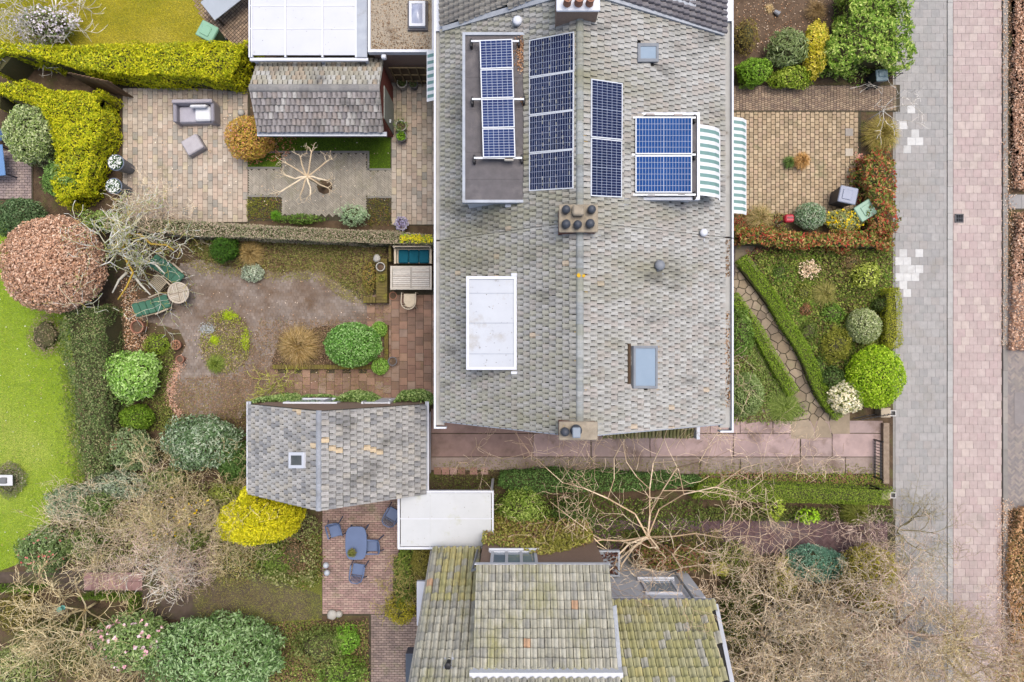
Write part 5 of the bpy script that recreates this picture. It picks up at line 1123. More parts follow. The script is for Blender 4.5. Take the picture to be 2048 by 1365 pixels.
# blue plastic set on the brick terrace
blu = C(104,122,158); blu2 = C(84,104,142)
p = W(712,1087,.72); bt = thing('oval_table', 'blue plastic garden table with rounded ends on the brick terrace', 'table', (p[0],p[1],0)); out = []
for a in np.linspace(0, 2*math.pi, 33)[:-1]: c, s = math.cos(a), math.sin(a); out.append((.40*np.sign(c)*abs(c)**.45, .62*np.sign(s)*abs(s)**.75))
MB().prism(out, .68, .72, blu, inset=.012).build('top', M_plas, bt)
for sx in (-1,1):
    for sy in (-1,1): MB().tube([(sx*.26,sy*.4,.69),(sx*.32,sy*.5,0)], [.04,.03], 8, blu2).build('leg', M_plas, bt)
pp = pot('small potted plant standing on the blue plastic table', 713,1094,8,.16,M_dpot,plant=(PAL((104,110,56),(130,128,70),(150,120,70)),180,1.1,.10)); pp.location.z = .72
cc = thing('plastic_chair', 'blue slatted plastic armchair turned away at the table corner by the yellow conifer', 'garden chair', (0,0,0), group=None)
MB().cbox((0,.02,.41), (.44,.42,.035), .015, tint=blu).build('seat', M_plas, cc)
for i in range(8): MB().cbox((-.175+i*.05,-.27,.64), (.026,.02,.36), .006, tint=blu, M=Matrix.Rotation(.28,3,'X')).build('back_slat', M_plas, cc)
MB().tube([(-.25,.2,.62),(-.26,-.1,.64),(-.22,-.30,.74),(-.1,-.35,.85),(.1,-.35,.85),(.22,-.30,.74),(.26,-.1,.64),(.25,.2,.62)], .024, 6, blu).build('back_frame', M_plas, cc, smooth=True)
MB().cbox((0,-.21,.46), (.44,.03,.05), .01, tint=blu).build('lower_rail', M_plas, cc)
for sx in (-1,1):
    MB().cbox((sx*.255,.03,.64), (.055,.36,.02), .008, tint=blu).build('armrest', M_plas, cc)
    MB().tube([(sx*.25,.2,.63),(sx*.28,.26,0)], .02, 6, blu2).build('leg', M_plas, cc); MB().tube([(sx*.22,-.24,.5),(sx*.28,-.36,0)], .02, 6, blu2).build('leg', M_plas, cc)
first = True
for lab, px, py, rz in (('blue slatted plastic armchair turned away at the table corner by the yellow conifer',670,1062,R(-165)),('blue plastic armchair standing alone against the white carport',785,1030,R(-30)),('blue plastic armchair pushed under the long side of the blue table',744,1092,R(90)),('blue plastic armchair at the rounded end of the blue table',716,1141,R(-8))):
    p = W(px,py,.5); o = cc if first else dup(cc, (0,0,0), 0); first = False
    o.location = (p[0],p[1],.04); o.rotation_euler = (0,0,rz); o['label'] = lab
for lab, px, py in (('silver globe garden lamp nearer the blue table',652,1131),('silver globe garden lamp farther from the blue table',654,1146)):
    p = W(px,py,.5); o = thing('garden_lamp', lab, 'garden lamp', (p[0],p[1],0)); MB().tube([(-.12,-.06,0),(0,0,.45)], .018, 6, C(200,196,186)).build('stem', M_tint, o)
    MB().lathe((0,0,.40), [(.03,0),(.09,.03),(.115,.1),(.09,.17),(.03,.2)], 14, C(200,206,214)).build('globe', M_plas, o, smooth=True)
# wheelie bins
def bin_(label, px, py, rz, body, lid, w_=.58, d_=.62, h=1.02):
    p = W(px,py,h); o = thing('wheelie_bin', label, 'wheelie bin', (p[0],p[1],0), rz); mb = MB(); V = []
    for z, k in ((.06,.80),(h*.86,.97),(h*.92,1.0)):
        for sx, sy in ((-1,-1),(1,-1),(1,1),(-1,1)): V.append((sx*w_/2*k, sy*d_/2*k, z))
    mb.add(V, [[j*4+i,j*4+(i+1)%4,(j+1)*4+(i+1)%4,(j+1)*4+i] for j in range(2) for i in range(4)], NG=[[3,2,1,0]], tint=body).build('body', M_plas, o)
    MB().cbox((0,0,h*.955), (w_*1.06,d_*1.08,h*.06), .03, tint=lid).build('lid', M_plas, o); MB().cbox((0,.04,h*.985+.01), (w_*.62,d_*.56,.035), .02, tint=tuple(v*1.05 for v in lid)).build('lid_panel', M_plas, o)
    MB().tube([(-w_*.4,-d_*.56,h*.93),(w_*.4,-d_*.56,h*.93)], .018, 6, body).build('handle', M_plas, o)
    for sx in (-1,1): MB().tube([(sx*w_*.36,-d_*.38,.1),(sx*w_*.46,-d_*.38,.1)], .1, 12, C(40,40,42)).build('wheel', M_plas, o)
dkg = C(60,64,76)
bin_('grey wheelie bin at the corner of the yellow patio', 1697,390, R(78), dkg, C(152,158,176)); bin_('pale green wheelie bin squeezed behind the flowering shrub', 1732,421, R(-58), C(84,116,92), C(150,186,160), h=.9)
bin_('mint green wheelie bin beside the lime hedge on the mossy lawn', 413,62, R(62), C(70,116,88), C(140,186,154)); bin_('dark bin hidden under the laurel by the iron fence', 1765,150, R(5), C(44,56,58), C(110,132,140), w_=.42, d_=.4, h=.9)
# grey table at the top edge, blue table at the left edge
p = W(452,-6,.74); gt = thing('grey_table', 'grey slab topped garden table standing askew on the cobbles', 'table', (p[0],p[1],0), R(38)); MB().cbox((0,0,.72), (1.75,.86,.05), .012, tint=C(178,186,194)).build('top', M_plas, gt)
for sx in (-1,1):
    for sy in (-1,1): MB().cbox((sx*.75,sy*.33,.35), (.07,.07,.69), .01, tint=C(60,60,64)).build('leg', M_plas, gt)
p = W(-14,322,.74); b2 = thing('blue_table', 'blue topped patio table at the edge of the side patio', 'table', (p[0],p[1],0), R(6)); MB().cbox((0,0,.72), (.80,1.15,.04), .015, tint=C(108,148,196)).build('top', M_plas, b2)
for sx in (-1,1):
    for sy in (-1,1): MB().cbox((sx*.34,sy*.5,.35), (.05,.05,.69), .01, tint=C(50,58,76)).build('leg', M_plas, b2)
p = W(-2,270,.45); b3 = thing('blue_stool', 'dark blue garden stool tucked beside the blue patio table', 'stool', (p[0],p[1],0)); MB().lathe((0,0,.42), [(.22,0),(.24,.03),(.2,.05)], 18, C(64,92,132)).build('seat', M_plas, b3)
for a in (.7,2.3,3.9,5.4): MB().tube([(.14*math.cos(a),.14*math.sin(a),.42),(.2*math.cos(a),.2*math.sin(a),0)], .018, 6, C(50,58,76)).build('leg', M_plas, b3)
# red letter box on a post
p = W(1579,437,1.1); mbx = thing('letter_box', 'red letter box on a short post next to the variegated shrub', 'letter box', (p[0],p[1],0)); MB().cbox((0,0,1.0), (.34,.28,.28), .05, tint=C(196,40,60)).build('box', M_plas, mbx); MB().cbox((.02,.02,1.15), (.22,.06,.012), .005, tint=C(120,20,36)).build('slot', M_plas, mbx); MB().cbox((0,0,.43), (.07,.07,.86), .01, tint=C(176,160,146)).build('post', M_wood, mbx)
MB().cbox((0,-.02,.02), (.2,.24,.05), .01, tint=C(196,180,170)).build('base', M_tint, mbx)
# wooden trellis fence by the shed passage
tf = thing('trellis_fence', 'wooden trellis fence closing the passage beside the brick shed', 'fence', tuple(W(815,128)))
ya_ = 9.70
for i in range(7): bx(tf, 'post', M_wood, -4.35+i*.31, -4.30+i*.31, ya_-.03, ya_+.02, 0, 1.75, C(146,126,92))
for z_ in (.4,1.0,1.65): bx(tf, 'rail', M_wood, -4.4, -2.45, ya_+.02, ya_+.05, z_, z_+.06, C(196,170,124))
for z_ in np.arange(.1,1.5,.13): bx(tf, 'board', M_wood, -4.4, -2.45, ya_+.052, ya_+.07, z_, z_+.11, C(112,92,68))
# wooden fence behind the lime conifer
wf2 = thing('board_fence', 'weathered brown board fence between the lime hedge and the conifer', 'fence', tuple(W(215,178)))
for i in range(9): x = -15.75+i*.16; MB().cbox((x,9.55-.035*i,.85), (.15,.03,1.7), .005, tint=C(*random.choice(((128,100,76),(112,88,66),(140,112,86))))).build('board', M_wood, wf2, world=True)
for z_ in (.4,1.4): MB().cbox((-15.1,9.45,z_), (1.4,.05,.08), .005, rz=-.215, tint=C(116,92,70)).build('rail', M_wood, wf2, world=True)
# raised bed walls (mossy timber and brick)
M_moss = mat('mossy_brick', C(128,116,60), C(104,88,56), scale=6, rough=1, bump=.5, bscale=40, over=(C(142,136,52),3,.5,.65))
rb = thing('raised_bed_wall', 'low mossy brick bed wall beside the slatted wooden table', 'bed wall', tuple(W(765,565)))
def wall_bricks(parent, px0, py0, px1, py1, h, m=M_moss, n=None):
    A, B = W(px0,py0,h), W(px1,py1,h); horiz = abs(B[0]-A[0]) > abs(B[1]-A[1]); L = max(abs(B[0]-A[0]), abs(B[1]-A[1])); w_ = min(abs(B[0]-A[0]), abs(B[1]-A[1])); n = n or max(1,int(L/.11)); c = (A+B)/2
    for i in range(n):
        t = (i+.5)/n-.5; q = (c[0]+(t*L if horiz else 0), c[1]+(0 if horiz else t*L), h/2)
        MB().cbox(q, (L/n*.95 if horiz else w_, w_ if horiz else L/n*.95, h+random.uniform(-.01,.01)), .008).build('brick', m, parent, world=True)
wall_bricks(rb, 752,517,774,606,.55); wall_bricks(rb, 726,594,751,606,.5); wall_bricks(rb, 777,489,782,524,.6)
rb2 = thing('raised_bed_wall', 'low mossy brick edging round the bed of the large round shrub', 'bed wall', tuple(W(700,740))); wall_bricks(rb2, 545,730,742,739,.22); wall_bricks(rb2, 768,650,776,728,.25)
M_oldbrick = mat('old_edging_brick', C(178,158,136), C(152,132,112), scale=8, rough=.95, bump=.4)
# low brick street wall, piers with lamps, iron gate
bw = thing('street_wall', 'low coping brick wall between the pink drive and the pavement', 'wall', tuple(W(1772,920)))
wall_bricks(bw, 1767,847,1779,968,.22, M_oldbrick, 44)
for lab, px, py in (('square brick pier at the lime shrub with a small path light','1772','826'),('square brick pier at the hedge end with a small path light','1772','990')):
    x, y = int(px), int(py); o = thing('gate_pier', lab, 'pier', tuple(W(x,y))); p = W(x,y,.5)
    MB().cbox((p[0],p[1],.22), (.32,.32,.44), .01).build('brickwork', M_oldbrick, o, world=True); MB().cbox((p[0],p[1],.47), (.36,.36,.06), .012, tint=C(196,180,156)).build('coping', M_pav, o, world=True)
    l_ = W(x+14,y+1,.2); b = thing_part('path_light', o, l_)
    for sx, sy, dx, dy in ((-1,0,.03,.22),(1,0,.03,.22),(0,-1,.16,.03),(0,1,.16,.03)): MB().box((l_[0]+sx*.095,l_[1]+sy*.095,.12), (dx,dy,.2), tint=C(216,212,206)).build('frame', M_tint, b, world=True)
    MB().box((l_[0],l_[1],.08), (.15,.15,.1), tint=C(90,88,86)).build('lens', M_tint, b, world=True)
ig = thing('iron_gate', 'open black iron gate standing along the end of the pink drive', 'gate', tuple(W(1752,908)))
gx = 13.77
for z_ in (.1,.5): bx(ig, 'rail', M_black, gx-.02, gx+.02, -5.15, -3.75, z_, z_+.03)
for i in range(13): y = -3.78-i*.112; MB().tube([(gx,y,.06),(gx,y,.62)], .012, 5).build('bar', M_black, ig, world=True)
for y in (-3.74,-5.17): MB().tube([(gx,y,0),(gx,y,.7)], .022, 6).build('post', M_black, ig, world=True)
i2 = thing('iron_fence', 'short black iron fence beside the cream flowering shrub', 'fence', tuple(W(1735,830)))
for k in range(8): p = W(1706+k*8, 836-k*1.5, 0); MB().tube([p, p+[0,0,.75]], .012, 5).build('bar', M_black, i2, world=True)
for z_ in (.15,.65): MB().tube([W(1704,836)+[0,0,z_], W(1764,825)+[0,0,z_]], .014, 5).build('rail', M_black, i2, world=True)
i3 = thing('iron_fence', 'low black iron fence in front of the laurel by the brick drive', 'fence', tuple(W(1760,160)))
for k in range(9): p = W(1728+k*7, 160, 0); MB().tube([p, p+[0,0,.7]], .012, 5).build('bar', M_black, i3, world=True)
for z_ in (.15,.62): MB().tube([W(1726,160)+[0,0,z_], W(1788,160)+[0,0,z_]], .014, 5).build('rail', M_black, i3, world=True)
# small oddments
p = W(1553,18,.3); o = thing('broom_plant', 'small grey pot tipped over with straw coloured grass on bare soil', 'flower pot', (p[0],p[1],0), R(-35)); MB().tube([(0,0,.1),(.22,.0,.12)], [.07,.1], 12, C(150,152,158)).build('pot', M_plas, o)
mb = MB(); strands(mb, (-.22,0), 120, .25, .16, PAL((206,184,140),(180,156,112)), .012); mb.build('grass_tuft', M_leaf, o)
p = W(12,961,.5); o = thing('bird_table', 'white bird table among grey heather on the green lawn', 'bird table', (p[0],p[1],0)); MB().cbox((0,0,.5), (.5,.4,.04), .01, tint=C(226,226,226)).build('tray', M_tint, o); MB().tube([(0,0,0),(0,0,.5)], .03, 6, C(160,150,140)).build('post', M_tint, o); MB().cbox((-.06,0,.56), (.24,.22,.08), .02, tint=C(120,120,120)).build('dish', M_tint, o)
p = W(117,1221,2.2); o = thing('bird_feeder', 'small turquoise bird feeder hanging in the bare tree at the hedge corner', 'bird feeder', (p[0],p[1],1.95)); MB().lathe((0,0,0), [(.07,0),(.09,.02),(.06,.04),(.06,.2),(.1,.22),(.02,.3)], 12, C(120,190,170)).build('tube', M_plas, o); MB().tube([(0,0,.28),(0,0,.55)], .006, 4, C(90,90,90)).build('hook', M_tint, o)
p = W(820,1335,.5); o = thing('slate_planter', 'dark slate grey planter box standing against the pantiled house', 'planter', (p[0],p[1],0)); MB().cbox((0,0,.3), (.30,1.1,.6), .015, tint=C(92,100,116)).build('box', M_plas, o); MB().cbox((0,0,.6), (.24,1.02,.03), .005, tint=C(70,80,92)).build('soil', M_plas, o)
for lab, px, py, r_ in (('mossy boulder at the foot of the brick terrace',663,1232,11),('smaller pale boulder at the foot of the brick terrace',677,1231,7),('pale stone on the mossy bed wall near the bench',758,520,8),('pale stone by the shed and the copper shrub',480,224,7)):
    p = W(px,py,.2); V = []; n = 10
    for j in range(6):
        e = -.5+j*.4; e = -math.pi/2+math.pi*j/5
        for i in range(n): a = 2*math.pi*i/n; k = 1+random.uniform(-.12,.12); V.append((p[0]+math.cos(a)*math.cos(e)*r_*.019*k, p[1]+math.sin(a)*math.cos(e)*r_*.019*k, .10+(.5 if 'bed' in lab else 0)+math.sin(e)*.12))
    o = MB().add(V, [[j*n+i,j*n+(i+1)%n,(j+1)*n+(i+1)%n,(j+1)*n+i] for j in range(5) for i in range(n)], tint=C(196,186,170)).build('boulder', M_stone, smooth=True); tag(o, lab, 'stone')
# ------------------------------------------------------------------ vegetation
lime = PAL((190,188,36),(168,172,30),(206,200,60),(146,156,24),(178,186,70)); limeD = PAL((150,164,44),(128,146,36),(176,184,70),(108,128,34))
dark = PAL((92,110,72),(74,94,58),(110,126,88),(62,80,48)); gr_hedge = PAL((112,128,76),(92,110,60),(134,142,94),(78,98,50),(146,138,102))
laurel = PAL((150,176,84),(124,154,60),(178,194,104),(104,136,50),(196,204,130)); box_ = PAL((104,132,44),(86,116,34),(122,148,60),(72,100,30))
varieg = PAL((128,146,92),(104,126,74),(158,168,120),(182,186,146)); photinia = PAL((150,100,64),(120,124,58),(166,112,74),(100,120,50),(166,74,58),(136,140,70),(184,148,100),(112,132,60))
brownl = PAL((206,172,146),(188,150,124),(220,192,168),(164,128,104),(202,162,130)); olive = PAL((136,140,66),(116,124,54),(158,156,84),(98,110,46))
teal = PAL((112,150,124),(92,130,106),(138,170,146),(80,112,92)); fresh = PAL((128,168,72),(104,146,54),(156,190,98),(88,128,44))
straw = PAL((198,180,138),(178,158,116),(212,196,156),(160,142,104)); dull = PAL((110,124,64),(92,106,52),(132,140,84),(124,112,70))
twig = PAL((204,184,154),(184,162,134),(218,202,174),(162,142,118)); pinkt = PAL((210,184,164),(190,164,146),(222,200,182),(166,142,126)); greyt = PAL((188,182,170),(168,160,146),(208,202,192))
# hedges
hedge('conifer_hedge', 'long lime yellow conifer hedge beside the veranda roof', 'hedge', [(-30,88),(150,90),(330,86),(440,84),(505,88),(522,118),(512,150),(494,188),(420,182),(300,180),(230,172),(150,150),(60,138),(-30,136)], 1.6, lime, .11, 1000, wob=.16, aspect=.3, up=.6)
hedge('conifer_hedge', 'broad lime conifer clipped round against the zinc planters', 'hedge', [(-30,168),(40,163),(90,176),(160,186),(205,186),(236,208),(246,250),(246,290),(232,318),(222,360),(214,398),(170,418),(128,410),(104,380),(108,310),(96,250),(80,215),(30,205),(-30,205)], 1.4, lime, .11, 1000, wob=.2, aspect=.3, up=.6)
hedge('privet_hedge', 'dusty dark hedge along the edge of the green lawn', 'hedge', [(118,640),(160,618),(198,612),(203,700),(208,800),(214,900),(206,948),(178,960),(158,940),(146,860),(140,760),(122,700)], 1.5, gr_hedge, .07, 900, wob=.24, rnd=.7, sil=False)
hedge('boundary_hedge', 'narrow clipped boundary hedge with browned top behind the teal bench', 'hedge', [(205,432),(330,438),(480,448),(640,456),(780,462),(868,470),(868,489),(780,487),(640,482),(480,475),(380,472),(300,462),(205,455)], 1.3, PAL((150,150,116),(128,134,96),(178,164,140),(190,170,150),(112,124,84)), 0.055, 1150, wob=.05, rnd=.7, sil=False, tops=lambda mb, poly, h: leaf_mesh(mb, np.c_[RNG.uniform(W(800,0,h)[0],W(865,0,h)[0],260), RNG.uniform(W(0,487,h)[1],W(0,470,h)[1],260), np.full(260,h+.06)], np.tile([0,0,1.],(260,1)), .075, tints(np.c_[RNG.random((260,3))], PAL((226,206,70),(206,196,60),(150,170,60)),3), .7, .6))
def strip(pts, w_):
    P = np.array(pts, float); T = np.gradient(P, axis=0); T /= np.linalg.norm(T, axis=1)[:,None]; n = np.c_[-T[:,1], T[:,0]]*w_/2
    return [tuple(q) for q in P+n]+[tuple(q) for q in (P-n)[::-1]]
hedge('box_hedge', 'long low box hedge on the street side of the flagstone path', 'hedge', strip([(1485,516),(1514,553),(1547,597),(1576,648),(1603,689),(1625,730),(1641,772),(1659,806),(1684,834)], 25), .5, PAL((124,150,46),(104,132,36),(140,162,62),(90,118,32)), .045, 1900, wob=.04, sil=False)
hedge('box_hedge', 'shorter low box hedge on the house side of the flagstone path', 'hedge', strip([(1468,592),(1490,622),(1515,658),(1538,700),(1562,742),(1590,788)], 24), .5, PAL((124,150,46),(104,132,36),(140,162,62),(90,118,32)), .045, 1900, wob=.04, sil=False)
hedge('privet_hedge', 'neatly clipped green hedge between the pink drive and the herringbone drive', 'hedge', [(1385,957),(1500,958),(1640,966),(1762,972),(1780,980),(1780,1012),(1640,1008),(1500,1004),(1385,998)], 1.0, PAL((120,142,48),(102,126,38),(140,156,66),(88,110,34)), .05, 1400, wob=.05)
hedge('ivy_hedge', 'dark ragged ivy hedge beside the pink drive under bare branches', 'hedge', [(1002,940),(1080,934),(1200,938),(1310,942),(1390,948),(1388,975),(1300,982),(1150,985),(1040,986),(994,972)], .9, PAL((88,118,60),(70,98,46),(108,138,76),(56,82,38)), .07, 1000, wob=.16)
hedge('photinia_hedge', 'red and bronze photinia hedge across the top of the front garden', 'hedge', [(1468,452),(1540,462),(1640,470),(1720,462),(1784,462),(1792,492),(1720,500),(1640,502),(1560,500),(1468,492)], 1.0, photinia, .13, 480, wob=.32, rnd=.8, sc=1.4, aspect=.4)
hedge('photinia_hedge', 'red tipped photinia hedge along the pavement beside the wheelie bins', 'hedge', [(1735,310),(1768,296),(1788,330),(1792,400),(1795,462),(1770,466),(1752,430),(1744,372),(1730,350)], 1.1, photinia, .13, 480, sil=False, wob=.32, rnd=.8, sc=1.4, aspect=.4)
hedge('privet_hedge', 'short olive hedge strip at the pavement edge', 'hedge', [(1779,576),(1800,574),(1806,600),(1806,690),(1796,697),(1777,692),(1776,630)], .9, PAL((160,162,56),(138,142,44),(182,176,78)), .05, 1400, wob=.06, sil=False)
hedge('laurel_hedge', 'large laurel hedge of glossy leaves at the corner of the brick drive', 'hedge', [(1706,-40),(1822,-40),(1824,60),(1825,108),(1802,122),(1740,118),(1700,122),(1664,108),(1672,70),(1700,44)], 1.6, laurel, .13, 620, wob=.42, aspect=.42, up=.7, rnd=.7, sil=False)
hedge('low_hedge', 'short clipped hedge at the corner of the dark earth path', 'hedge', [(180,1182),(280,1186),(280,1226),(262,1226),(260,1200),(180,1198)], .8, box_, .05, 1300, wob=.05)
hedge('low_hedge', 'low green hedge bordering the far end of the left lawn', 'hedge', [(-30,1166),(60,1168),(72,1184),(-30,1186)], .8, box_, .05, 1300, wob=.05)
hedge('beech_hedge', 'brown leaved hedge along the bike path above the grey slab', 'hedge', [(2022,10),(2032,-40),(2100,-40),(2100,384),(2024,378),(2018,250),(2020,110)], .35, brownl, .09, 620, wob=.14, rnd=.7)
hedge('beech_hedge', 'brown leaved hedge along the bike path between slab and bricks', 'hedge', [(2028,432),(2100,430),(2100,700),(2012,700),(2016,560)], .35, brownl, .09, 620, wob=.14, rnd=.7)
hedge('beech_hedge', 'brown leaved hedge along the bike path beside the bare street tree', 'hedge', [(2028,1015),(2100,1005),(2100,1400),(2004,1400),(2010,1250),(2006,1120),(2018,1060)], .4, PAL((190,150,112),(166,126,90),(206,170,132),(150,120,80),(158,142,80)), .09, 620, wob=.14, rnd=.7)
# ivy along the garage wall
def ivy(label, x0, x1, y0, y1, h, n=1):
    t = thing('wall_ivy', label, 'ivy', (*W((x0+x1)/2,(y0+y1)/2)[:2],0)); A, B = W(x0,y0,h*.6), W(x1,y1,h*.6); n = int((B[0]-A[0])*h*1500*n)
    P = np.c_[RNG.uniform(A[0],B[0],n), np.zeros(n), h*RNG.random(n)]; dpt = (A[1]-B[1]); e = np.clip(1-np.abs((P[:,0]-(A[0]+B[0])/2)/((B[0]-A[0])/2))**4, .1, 1)
    P[:,1] = B[1]+dpt*e*(.25+.75*RNG.random(n)**.5)*(.8+.3*fnoise(P,3)); mb = MB(); leaf_mesh(mb, P, np.tile([0,.7,.8],(n,1)), .08, tints(P, PAL((120,142,80),(96,122,60),(146,164,104),(80,104,50)),3), .7, .6); mb.build('foliage', M_leaf, t, world=True)
    MB().tube([((A[0]+B[0])/2,B[1]+.02,0),((A[0]+B[0])/2+.1,B[1]+.04,h*.5),((A[0]+B[0])/2-.2,B[1]+.03,h*.95)], .025, 6, C(120,100,80)).build('stem', M_bark, t, world=True)
ivy('ivy mound left of the white garage window', 508,602,790,806,1.5); ivy('ivy mound between the garage window and the white door', 672,758,783,807,1.7); ivy('ivy at the corner of garage and house', 792,866,776,808,1.8); ivy('low ivy under the white garage window', 600,675,788,796,.3)
t = thing('wall_climber', 'olive climbing plant covering the brick bay of the pantiled house', 'climber', (1.0,-6.7,0)); n = 9000; P = np.c_[RNG.uniform(-1.0,2.75,n), np.zeros(n), RNG.random(n)]
P[:,2] *= np.interp(P[:,0], [-1,-.2,.8,1.6,2.8], [3.6,3.9,4.5,4.3,3.2])+.3*fnoise(P,2); P[:,1] = -6.72+RNG.random(n)*.35*(1-P[:,2]/6)
mb = MB(); leaf_mesh(mb, P, np.tile([0,.8,.7],(n,1)), .085, tints(P, PAL((150,146,70),(126,126,56),(168,162,92),(140,112,80),(112,124,50)),1.6,rnd=.5), .6, .6); mb.build('foliage', M_leaf, t, world=True)
for x in (-.4,.7,1.8): MB().tube([(x,-6.66,0),(x+.15,-6.7,1.8),(x-.1,-6.7,3.5)], [.03,.02,.01], 6, C(120,100,80)).build('stem', M_bark, t, world=True)
# shrubs: name, label, category, x, y, r, h, palette, extras
B = blob
B('beech_tree', 'rounded copper brown beech tree at the corner of the lawn', 'tree', 106,528,95,3.0, brownl, .075, 1700, ry=96, z0=.5, wob=.07, rnd=.75, aspect=.6)
B('round_shrub', 'large round glossy green shrub on the sett terrace', 'shrub', 705,690,56,1.6, PAL((116,158,80),(92,136,58),(150,184,116),(76,114,46)), .085, 1100, ry=45, wob=.05, rnd=.7)
B('box_ball', 'small clipped box ball above the round glossy shrub', 'shrub', 758,659,16,.7, fresh, .045, 2200, wob=.05); B('box_ball', 'small clipped box ball below the round glossy shrub', 'shrub', 760,733,17,.7, fresh, .045, 2200, wob=.05)
B('lime_shrub', 'big bright lime green rounded shrub at the pavement', 'shrub', 1754,754,57,1.5, PAL((152,182,44),(130,162,34),(178,200,72),(110,142,30)), .075, 1300, ry=62, wob=.07, rnd=.65)
B('variegated_shrub', 'pale variegated rounded shrub behind the olive hedge strip', 'shrub', 1730,652,33,1.1, PAL((160,170,118),(136,150,92),(186,190,146),(120,132,80)), .06, 1400, ry=36, wob=.08)
B('flowering_shrub', 'cream flowered rounded shrub at the end of the box hedge', 'shrub', 1692,795,33,1.0, PAL((190,190,130),(150,160,90),(206,202,160)), .07, 900, wob=.1, flower=(420, PAL((238,232,206),(226,216,180)), .08))
B('rounded_shrub', 'rounded green shrub under the eaves by the pink drive', 'shrub', 1492,790,36,1.2, PAL((128,146,88),(104,124,66),(152,166,112),(88,108,56)), .06, 1400, ry=45, wob=.05)
B('mound_shrub', 'spreading green shrub under the eaves below the box hedge', 'shrub', 1480,665,28,.8, PAL((112,140,66),(92,120,50),(140,160,90)), .07, 900, ry=50, wob=.25, fullness=.9)
B('leafy_shrub', 'bright green leafy shrub beside the dark hedge', 'shrub', 262,752,47,1.8, PAL((150,184,98),(126,164,72),(178,204,130),(104,140,56)), .13, 620, ry=52, wob=.22, lumps=16, aspect=.38, rnd=.6)
B('dark_conifer', 'small dark green conifer next to the boundary hedge', 'shrub', 448,500,30,1.5, PAL((70,104,34),(56,86,26),(88,124,44)), .08, 1100, ry=26, wob=.2, aspect=.3, lumps=9)
B('silver_shrub', 'low silver grey shrub at the edge of the sett terrace', 'shrub', 504,546,23,.5, PAL((176,186,160),(156,168,142),(196,202,180)), .06, 1300, ry=19, wob=.15)
B('yellow_conifer', 'golden yellow conifer against the garage corner', 'tree', 513,1040,84,3.0, PAL((204,194,26),(180,176,22),(218,208,66),(156,160,26)), .095, 1150, ry=46, wob=.12, aspect=.35, rnd=.6)
B('golden_conifer', 'golden conifer shoot rising against the garage gutter', 'shrub', 508,984,17,2.8, PAL((204,194,26),(180,176,22),(218,208,66)), .09, 1100, wob=.15, aspect=.35)
B('rhododendron', 'large grey green rhododendron beside the garage', 'shrub', 398,886,72,2.0, PAL((124,146,110),(100,124,84),(160,174,146),(84,108,68),(180,186,160)), .12, 700, ry=54, wob=.2, lumps=22, aspect=.36, rnd=.65)
B('dark_shrub', 'dark glossy shrub between garage and rhododendron', 'shrub', 465,925,34,1.5, PAL((84,110,54),(66,92,42),(110,134,76)), .10, 800, ry=44, wob=.2, lumps=10)
B('rounded_shrub', 'rounded mid green shrub at the foot of the dark hedge', 'shrub', 272,835,32,1.2, PAL((110,138,44),(90,118,34),(136,160,64)), .06, 1300, ry=26, wob=.12)
B('laurel_shrub', 'dull green shrub between the hedge end and rhododendron', 'shrub', 262,900,50,1.5, PAL((120,136,92),(98,116,72),(146,158,118),(150,120,90)), .085, 900, ry=42, wob=.2, lumps=14)
B('grey_shrub', 'blue grey leaved shrub at the hedge end above the twiggy thicket', 'shrub', 225,975,62,1.5, PAL((140,152,124),(118,132,102),(164,172,148),(104,118,86)), .085, 800, ry=30, wob=.25, lumps=14)
B('camellia', 'pink flowered camellia at the edge of the left lawn', 'shrub', 80,1105,50,1.6, PAL((128,146,96),(104,124,74),(156,168,126)), .09, 750, ry=45, wob=.25, lumps=12, flower=(34, PAL((206,122,116),(186,92,90),(214,146,138)), .08))
B('grey_shrub', 'grey green shrub bulging over the left lawn corner', 'shrub', 140,1005,50,1.5, PAL((146,160,128),(122,138,104),(170,180,150)), .085, 800, ry=36, wob=.22, lumps=12)
B('rhododendron', 'dark rhododendron with pink white blooms at the earth path', 'shrub', 262,1285,80,2.0, PAL((134,156,96),(110,134,74),(162,178,124),(90,114,60)), .12, 620, ry=50, wob=.2, lumps=22, aspect=.4, flower=(60, PAL((240,214,216),(226,170,178)), .13))
B('rhododendron', 'broad dark green rhododendron below the shady lawn', 'shrub', 425,1320,130,2.0, PAL((128,156,100),(104,134,78),(158,180,132),(90,116,66)), .14, 620, ry=82, wob=.2, lumps=60, aspect=.36, rnd=.6)
B('variegated_shrub', 'grey variegated shrub beside the broad lime conifer', 'shrub', 58,270,46,1.9, PAL((150,166,104),(128,146,82),(182,190,140),(110,128,70)), .085, 1000, ry=64, wob=.15, lumps=12)
B('mid_green_shrub', 'mid green shrub at the foot of the broad lime conifer', 'shrub', 122,362,42,1.6, PAL((118,146,78),(96,126,60),(146,168,104)), .085, 950, ry=36, wob=.2, lumps=10)
B('dark_shrub', 'dark rounded shrub above the copper brown beech', 'shrub', 38,440,48,1.5, PAL((90,112,72),(72,94,56),(112,132,92)), .08, 950, ry=45, wob=.15)
B('copper_shrub', 'copper and yellow leaved shrub at the shed corner', 'shrub', 496,275,46,1.4, PAL((196,154,84),(172,130,70),(206,178,98),(168,150,60),(214,150,112)), .075, 1000, ry=44, wob=.1, rnd=.8)
B('white_flower_bush', 'white blossomed loose bush over the lime hedge', 'shrub', 92,48,60,1.3, PAL((130,150,90),(160,156,140),(106,128,70)), .075, 420, ry=34, wob=.3, lumps=10, fullness=.9, flower=(260, PAL((236,230,236),(214,204,214)), .07))
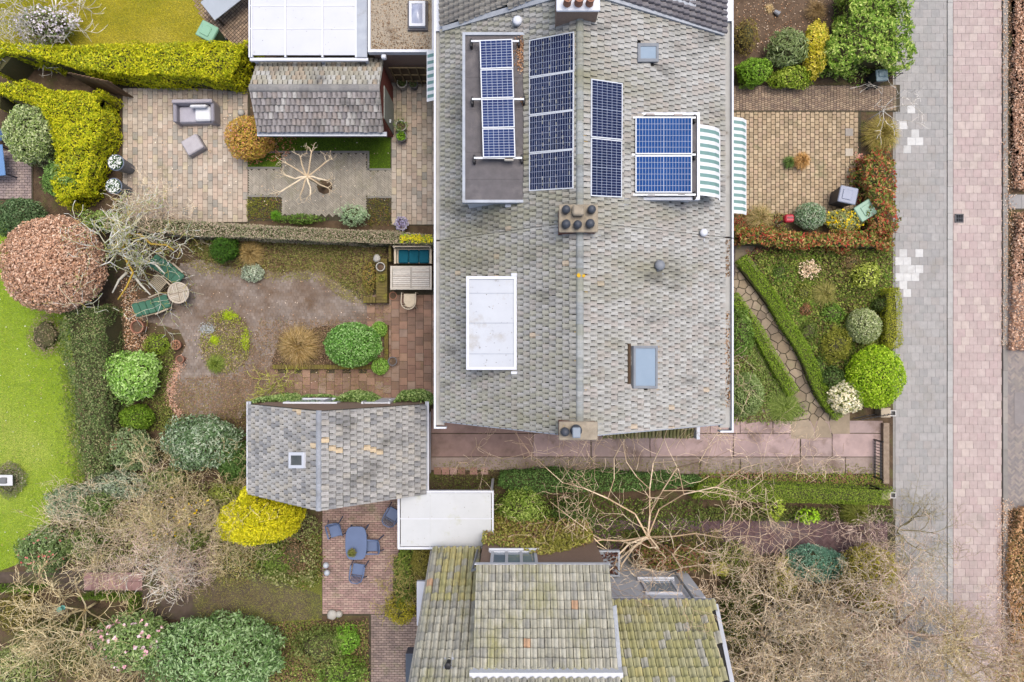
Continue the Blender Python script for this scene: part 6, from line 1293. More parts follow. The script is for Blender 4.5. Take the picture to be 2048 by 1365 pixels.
B('rhododendron', 'dull green rosette leaved rhododendron in front of the laurel', 'shrub', 1578,95,42,1.3, PAL((140,154,104),(116,132,82),(166,176,132)), .17, 330, ry=38, wob=.18, lumps=12, aspect=.25, rnd=.6)
B('golden_shrub', 'yellow green golden leaved shrub beside the laurel', 'shrub', 1634,90,27,1.3, PAL((206,190,66),(180,172,54),(222,206,100),(150,158,54)), .085, 900, ry=58, wob=.2, lumps=8)
B('skimmia_shrub', 'bright mid green shrub against the house by the brick drive', 'shrub', 1506,142,38,1.0, PAL((118,152,50),(98,132,40),(146,174,76)), .085, 950, ry=30, wob=.16, lumps=10)
B('skimmia_shrub', 'yellow green spreading shrub at the edge of the brick drive', 'shrub', 1585,152,46,.8, PAL((140,158,54),(116,138,44),(166,178,82)), .085, 850, ry=26, wob=.2, lumps=10)
B('bronze_shrub', 'bronze leaved thin shrub against the house in the bare garden', 'shrub', 1492,72,24,.9, PAL((130,118,60),(110,96,52),(150,140,80)), .07, 520, ry=36, wob=.25, fullness=.8)
B('variegated_shrub', 'variegated rounded shrub beside the red letter box', 'shrub', 1622,432,31,1.0, PAL((116,142,104),(92,120,80),(150,168,136),(186,192,170)), .06, 1300, ry=27, wob=.08, rnd=.8)
B('variegated_shrub', 'yellow flecked variegated shrub behind the pale green bin', 'shrub', 1690,440,40,.9, PAL((130,150,104),(160,166,100),(196,180,90),(176,170,140)), .06, 1200, ry=22, wob=.12, rnd=.8, flower=(60, PAL((232,206,60),(220,190,50)), .08))
B('yellow_green_shrub', 'yellow green leafy shrub in the front garden by the pavement', 'shrub', 1735,552,32,.8, PAL((168,176,76),(144,156,60),(188,194,104),(128,140,56)), .085, 560, ry=26, wob=.3, lumps=8, fullness=.85)
B('olive_juniper', 'spreading olive juniper in the middle of the front garden', 'shrub', 1675,690,32,.7, PAL((146,146,64),(124,126,52),(164,160,84)), .09, 800, ry=36, wob=.3, lumps=10, aspect=.3)
B('dark_shrub', 'dark green shrub tucked between the cream flowered and lime shrubs', 'shrub', 1668,758,22,.7, PAL((88,108,54),(70,90,44),(108,126,72)), .08, 800, ry=26, wob=.25)
B('teal_juniper', 'blue green spreading juniper beside the herringbone drive', 'shrub', 1636,1128,58,1.4, teal, .085, 950, ry=38, wob=.14, lumps=14, aspect=.3)
B('olive_conifer', 'olive yellow conifer under bare branches at the pavement', 'tree', 1745,1160,56,2.4, PAL((168,156,62),(146,138,52),(186,174,86),(124,122,46)), .08, 850, ry=62, wob=.14, aspect=.35)
B('golden_privet', 'yellow speckled dark shrub beside the blue green juniper', 'shrub', 1570,1170,30,1.3, PAL((118,116,56),(190,180,100),(96,98,46),(170,162,84)), .075, 700, ry=48, wob=.25, lumps=8, rnd=.8)
B('lime_sapling', 'fresh lime green sapling beside the clipped hedge', 'shrub', 1618,1034,24,1.1, PAL((158,192,56),(132,170,44),(180,206,84)), .10, 300, ry=14, wob=.4, lumps=7, fullness=.7)
B('lime_sapling', 'pale green loose sapling growing against the clipped hedge', 'shrub', 1550,1015,22,1.3, PAL((158,172,70),(132,150,58)), .08, 420, ry=26, wob=.35, lumps=7, fullness=.7)
B('green_shrub', 'mid green shrub under the bare tree next to the white carport', 'shrub', 1045,1030,48,1.6, PAL((134,156,70),(110,134,54),(160,176,96),(88,110,44)), .085, 700, ry=50, wob=.25, lumps=16)
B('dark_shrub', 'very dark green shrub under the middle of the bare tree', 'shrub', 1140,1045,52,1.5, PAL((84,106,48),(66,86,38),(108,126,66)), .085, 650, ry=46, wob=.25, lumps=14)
B('climbing_shrub', 'olive shrub growing up the brick wall of the pantiled house', 'shrub', 1080,1100,90,2.2, PAL((128,128,54),(106,110,44),(150,148,76),(120,96,66)), .07, 620, ry=16, wob=.25, lumps=16)
B('brown_green_shrub', 'olive rounded grassy shrub between carport and pantiled house', 'shrub', 848,1120,26,1.5, PAL((150,142,72),(130,124,60),(168,160,92)), .08, 900, ry=34, wob=.1, aspect=.25)
B('curly_shrub', 'yellow green shrub at the foot of the bare twisted bush', 'shrub', 800,1222,32,1.0, PAL((176,164,62),(150,144,50),(194,182,86)), .065, 800, ry=28, wob=.2, lumps=8)
B('leafy_bush', 'long leafy green bush between brick terrace and pantiled house', 'shrub', 808,1150,24,1.0, PAL((116,132,60),(96,112,48),(140,150,80)), .09, 620, ry=70, wob=.3, lumps=12)
B('bright_bush', 'bright fresh green bush beside the lower brick path', 'shrub', 690,1282,30,.8, PAL((128,164,66),(106,144,52),(154,184,94)), .085, 720, ry=28, wob=.25, lumps=9)
B('mixed_bush', 'dull green and brown bush above the lower brick path', 'shrub', 640,1300,60,1.0, dull, .075, 560, ry=48, wob=.3, lumps=14, fullness=.9)
B('mixed_bush', 'dense weedy green bush at the lower end of the brick path', 'shrub', 680,1345,52,1.0, PAL((124,150,66),(100,126,50),(146,166,90)), .08, 620, ry=34, wob=.3, lumps=12, fullness=.9)
B('purple_bush', 'purplish brown dead headed bush in the lower garden', 'shrub', 588,1110,34,.9, PAL((134,104,82),(116,92,66),(150,122,98),(110,110,60)), .06, 520, ry=40, wob=.3, fullness=.85)
B('green_mound', 'soft green mound of foliage below the golden conifer', 'shrub', 545,1120,44,.9, PAL((116,134,60),(94,114,48),(138,150,80)), .075, 700, ry=36, wob=.25, lumps=10)
B('straw_bush', 'dry straw coloured bush beside the earth path', 'shrub', 470,1130,48,.9, PAL((168,150,104),(146,128,84),(150,150,80),(184,168,122)), .06, 560, ry=40, wob=.25, fullness=.85)
B('eucalyptus_shrub', 'pale blue green lacy shrub at the herringbone terrace', 'shrub', 706,430,34,.9, PAL((164,184,148),(142,166,126),(184,198,166)), .075, 520, ry=22, wob=.3, lumps=10, fullness=.85)
B('green_fern', 'bright green ferny plant in the bed under the herringbone terrace', 'shrub', 600,438,46,.5, PAL((104,132,56),(84,112,44),(128,150,76)), .08, 520, ry=10, wob=.3, fullness=.85)
B('lawn_corner_bush', 'leafy hedge bush arching over the beech side of the boundary hedge', 'shrub', 210,442,60,1.4, PAL((134,156,78),(110,134,60),(160,172,110)), .075, 560, ry=20, wob=.35, lumps=12, fullness=.9)
B('sunny_bush', 'yellow green low bush beside the terracotta pots', 'shrub', 312,690,26,.5, PAL((140,158,60),(116,138,48),(160,150,90)), .06, 900, ry=22, wob=.2)
B('brown_bush', 'brown and green low bush beside the slatted table', 'shrub', 738,555,14,.6, PAL((160,130,80),(130,126,60),(176,150,100)), .06, 800, ry=32, wob=.3)
B('heather', 'grey brown heather patch round the white bird table', 'shrub', 16,960,34,.35, PAL((158,146,128),(130,120,100),(120,130,90),(180,170,150)), .05, 1100, ry=34, wob=.2, flat=1)
B('purple_shrub', 'pale twiggy shrub patch at the edge of the left lawn', 'shrub', 88,670,34,.5, PAL((168,150,128),(146,130,104),(140,150,96)), .055, 520, ry=46, wob=.3, fullness=.85)
B('olive_bush', 'dark olive bush behind the bare feeder tree', 'shrub', 30,1225,46,1.4, PAL((120,112,56),(100,94,46),(140,128,70)), .075, 650, ry=40, wob=.25, lumps=10)
B('pale_bush', 'pale sage bush in the lower left corner', 'shrub', 40,1335,60,1.4, PAL((146,154,98),(124,134,78),(168,172,124)), .085, 620, ry=50, wob=.25, lumps=14)
B('mixed_shrub', 'green shrub under the straw coloured twigs behind the rhododendron', 'shrub', 150,1300,60,1.4, PAL((116,118,62),(96,100,50),(140,138,82)), .075, 520, ry=70, wob=.25, lumps=14, fullness=.9)
B('lower_shrub', 'olive shrub beneath the bare tree beside the pantiled house', 'shrub', 1460,1120,40,1.0, PAL((124,132,58),(100,110,46),(150,152,82)), .08, 600, ry=34, wob=.3, lumps=10)
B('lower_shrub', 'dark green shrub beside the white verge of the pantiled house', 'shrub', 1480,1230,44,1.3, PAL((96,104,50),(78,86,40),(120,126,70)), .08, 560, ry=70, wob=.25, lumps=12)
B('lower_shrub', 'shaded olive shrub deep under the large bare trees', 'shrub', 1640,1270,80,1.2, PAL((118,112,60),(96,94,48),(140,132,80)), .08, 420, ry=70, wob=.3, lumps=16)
B('yellow_euphorbia', 'pale yellow green shrub showing through the bare branches', 'shrub', 1440,1136,17,1.2, PAL((196,190,96),(170,168,78)), .08, 800, ry=15, wob=.2, lumps=6)
B('lower_shrub', 'rust brown and green shrub before the white wall of the pantiled house', 'shrub', 1335,1115,85,2.6, PAL((140,120,84),(110,116,54),(150,104,84),(126,130,66)), .075, 560, ry=24, wob=.3, lumps=12)
for i, (lab, x, y, r_, h_, pal_) in enumerate((('low dark green mound beside the dried hydrangea heads',1560,548,20,.35,PAL((96,118,52),(78,100,42),(120,140,70))),('weedy yellow green clump below the dried hydrangea heads',1608,585,22,.35,PAL((136,140,66),(112,120,52),(156,154,84))),
    ('small bronze leaved clump in the front garden bed',1612,618,15,.3,PAL((150,110,80),(128,96,66),(120,120,60))),('fresh green clump between the sedge and the variegated shrub',1668,628,26,.4,PAL((112,142,58),(92,122,46),(136,160,80))),
    ('dull green clump against the street side box hedge',1618,665,24,.4,PAL((108,124,56),(90,106,46),(130,140,78))),('green clump under the olive juniper',1640,735,26,.4,PAL((100,124,54),(82,104,44),(124,142,76))),
    ('brown stemmed clump behind the photinia hedge',1700,525,22,.35,PAL((140,118,82),(120,100,68),(130,132,74))),('dark clump behind the olive hedge strip',1762,610,16,.7,PAL((84,98,46),(68,82,38),(104,116,62))))):
    B('bed_plant', lab, 'plant', x, y, r_, h_, pal_, .07, 700, wob=.3, lumps=7, stem=False, fullness=.9)
for lab, x, y, r_, ry_, h_, pal_ in (('mid green shrub rising out of the pale twiggy thicket',200,1010,34,26,1.9,PAL((116,136,76),(96,116,60),(140,154,98))),('dull green shrub among straw twigs beside the rhododendron',330,960,36,22,1.7,PAL((124,136,80),(102,116,62),(146,154,102))),
    ('green shrub half hidden by pinkish twigs near the earth path',385,1075,36,26,1.4,PAL((112,126,62),(92,106,50),(134,144,82))),('yellow green shrub behind the golden conifer',455,985,30,18,1.6,PAL((140,146,70),(118,126,56),(160,160,90))),('dark green shrub beneath the bare feeder tree',80,1280,46,36,1.5,PAL((96,106,50),(78,88,40),(120,126,68))),
    ('green shrub at the lawn side of the twiggy thicket',170,1090,36,30,1.5,PAL((120,136,80),(98,114,62),(144,154,100)))):
    B('thicket_shrub', lab, 'shrub', x, y, r_, h_, pal_, .08, 620, ry=ry_, wob=.3, lumps=10, fullness=.9)
# tufts of blades
tuft('dried_grass', 'large dome of dry brown stems beside the glossy round shrub', 'grass', 598,692,52,.9, PAL((176,150,104),(150,124,80),(190,166,122),(140,120,66)), 1500, w_=.012)
tuft('green_tuft', 'green rush like tuft at the edge of the oval bed', 'grass', 432,728,24,.5, PAL((120,138,58),(98,116,44),(140,150,76)), 500); tuft('dried_grass', 'brown arching grass between the conifer and the silver shrub', 'grass', 502,508,34,.8, PAL((164,140,90),(140,118,72),(180,158,110)), 700, w_=.012)
tuft('dried_grass', 'orange brown grass clump on the yellow patio', 'grass', 1603,322,22,.6, PAL((186,146,90),(164,122,70),(206,168,112)), 600); tuft('green_tuft', 'daffodil clump with dark leaves beside the orange grass', 'grass', 1578,325,17,.4, PAL((84,108,50),(104,126,66)), 200, w_=.022)
tuft('green_tuft', 'fine green grassy clump overhanging the clipped hedge', 'grass', 1708,1022,36,1.1, PAL((118,124,54),(98,106,44),(138,140,72)), 900, w_=.012); tuft('olive_grass', 'bushy olive grass clump at the pavement by the yellow patio', 'grass', 1762,270,46,.9, PAL((160,144,84),(138,124,66),(180,162,100),(150,140,60)), 1400, w_=.012)
tuft('sedge_clump', 'low sedge clump in the middle of the front garden', 'grass', 1648,588,34,.4, PAL((136,132,70),(116,116,56),(156,148,90)), 600); tuft('lawn_fringe', 'grassy clump at the corner of the pink drive', 'grass', 1568,815,42,.35, PAL((116,134,60),(96,114,48),(138,150,82)), 900, w_=.012)
tuft('fern_clump', 'bright hosta like clump beside the shed gutter', 'grass', 762,268,12,.3, PAL((112,148,60),(90,126,46)), 120, w_=.03); tuft('fern_clump', 'upright green fern by the bed edging', 'grass', 552,432,14,.35, PAL((104,150,46),(84,126,36)), 160, w_=.022)
tuft('straw_grass', 'dry straw grass along the house below the patio awning', 'grass', 1520,436,36,.5, PAL((160,140,96),(130,126,70),(186,164,120)), 600, w_=.012); tuft('straw_grass', 'dry arching stems at the corner of the photinia hedges', 'grass', 1760,462,34,.8, PAL((190,164,112),(166,140,90)), 300, w_=.012); tuft('brown_grass', 'thin brown grass clump in the bare soil garden', 'grass', 1632,22,30,.5, PAL((150,126,88),(130,108,72)), 400, w_=.01)
# bare trees and twiggy shrubs
kk = dict(leafpal=PAL((160,156,84),(140,138,70)))
def rowtree(*a, **k): return bare(*a, **k)
lich = PAL((206,204,196),(184,182,168),(164,150,84),(196,190,160),(176,176,150))
t = bare('lichen_tree', 'old lichen covered fruit tree leaning over the green recliners', 'tree', 290,528,1.9,1.15, 3,(4,5,4), trunk=.075, seed=5, pal=lich, fork=6, th=1.2, up=-.01, bend=.34, rmin=.008, base=(262,468), leafpal=PAL((150,160,96),(126,140,72),(176,178,130)), leafn=1500, lsize=.06)
mb = MB(); 
for pts in ([(262,470),(246,492),(250,520),(264,545),(250,575),(236,600)],[(262,470),(282,470),(300,488),(330,490),(345,500)],[(256,530),(290,522),(312,530),(332,548)],[(264,545),(280,570),(300,590)],[(252,545),(236,560),(222,586)]):
    P = [W(x,y,1.3+.12*i)+[0,0,random.uniform(-.1,.1)] for i,(x,y) in enumerate(pts)]; mb.tube(P, np.linspace(.062,.022,len(P)), 7, C(160,134,58) if pts[0]==(262,470) else C(172,168,154))
mb.build('limb', M_bark, t, world=True, smooth=True)
pt = thing('pollarded_tree', 'small bare roof trained tree standing in the herringbone terrace', 'tree', tuple(W(650,374))); top = W(614,354,2.0); b0 = W(650,374); bp_ = PAL((214,196,166),(198,180,150),(182,162,132))
MB().tube([b0-[0,0,.05], b0*.7+top*.3+[0,0,.1], top], [.085,.07,.055], 8, C(150,134,108)).build('trunk', M_bark, pt, world=True, smooth=True); rn = random.Random(4); tw = []
MB().prism([(b0[0]+math.cos(a)*.3, b0[1]+math.sin(a)*.3) for a in np.linspace(.4,6,9)], .0, .055).build('soil_square', M_soil, pt, world=True)
for a_ in np.linspace(0, 6.283, 11)[:-1]:
    L_ = rn.uniform(.65,1.0); a_ += rn.uniform(-.15,.15); P = [top+np.array([math.cos(a_+rn.uniform(-.12,.12))*L_*u, math.sin(a_+rn.uniform(-.12,.12))*L_*u, .1*u+rn.uniform(-.04,.04)]) for u in (0,.3,.6,1)]
    MB().tube(P, [.035,.028,.024,.026], 6, rn.choice(bp_)).build('limb', M_bark, pt, world=True)
    for q in range(4): grow(P[-1], (math.cos(a_)+rn.gauss(0,.8), math.sin(a_)+rn.gauss(0,.8), rn.uniform(0,.6)), .28, .012, 1, tw, rn, (2,), .25, .0, .6, .8, 3, .006)
mb = MB(); A = np.array(tw); seg_mesh(mb, A[:,:8], np.array(bp_)[RNG.integers(0,3,len(A))]); mb.build('twigs', M_bark, pt, world=True)
bare('bare_tree', 'large bare spreading tree over the hedge beside the white carport', 'tree', 1255,1030,4.2,5.6, 4,(4,4,3,3), trunk=.055, seed=14, pal=PAL((206,182,150),(186,160,130),(220,198,168),(166,142,116)), fork=12, th=1.0, up=.0, bend=.32, rmin=.0052, ratio=.62, base=(1285,1060))
bt_ = 'bare trees in the lower right corner'
for i, (px, py, h, sp_, tr, n) in enumerate(((1700,1270,4.6,3.4,.14,9),(1850,1300,4.8,3.4,.12,9),(1560,1310,4.2,3.0,.12,8),(1745,1350,4.8,3.2,.12,8),(1935,1330,4.4,3.0,.11,8))):
    bare('bare_tree', ('pale barked bare tree standing over the olive conifer','bare twiggy tree spreading over the pavement and bike path','bare tree beside the white verge of the pantiled house','bare tree with knobbly grey limbs at the pavement edge','bare bushy tree overhanging the far side of the bike path')[i], 'tree', px,py,h,sp_, 4,(4,5,5,4), trunk=tr*.75, seed=30+i, pal=(twig,pinkt,twig,greyt+twig,straw)[i], fork=n, th=1.2, up=.02, bend=.24, rmin=.004, ratio=.6, leafpal=PAL((186,160,104),(166,144,88),(150,146,80)), leafn=3800, lsize=.042)
bare('bare_shrub', 'thin bare shrub with fine twigs on the grey pavement edge', 'shrub', 1835,1080,1.8,1.6, 3,(4,5,4), trunk=.05, seed=41, pal=PAL((150,140,104),(130,120,88)), fork=7, stems=5, rmin=.0045, up=.0, leafpal=PAL((150,146,90),(130,128,76)), leafn=700, lsize=.03)
bare('pink_twig_shrub', 'pink tinged bare shrub spilling over the herringbone drive', 'shrub', 1735,1070,1.2,1.2, 3,(4,4,4), trunk=.04, seed=42, pal=pinkt, fork=7, stems=5, rmin=.0045, up=.0)
for i, (lab, px, py, h, sp_, pal_, n) in enumerate((('dense straw coloured thicket below the boundary of the main garden',330,1000,2.4,2.0,straw,7),('grey brown twiggy thicket in the middle of the lower left garden',235,1060,2.6,2.2,twig,8),('pinkish grey twiggy thicket beside the earth path',320,1085,2.4,2.0,pinkt,8),('brown bare shrub beside the golden conifer',415,1030,2.4,1.8,straw,7))):
    bare('twiggy_thicket', lab, 'shrub', px,py,h,sp_, 4,(4,4,4,3), trunk=.045, seed=50+i, pal=pal_, fork=n, stems=6, rmin=.0042, up=.02, bend=.28, leafpal=PAL((150,146,96),(170,156,112),(128,132,76)), leafn=2600, lsize=.045)
bare('white_branched_shrub', 'white barked bare shrub reaching over the earth path', 'shrub', 318,1140,1.5,1.2, 2,(5,5), trunk=.06, seed=60, pal=PAL((226,220,206),(206,198,182)), fork=8, stems=5, rmin=.009, up=-.02)
bare('feeder_tree', 'bare straw twigged tree holding the turquoise bird feeder', 'tree', 130,1245,3.2,2.4, 3,(5,5,5), trunk=.045, seed=61, pal=straw, fork=8, th=.8, rmin=.0065, up=.0, bend=.24)
bare('bare_shrub', 'brown twiggy shrub in front of the broad rhododendron', 'shrub', 260,1340,1.9,2.0, 3,(4,5,4), trunk=.06, seed=62, pal=straw, fork=7, stems=5, rmin=.006, up=.0)
bare('bare_shrub', 'leafless pale shrub arching over the lawn in the upper left', 'shrub', 70,38,1.8,2.0, 3,(4,4,3), trunk=.06, seed=63, pal=greyt, fork=7, stems=4, rmin=.007, up=.0)
bare('bare_shrub', 'leafless pale twigs over the boundary hedge above the recliners', 'shrub', 300,430,1.9,1.3, 3,(4,4,4), trunk=.04, seed=64, pal=twig, fork=7, stems=4, rmin=.006, up=.0)
bare('young_bare_tree', 'young bare tree with long pale branches at the drive entrance', 'tree', 1765,222,2.2,1.5, 2,(3,3), trunk=.02, seed=65, pal=greyt, fork=5, th=1.4, rmin=.0075, up=-.02, bend=.16)
bare('twisted_bush', 'twisted bare stems over the leafy bush by the pantiled house', 'shrub', 806,1180,1.5,1.0, 3,(4,4,3), trunk=.04, seed=66, pal=PAL((170,156,96),(150,136,80)), fork=8, stems=5, rmin=.007, up=.0, bend=.45)
bare('bare_shrub', 'thin bare branches reaching over the pantiled roof edge', 'tree', 1330,1150,3.6,2.2, 3,(3,4,3), trunk=.06, seed=67, pal=twig, fork=6, th=1.2, rmin=.006, up=.0)
bare('espalier', 'small lichen covered espalier beside the garage terrace', 'shrub', 532,765,1.2,.5, 2,(4,4), trunk=.035, seed=68, pal=PAL((160,164,72),(140,140,62),(180,170,110)), fork=6, stems=3, rmin=.008, up=.0, leafpal=PAL((160,168,60),(136,146,50)), leafn=260, lsize=.05)
# ground cover nobody could count
litter = PAL((186,148,116),(160,120,90),(206,176,146),(130,96,70),(222,204,184))
cover('leaf_litter', 'scattered pale fallen leaves over the sett terrace', 'leaves', [(255,520),(700,520),(760,600),(760,800),(500,840),(260,840)], 650, .042, litter, (.06,.08), up=.15, rnd=.9)
cover('leaf_litter', 'drift of brown fallen leaves along the dark hedge foot', 'leaves', [(246,560),(268,560),(290,660),(300,700),(250,700)], 1300, .06, litter, (.02,.06), up=.3, rnd=.9)
cover('leaf_litter', 'crescent of pale fallen leaves at the sett terrace edge', 'leaves', [(352,720),(372,722),(352,770),(348,800),(368,826),(358,834),(334,800),(334,760)], 900, .055, PAL((206,176,156),(188,152,130),(170,130,104)), (.05,.09), up=.3, rnd=.9)
cover('bed_plants', 'low mixed rockery plants filling the oval bed', 'plants', [(452+math.cos(a)*51, 685+math.sin(a)*62) for a in np.linspace(0,6.1,18)], 3800, .06, PAL((138,118,86),(110,94,66),(126,124,60),(168,150,118),(150,154,70),(100,80,58)), (.06,.2), rnd=.6, sc=3)
for lab, px, py, rx, ry in (('bright moss cushion at the top of the oval bed',462,632,14,8),('bright moss strip at the side of the oval bed',495,680,7,22),('bright moss spot inside the oval bed',432,680,8,6),('silver spreading patch in the oval bed',418,658,14,9)):
    cover('moss_cushion', lab, 'moss', [(px+math.cos(a)*rx, py+math.sin(a)*ry) for a in np.linspace(0,6.1,14)], 420, .045, PAL((166,184,50),(146,166,40)) if 'bright' in lab else PAL((180,182,180),(160,164,160)), (.10,.22), rnd=.7)
cover('bed_weeds', 'dull weedy growth in the bed below the boundary hedge', 'plants', [(385,478),(560,480),(770,492),(772,515),(750,525),(745,598),(690,570),(640,540),(560,542),(420,525),(380,500)], 15000, .07, PAL((118,122,62),(98,102,50),(140,136,80),(124,104,76),(104,84,60),(150,150,70)), (.02,.16), rnd=.6, sc=1.6)
cover('bed_weeds', 'green weeds in the bed by the red letter box', 'plants', [(1468,425),(1570,430),(1570,465),(1468,460)], 1200, .07, PAL((110,124,60),(140,124,80),(150,80,60)), (.02,.25), rnd=.7)
cover('front_weeds', 'mixed low green weeds over the front garden bed', 'plants', [(1500,512),(1560,500),(1780,500),(1778,700),(1700,760),(1660,795),(1615,690),(1550,590)], 26000, .085, PAL((112,136,52),(92,116,42),(140,150,72),(104,92,58),(84,98,40),(132,114,78)), (.02,.36), rnd=.55, sc=1.5)
cover('front_weeds', 'fresh green low plants along the street side box hedge', 'plants', [(1520,530),(1560,520),(1600,548),(1630,600),(1612,640),(1645,690),(1610,710),(1575,640),(1545,590)], 3600, .07, PAL((116,144,58),(98,124,46),(136,156,78)), (.04,.3), rnd=.6)
cover('front_weeds', 'green ground cover under the eaves between hedge and drive', 'plants', [(1440,600),(1480,620),(1530,700),(1585,795),(1612,830),(1560,842),(1440,842)], 12000, .07, PAL((116,136,64),(96,116,50),(138,150,86),(110,92,66)), (.02,.2), rnd=.6)
cover('hydrangea_heads', 'dried cream hydrangea heads in the front garden', 'flowers', [(1590,536),(1612,524),(1626,540),(1620,556),(1596,556)], 260, .08, PAL((226,204,176),(206,182,150)), (.4,.55), up=.7, rnd=.9)
cover('leaf_litter', 'red and brown fallen leaves below the photinia hedge', 'leaves', [(1490,500),(1780,498),(1780,520),(1500,520)], 1500, .06, PAL((150,92,70),(120,80,60),(176,130,100)), (.02,.06), up=.3, rnd=.9)
cover('leaf_litter', 'pale pink fallen leaves beside the pavement photinia', 'leaves', [(1712,310),(1735,315),(1745,372),(1738,400),(1714,380)], 700, .075, PAL((206,150,132),(180,110,96),(222,176,158)), (.03,.1), up=.3, rnd=.9)
cover('leaf_litter', 'brown fallen leaves and weeds along the drive hedge', 'leaves', [(1400,944),(1700,946),(1762,950),(1762,970),(1400,958)], 2600, .055, PAL((170,138,110),(130,140,60),(110,130,50),(150,112,86),(196,166,140)), (.03,.12), up=.4, rnd=.5, sc=1.2)
cover('leaf_litter', 'sparse fallen leaves over the bare soil garden', 'leaves', [(1470,-20),(1690,-20),(1690,60),(1560,110),(1470,110)], 700, .05, litter, (.03,.06), up=.3, rnd=.9)
cover('leaf_litter', 'copper leaves scattered round the shed corner lawn', 'leaves', [(500,262),(600,262),(580,320),(500,330)], 420, .06, PAL((206,140,110),(220,170,130),(186,110,80)), (.06,.09), up=.2, rnd=.9)
cover('leaf_litter', 'pale petals scattered over the tan patio and terrace', 'leaves', [(260,190),(490,190),(780,310),(780,430),(260,440)], 170, .055, PAL((222,210,190),(200,170,140)), (.12,.125), up=.1, rnd=.9)
cover('leaf_litter', 'brown leaf drift along the kerb of the bike path', 'leaves', [(1999,0),(2024,0),(2022,380),(2030,430),(2020,700),(1998,700),(2004,400)], 1300, .05, litter, (.075,.09), up=.2, rnd=.9)
cover('leaf_litter', 'brown leaf drift beside the lower kerb of the bike path', 'leaves', [(1994,1000),(2024,1000),(2010,1365),(1990,1365)], 1300, .05, litter, (.075,.09), up=.2, rnd=.9)
cover('thicket_floor', 'low green and brown growth under the lower left thicket', 'plants', [(110,970),(490,960),(560,1010),(640,1030),(640,1160),(560,1160),(420,1110),(290,1118),(120,1120)], 15000, .08, PAL((132,138,82),(108,116,64),(154,152,104),(98,104,54)), (.05,1.5), rnd=.6)
cover('bed_weeds', 'weedy borders round the shady lower lawn', 'plants', [(520,1130),(644,1060),(644,1160),(620,1175),(540,1160)], 3000, .07, PAL((118,128,60),(98,108,48),(140,120,80)), (.03,.3), rnd=.6)
cover('bed_weeds', 'rough growth in the border below the brick terrace', 'plants', [(540,1245),(736,1240),(738,1365),(540,1365)], 6500, .075, PAL((124,134,66),(102,114,52),(138,116,82),(146,158,84)), (.03,.4), rnd=.55)
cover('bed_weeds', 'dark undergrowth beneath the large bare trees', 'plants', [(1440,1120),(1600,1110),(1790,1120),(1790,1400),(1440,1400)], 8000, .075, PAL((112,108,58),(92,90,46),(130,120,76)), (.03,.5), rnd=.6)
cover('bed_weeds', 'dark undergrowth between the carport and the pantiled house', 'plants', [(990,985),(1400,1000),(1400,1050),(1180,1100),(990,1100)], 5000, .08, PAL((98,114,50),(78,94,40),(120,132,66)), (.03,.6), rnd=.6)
cover('bed_weeds', 'creeping green growth in the corner beds of the herringbone terrace', 'plants', [(496,396),(560,396),(560,438),(496,438)], 900, .055, PAL((130,130,50),(104,108,44),(120,90,60)), (.03,.14), rnd=.6)
cover('bed_weeds', 'creeping dark growth in the bed beside the side passage', 'plants', [(736,398),(780,398),(780,450),(736,450)], 700, .055, PAL((112,110,50),(94,90,44),(120,90,60)), (.03,.14), rnd=.6)
cover('bed_weeds', 'low growth between terrace pots and the dark hedge', 'plants', [(285,700),(345,690),(352,730),(336,780),(350,838),(420,842),(420,870),(300,860),(280,780)], 4200, .06, PAL((112,122,56),(92,104,46),(134,138,74),(120,96,70)), (.03,.25), rnd=.6)
cover('bed_weeds', 'brown weedy strip between sett terrace and garage', 'plants', [(420,835),(500,800),(500,900),(430,850)], 900, .055, PAL((120,96,70),(104,98,52),(92,74,56)), (.03,.12), rnd=.6)
cover('daffodils', 'yellow daffodils flowering through the straw thicket', 'flowers', [(330,1000),(440,985),(420,1040),(340,1060)], 60, .12, PAL((236,200,40),(224,186,30)), (1.0,1.5), up=.4, rnd=.9)
grass('lawn_grass', 'bright green mown grass of the left lawn', lawnL, 120000, PAL((118,150,36),(134,160,42),(152,172,54),(168,180,80),(184,186,104)), .05, .5)
grass('lawn_grass', 'yellowed mossy grass of the upper left lawn', lawnT, 50000, PAL((120,130,34),(146,146,40),(168,158,46),(186,172,64),(200,184,90)), .05, .7)
grass('lawn_grass', 'green grass strip below the shed gutter', l_b, 14000, PAL((122,150,38),(100,130,32),(140,156,60)), .05, .8)
grass('lawn_grass', 'thin patchy grass of the shady lower lawn', lawnB, 15000, PAL((142,142,66),(118,124,54),(154,156,74),(124,110,70)), .045, .8)

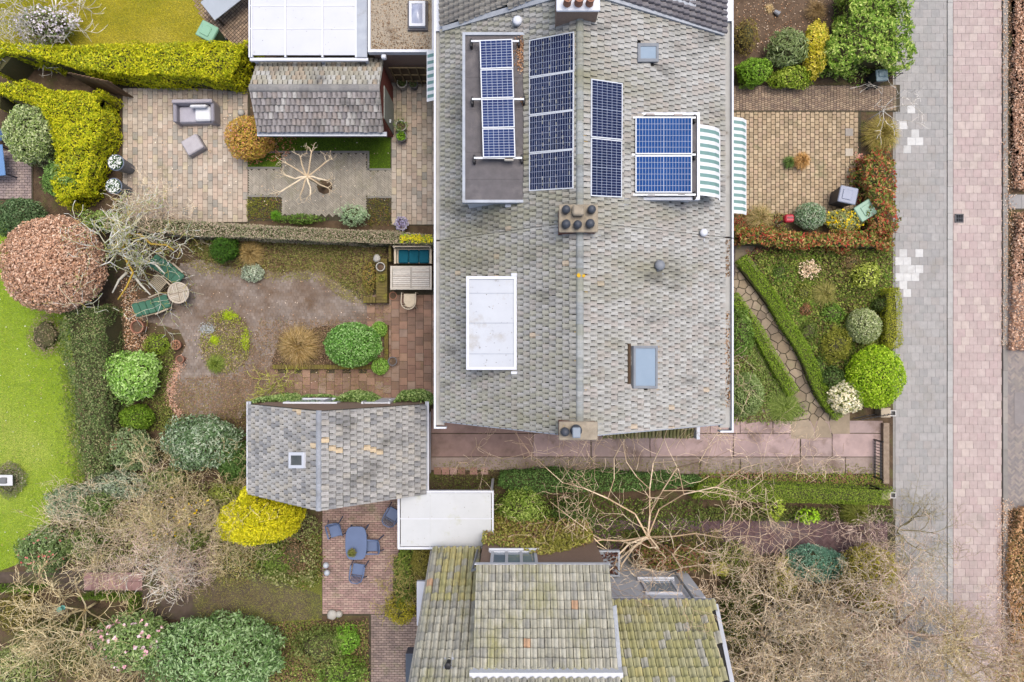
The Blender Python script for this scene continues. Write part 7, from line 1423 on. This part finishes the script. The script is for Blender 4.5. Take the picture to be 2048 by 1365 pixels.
cover('terrace_dirt', 'brown dirt and crumbled leaves along the edges of the sett terrace', 'dirt', [(520,640),(660,640),(745,650),(745,742),(560,742),(480,760),(500,690)], 5200, .05, PAL((128,104,80),(112,90,68),(146,122,98),(120,112,70)), (.03,.05), up=.15, rnd=.7)
cover('terrace_dirt', 'brown mossy dirt where the sett terrace meets the garage', 'dirt', [(345,760),(480,745),(560,745),(560,800),(500,812),(420,842),(350,838)], 5200, .05, PAL((128,104,80),(112,90,68),(146,122,98),(124,118,70)), (.03,.05), up=.15, rnd=.7)
cover('terrace_dirt', 'mossy crumbs along the bed side of the sett terrace', 'dirt', [(360,520),(560,532),(640,525),(740,585),(745,612),(690,600),(630,560),(560,560),(400,545)], 3600, .05, PAL((134,116,84),(112,98,68),(146,140,84),(120,118,66)), (.03,.06), up=.2, rnd=.7)
cover('moss_film', 'thin moss and crumbs in the joints of the red terrace', 'moss', [(540,742),(740,742),(742,600),(780,600),(780,800),(540,803)], 3600, .045, PAL((118,104,66),(104,86,62),(132,124,72)), (.035,.045), up=.1, rnd=.7)
cover('moss_film', 'green moss film along the lower edge of the pink drive', 'moss', [(870,925),(1100,915),(1400,925),(1760,930),(1762,950),(1400,948),(1000,945),(870,940)], 2600, .05, PAL((120,122,70),(104,96,66),(140,132,90)), (.035,.05), up=.1, rnd=.7)

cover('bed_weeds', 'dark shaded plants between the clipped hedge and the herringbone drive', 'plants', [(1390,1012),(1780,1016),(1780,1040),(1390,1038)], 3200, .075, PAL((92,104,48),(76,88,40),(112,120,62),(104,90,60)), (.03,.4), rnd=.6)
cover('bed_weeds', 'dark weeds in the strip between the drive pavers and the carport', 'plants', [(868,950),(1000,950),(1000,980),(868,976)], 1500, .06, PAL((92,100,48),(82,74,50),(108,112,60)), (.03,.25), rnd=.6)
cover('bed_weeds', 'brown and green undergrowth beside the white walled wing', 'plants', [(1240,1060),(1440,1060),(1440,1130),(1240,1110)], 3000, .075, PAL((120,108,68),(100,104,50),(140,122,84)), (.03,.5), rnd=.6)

cover('lawn_debris', 'scattered dead leaves and daisies on the left lawn', 'leaves', lawnL, 420, .045, PAL((176,150,110),(226,226,214),(150,130,90)), (.03,.045), up=.2, rnd=.9)
cover('lawn_moss', 'dull moss patches spread through the left lawn', 'moss', lawnL, 5200, .05, PAL((128,142,60),(150,156,84),(112,130,50)), (.02,.035), up=.3, rnd=.6, thr=.45)
cover('lawn_edge', 'ragged weeds where the left lawn meets the dark hedge', 'plants', [(118,640),(140,640),(150,760),(160,880),(172,960),(150,975),(138,880),(128,760)], 2600, .06, PAL((120,134,66),(100,116,52),(150,142,96)), (.02,.16), rnd=.6, soft=.3)
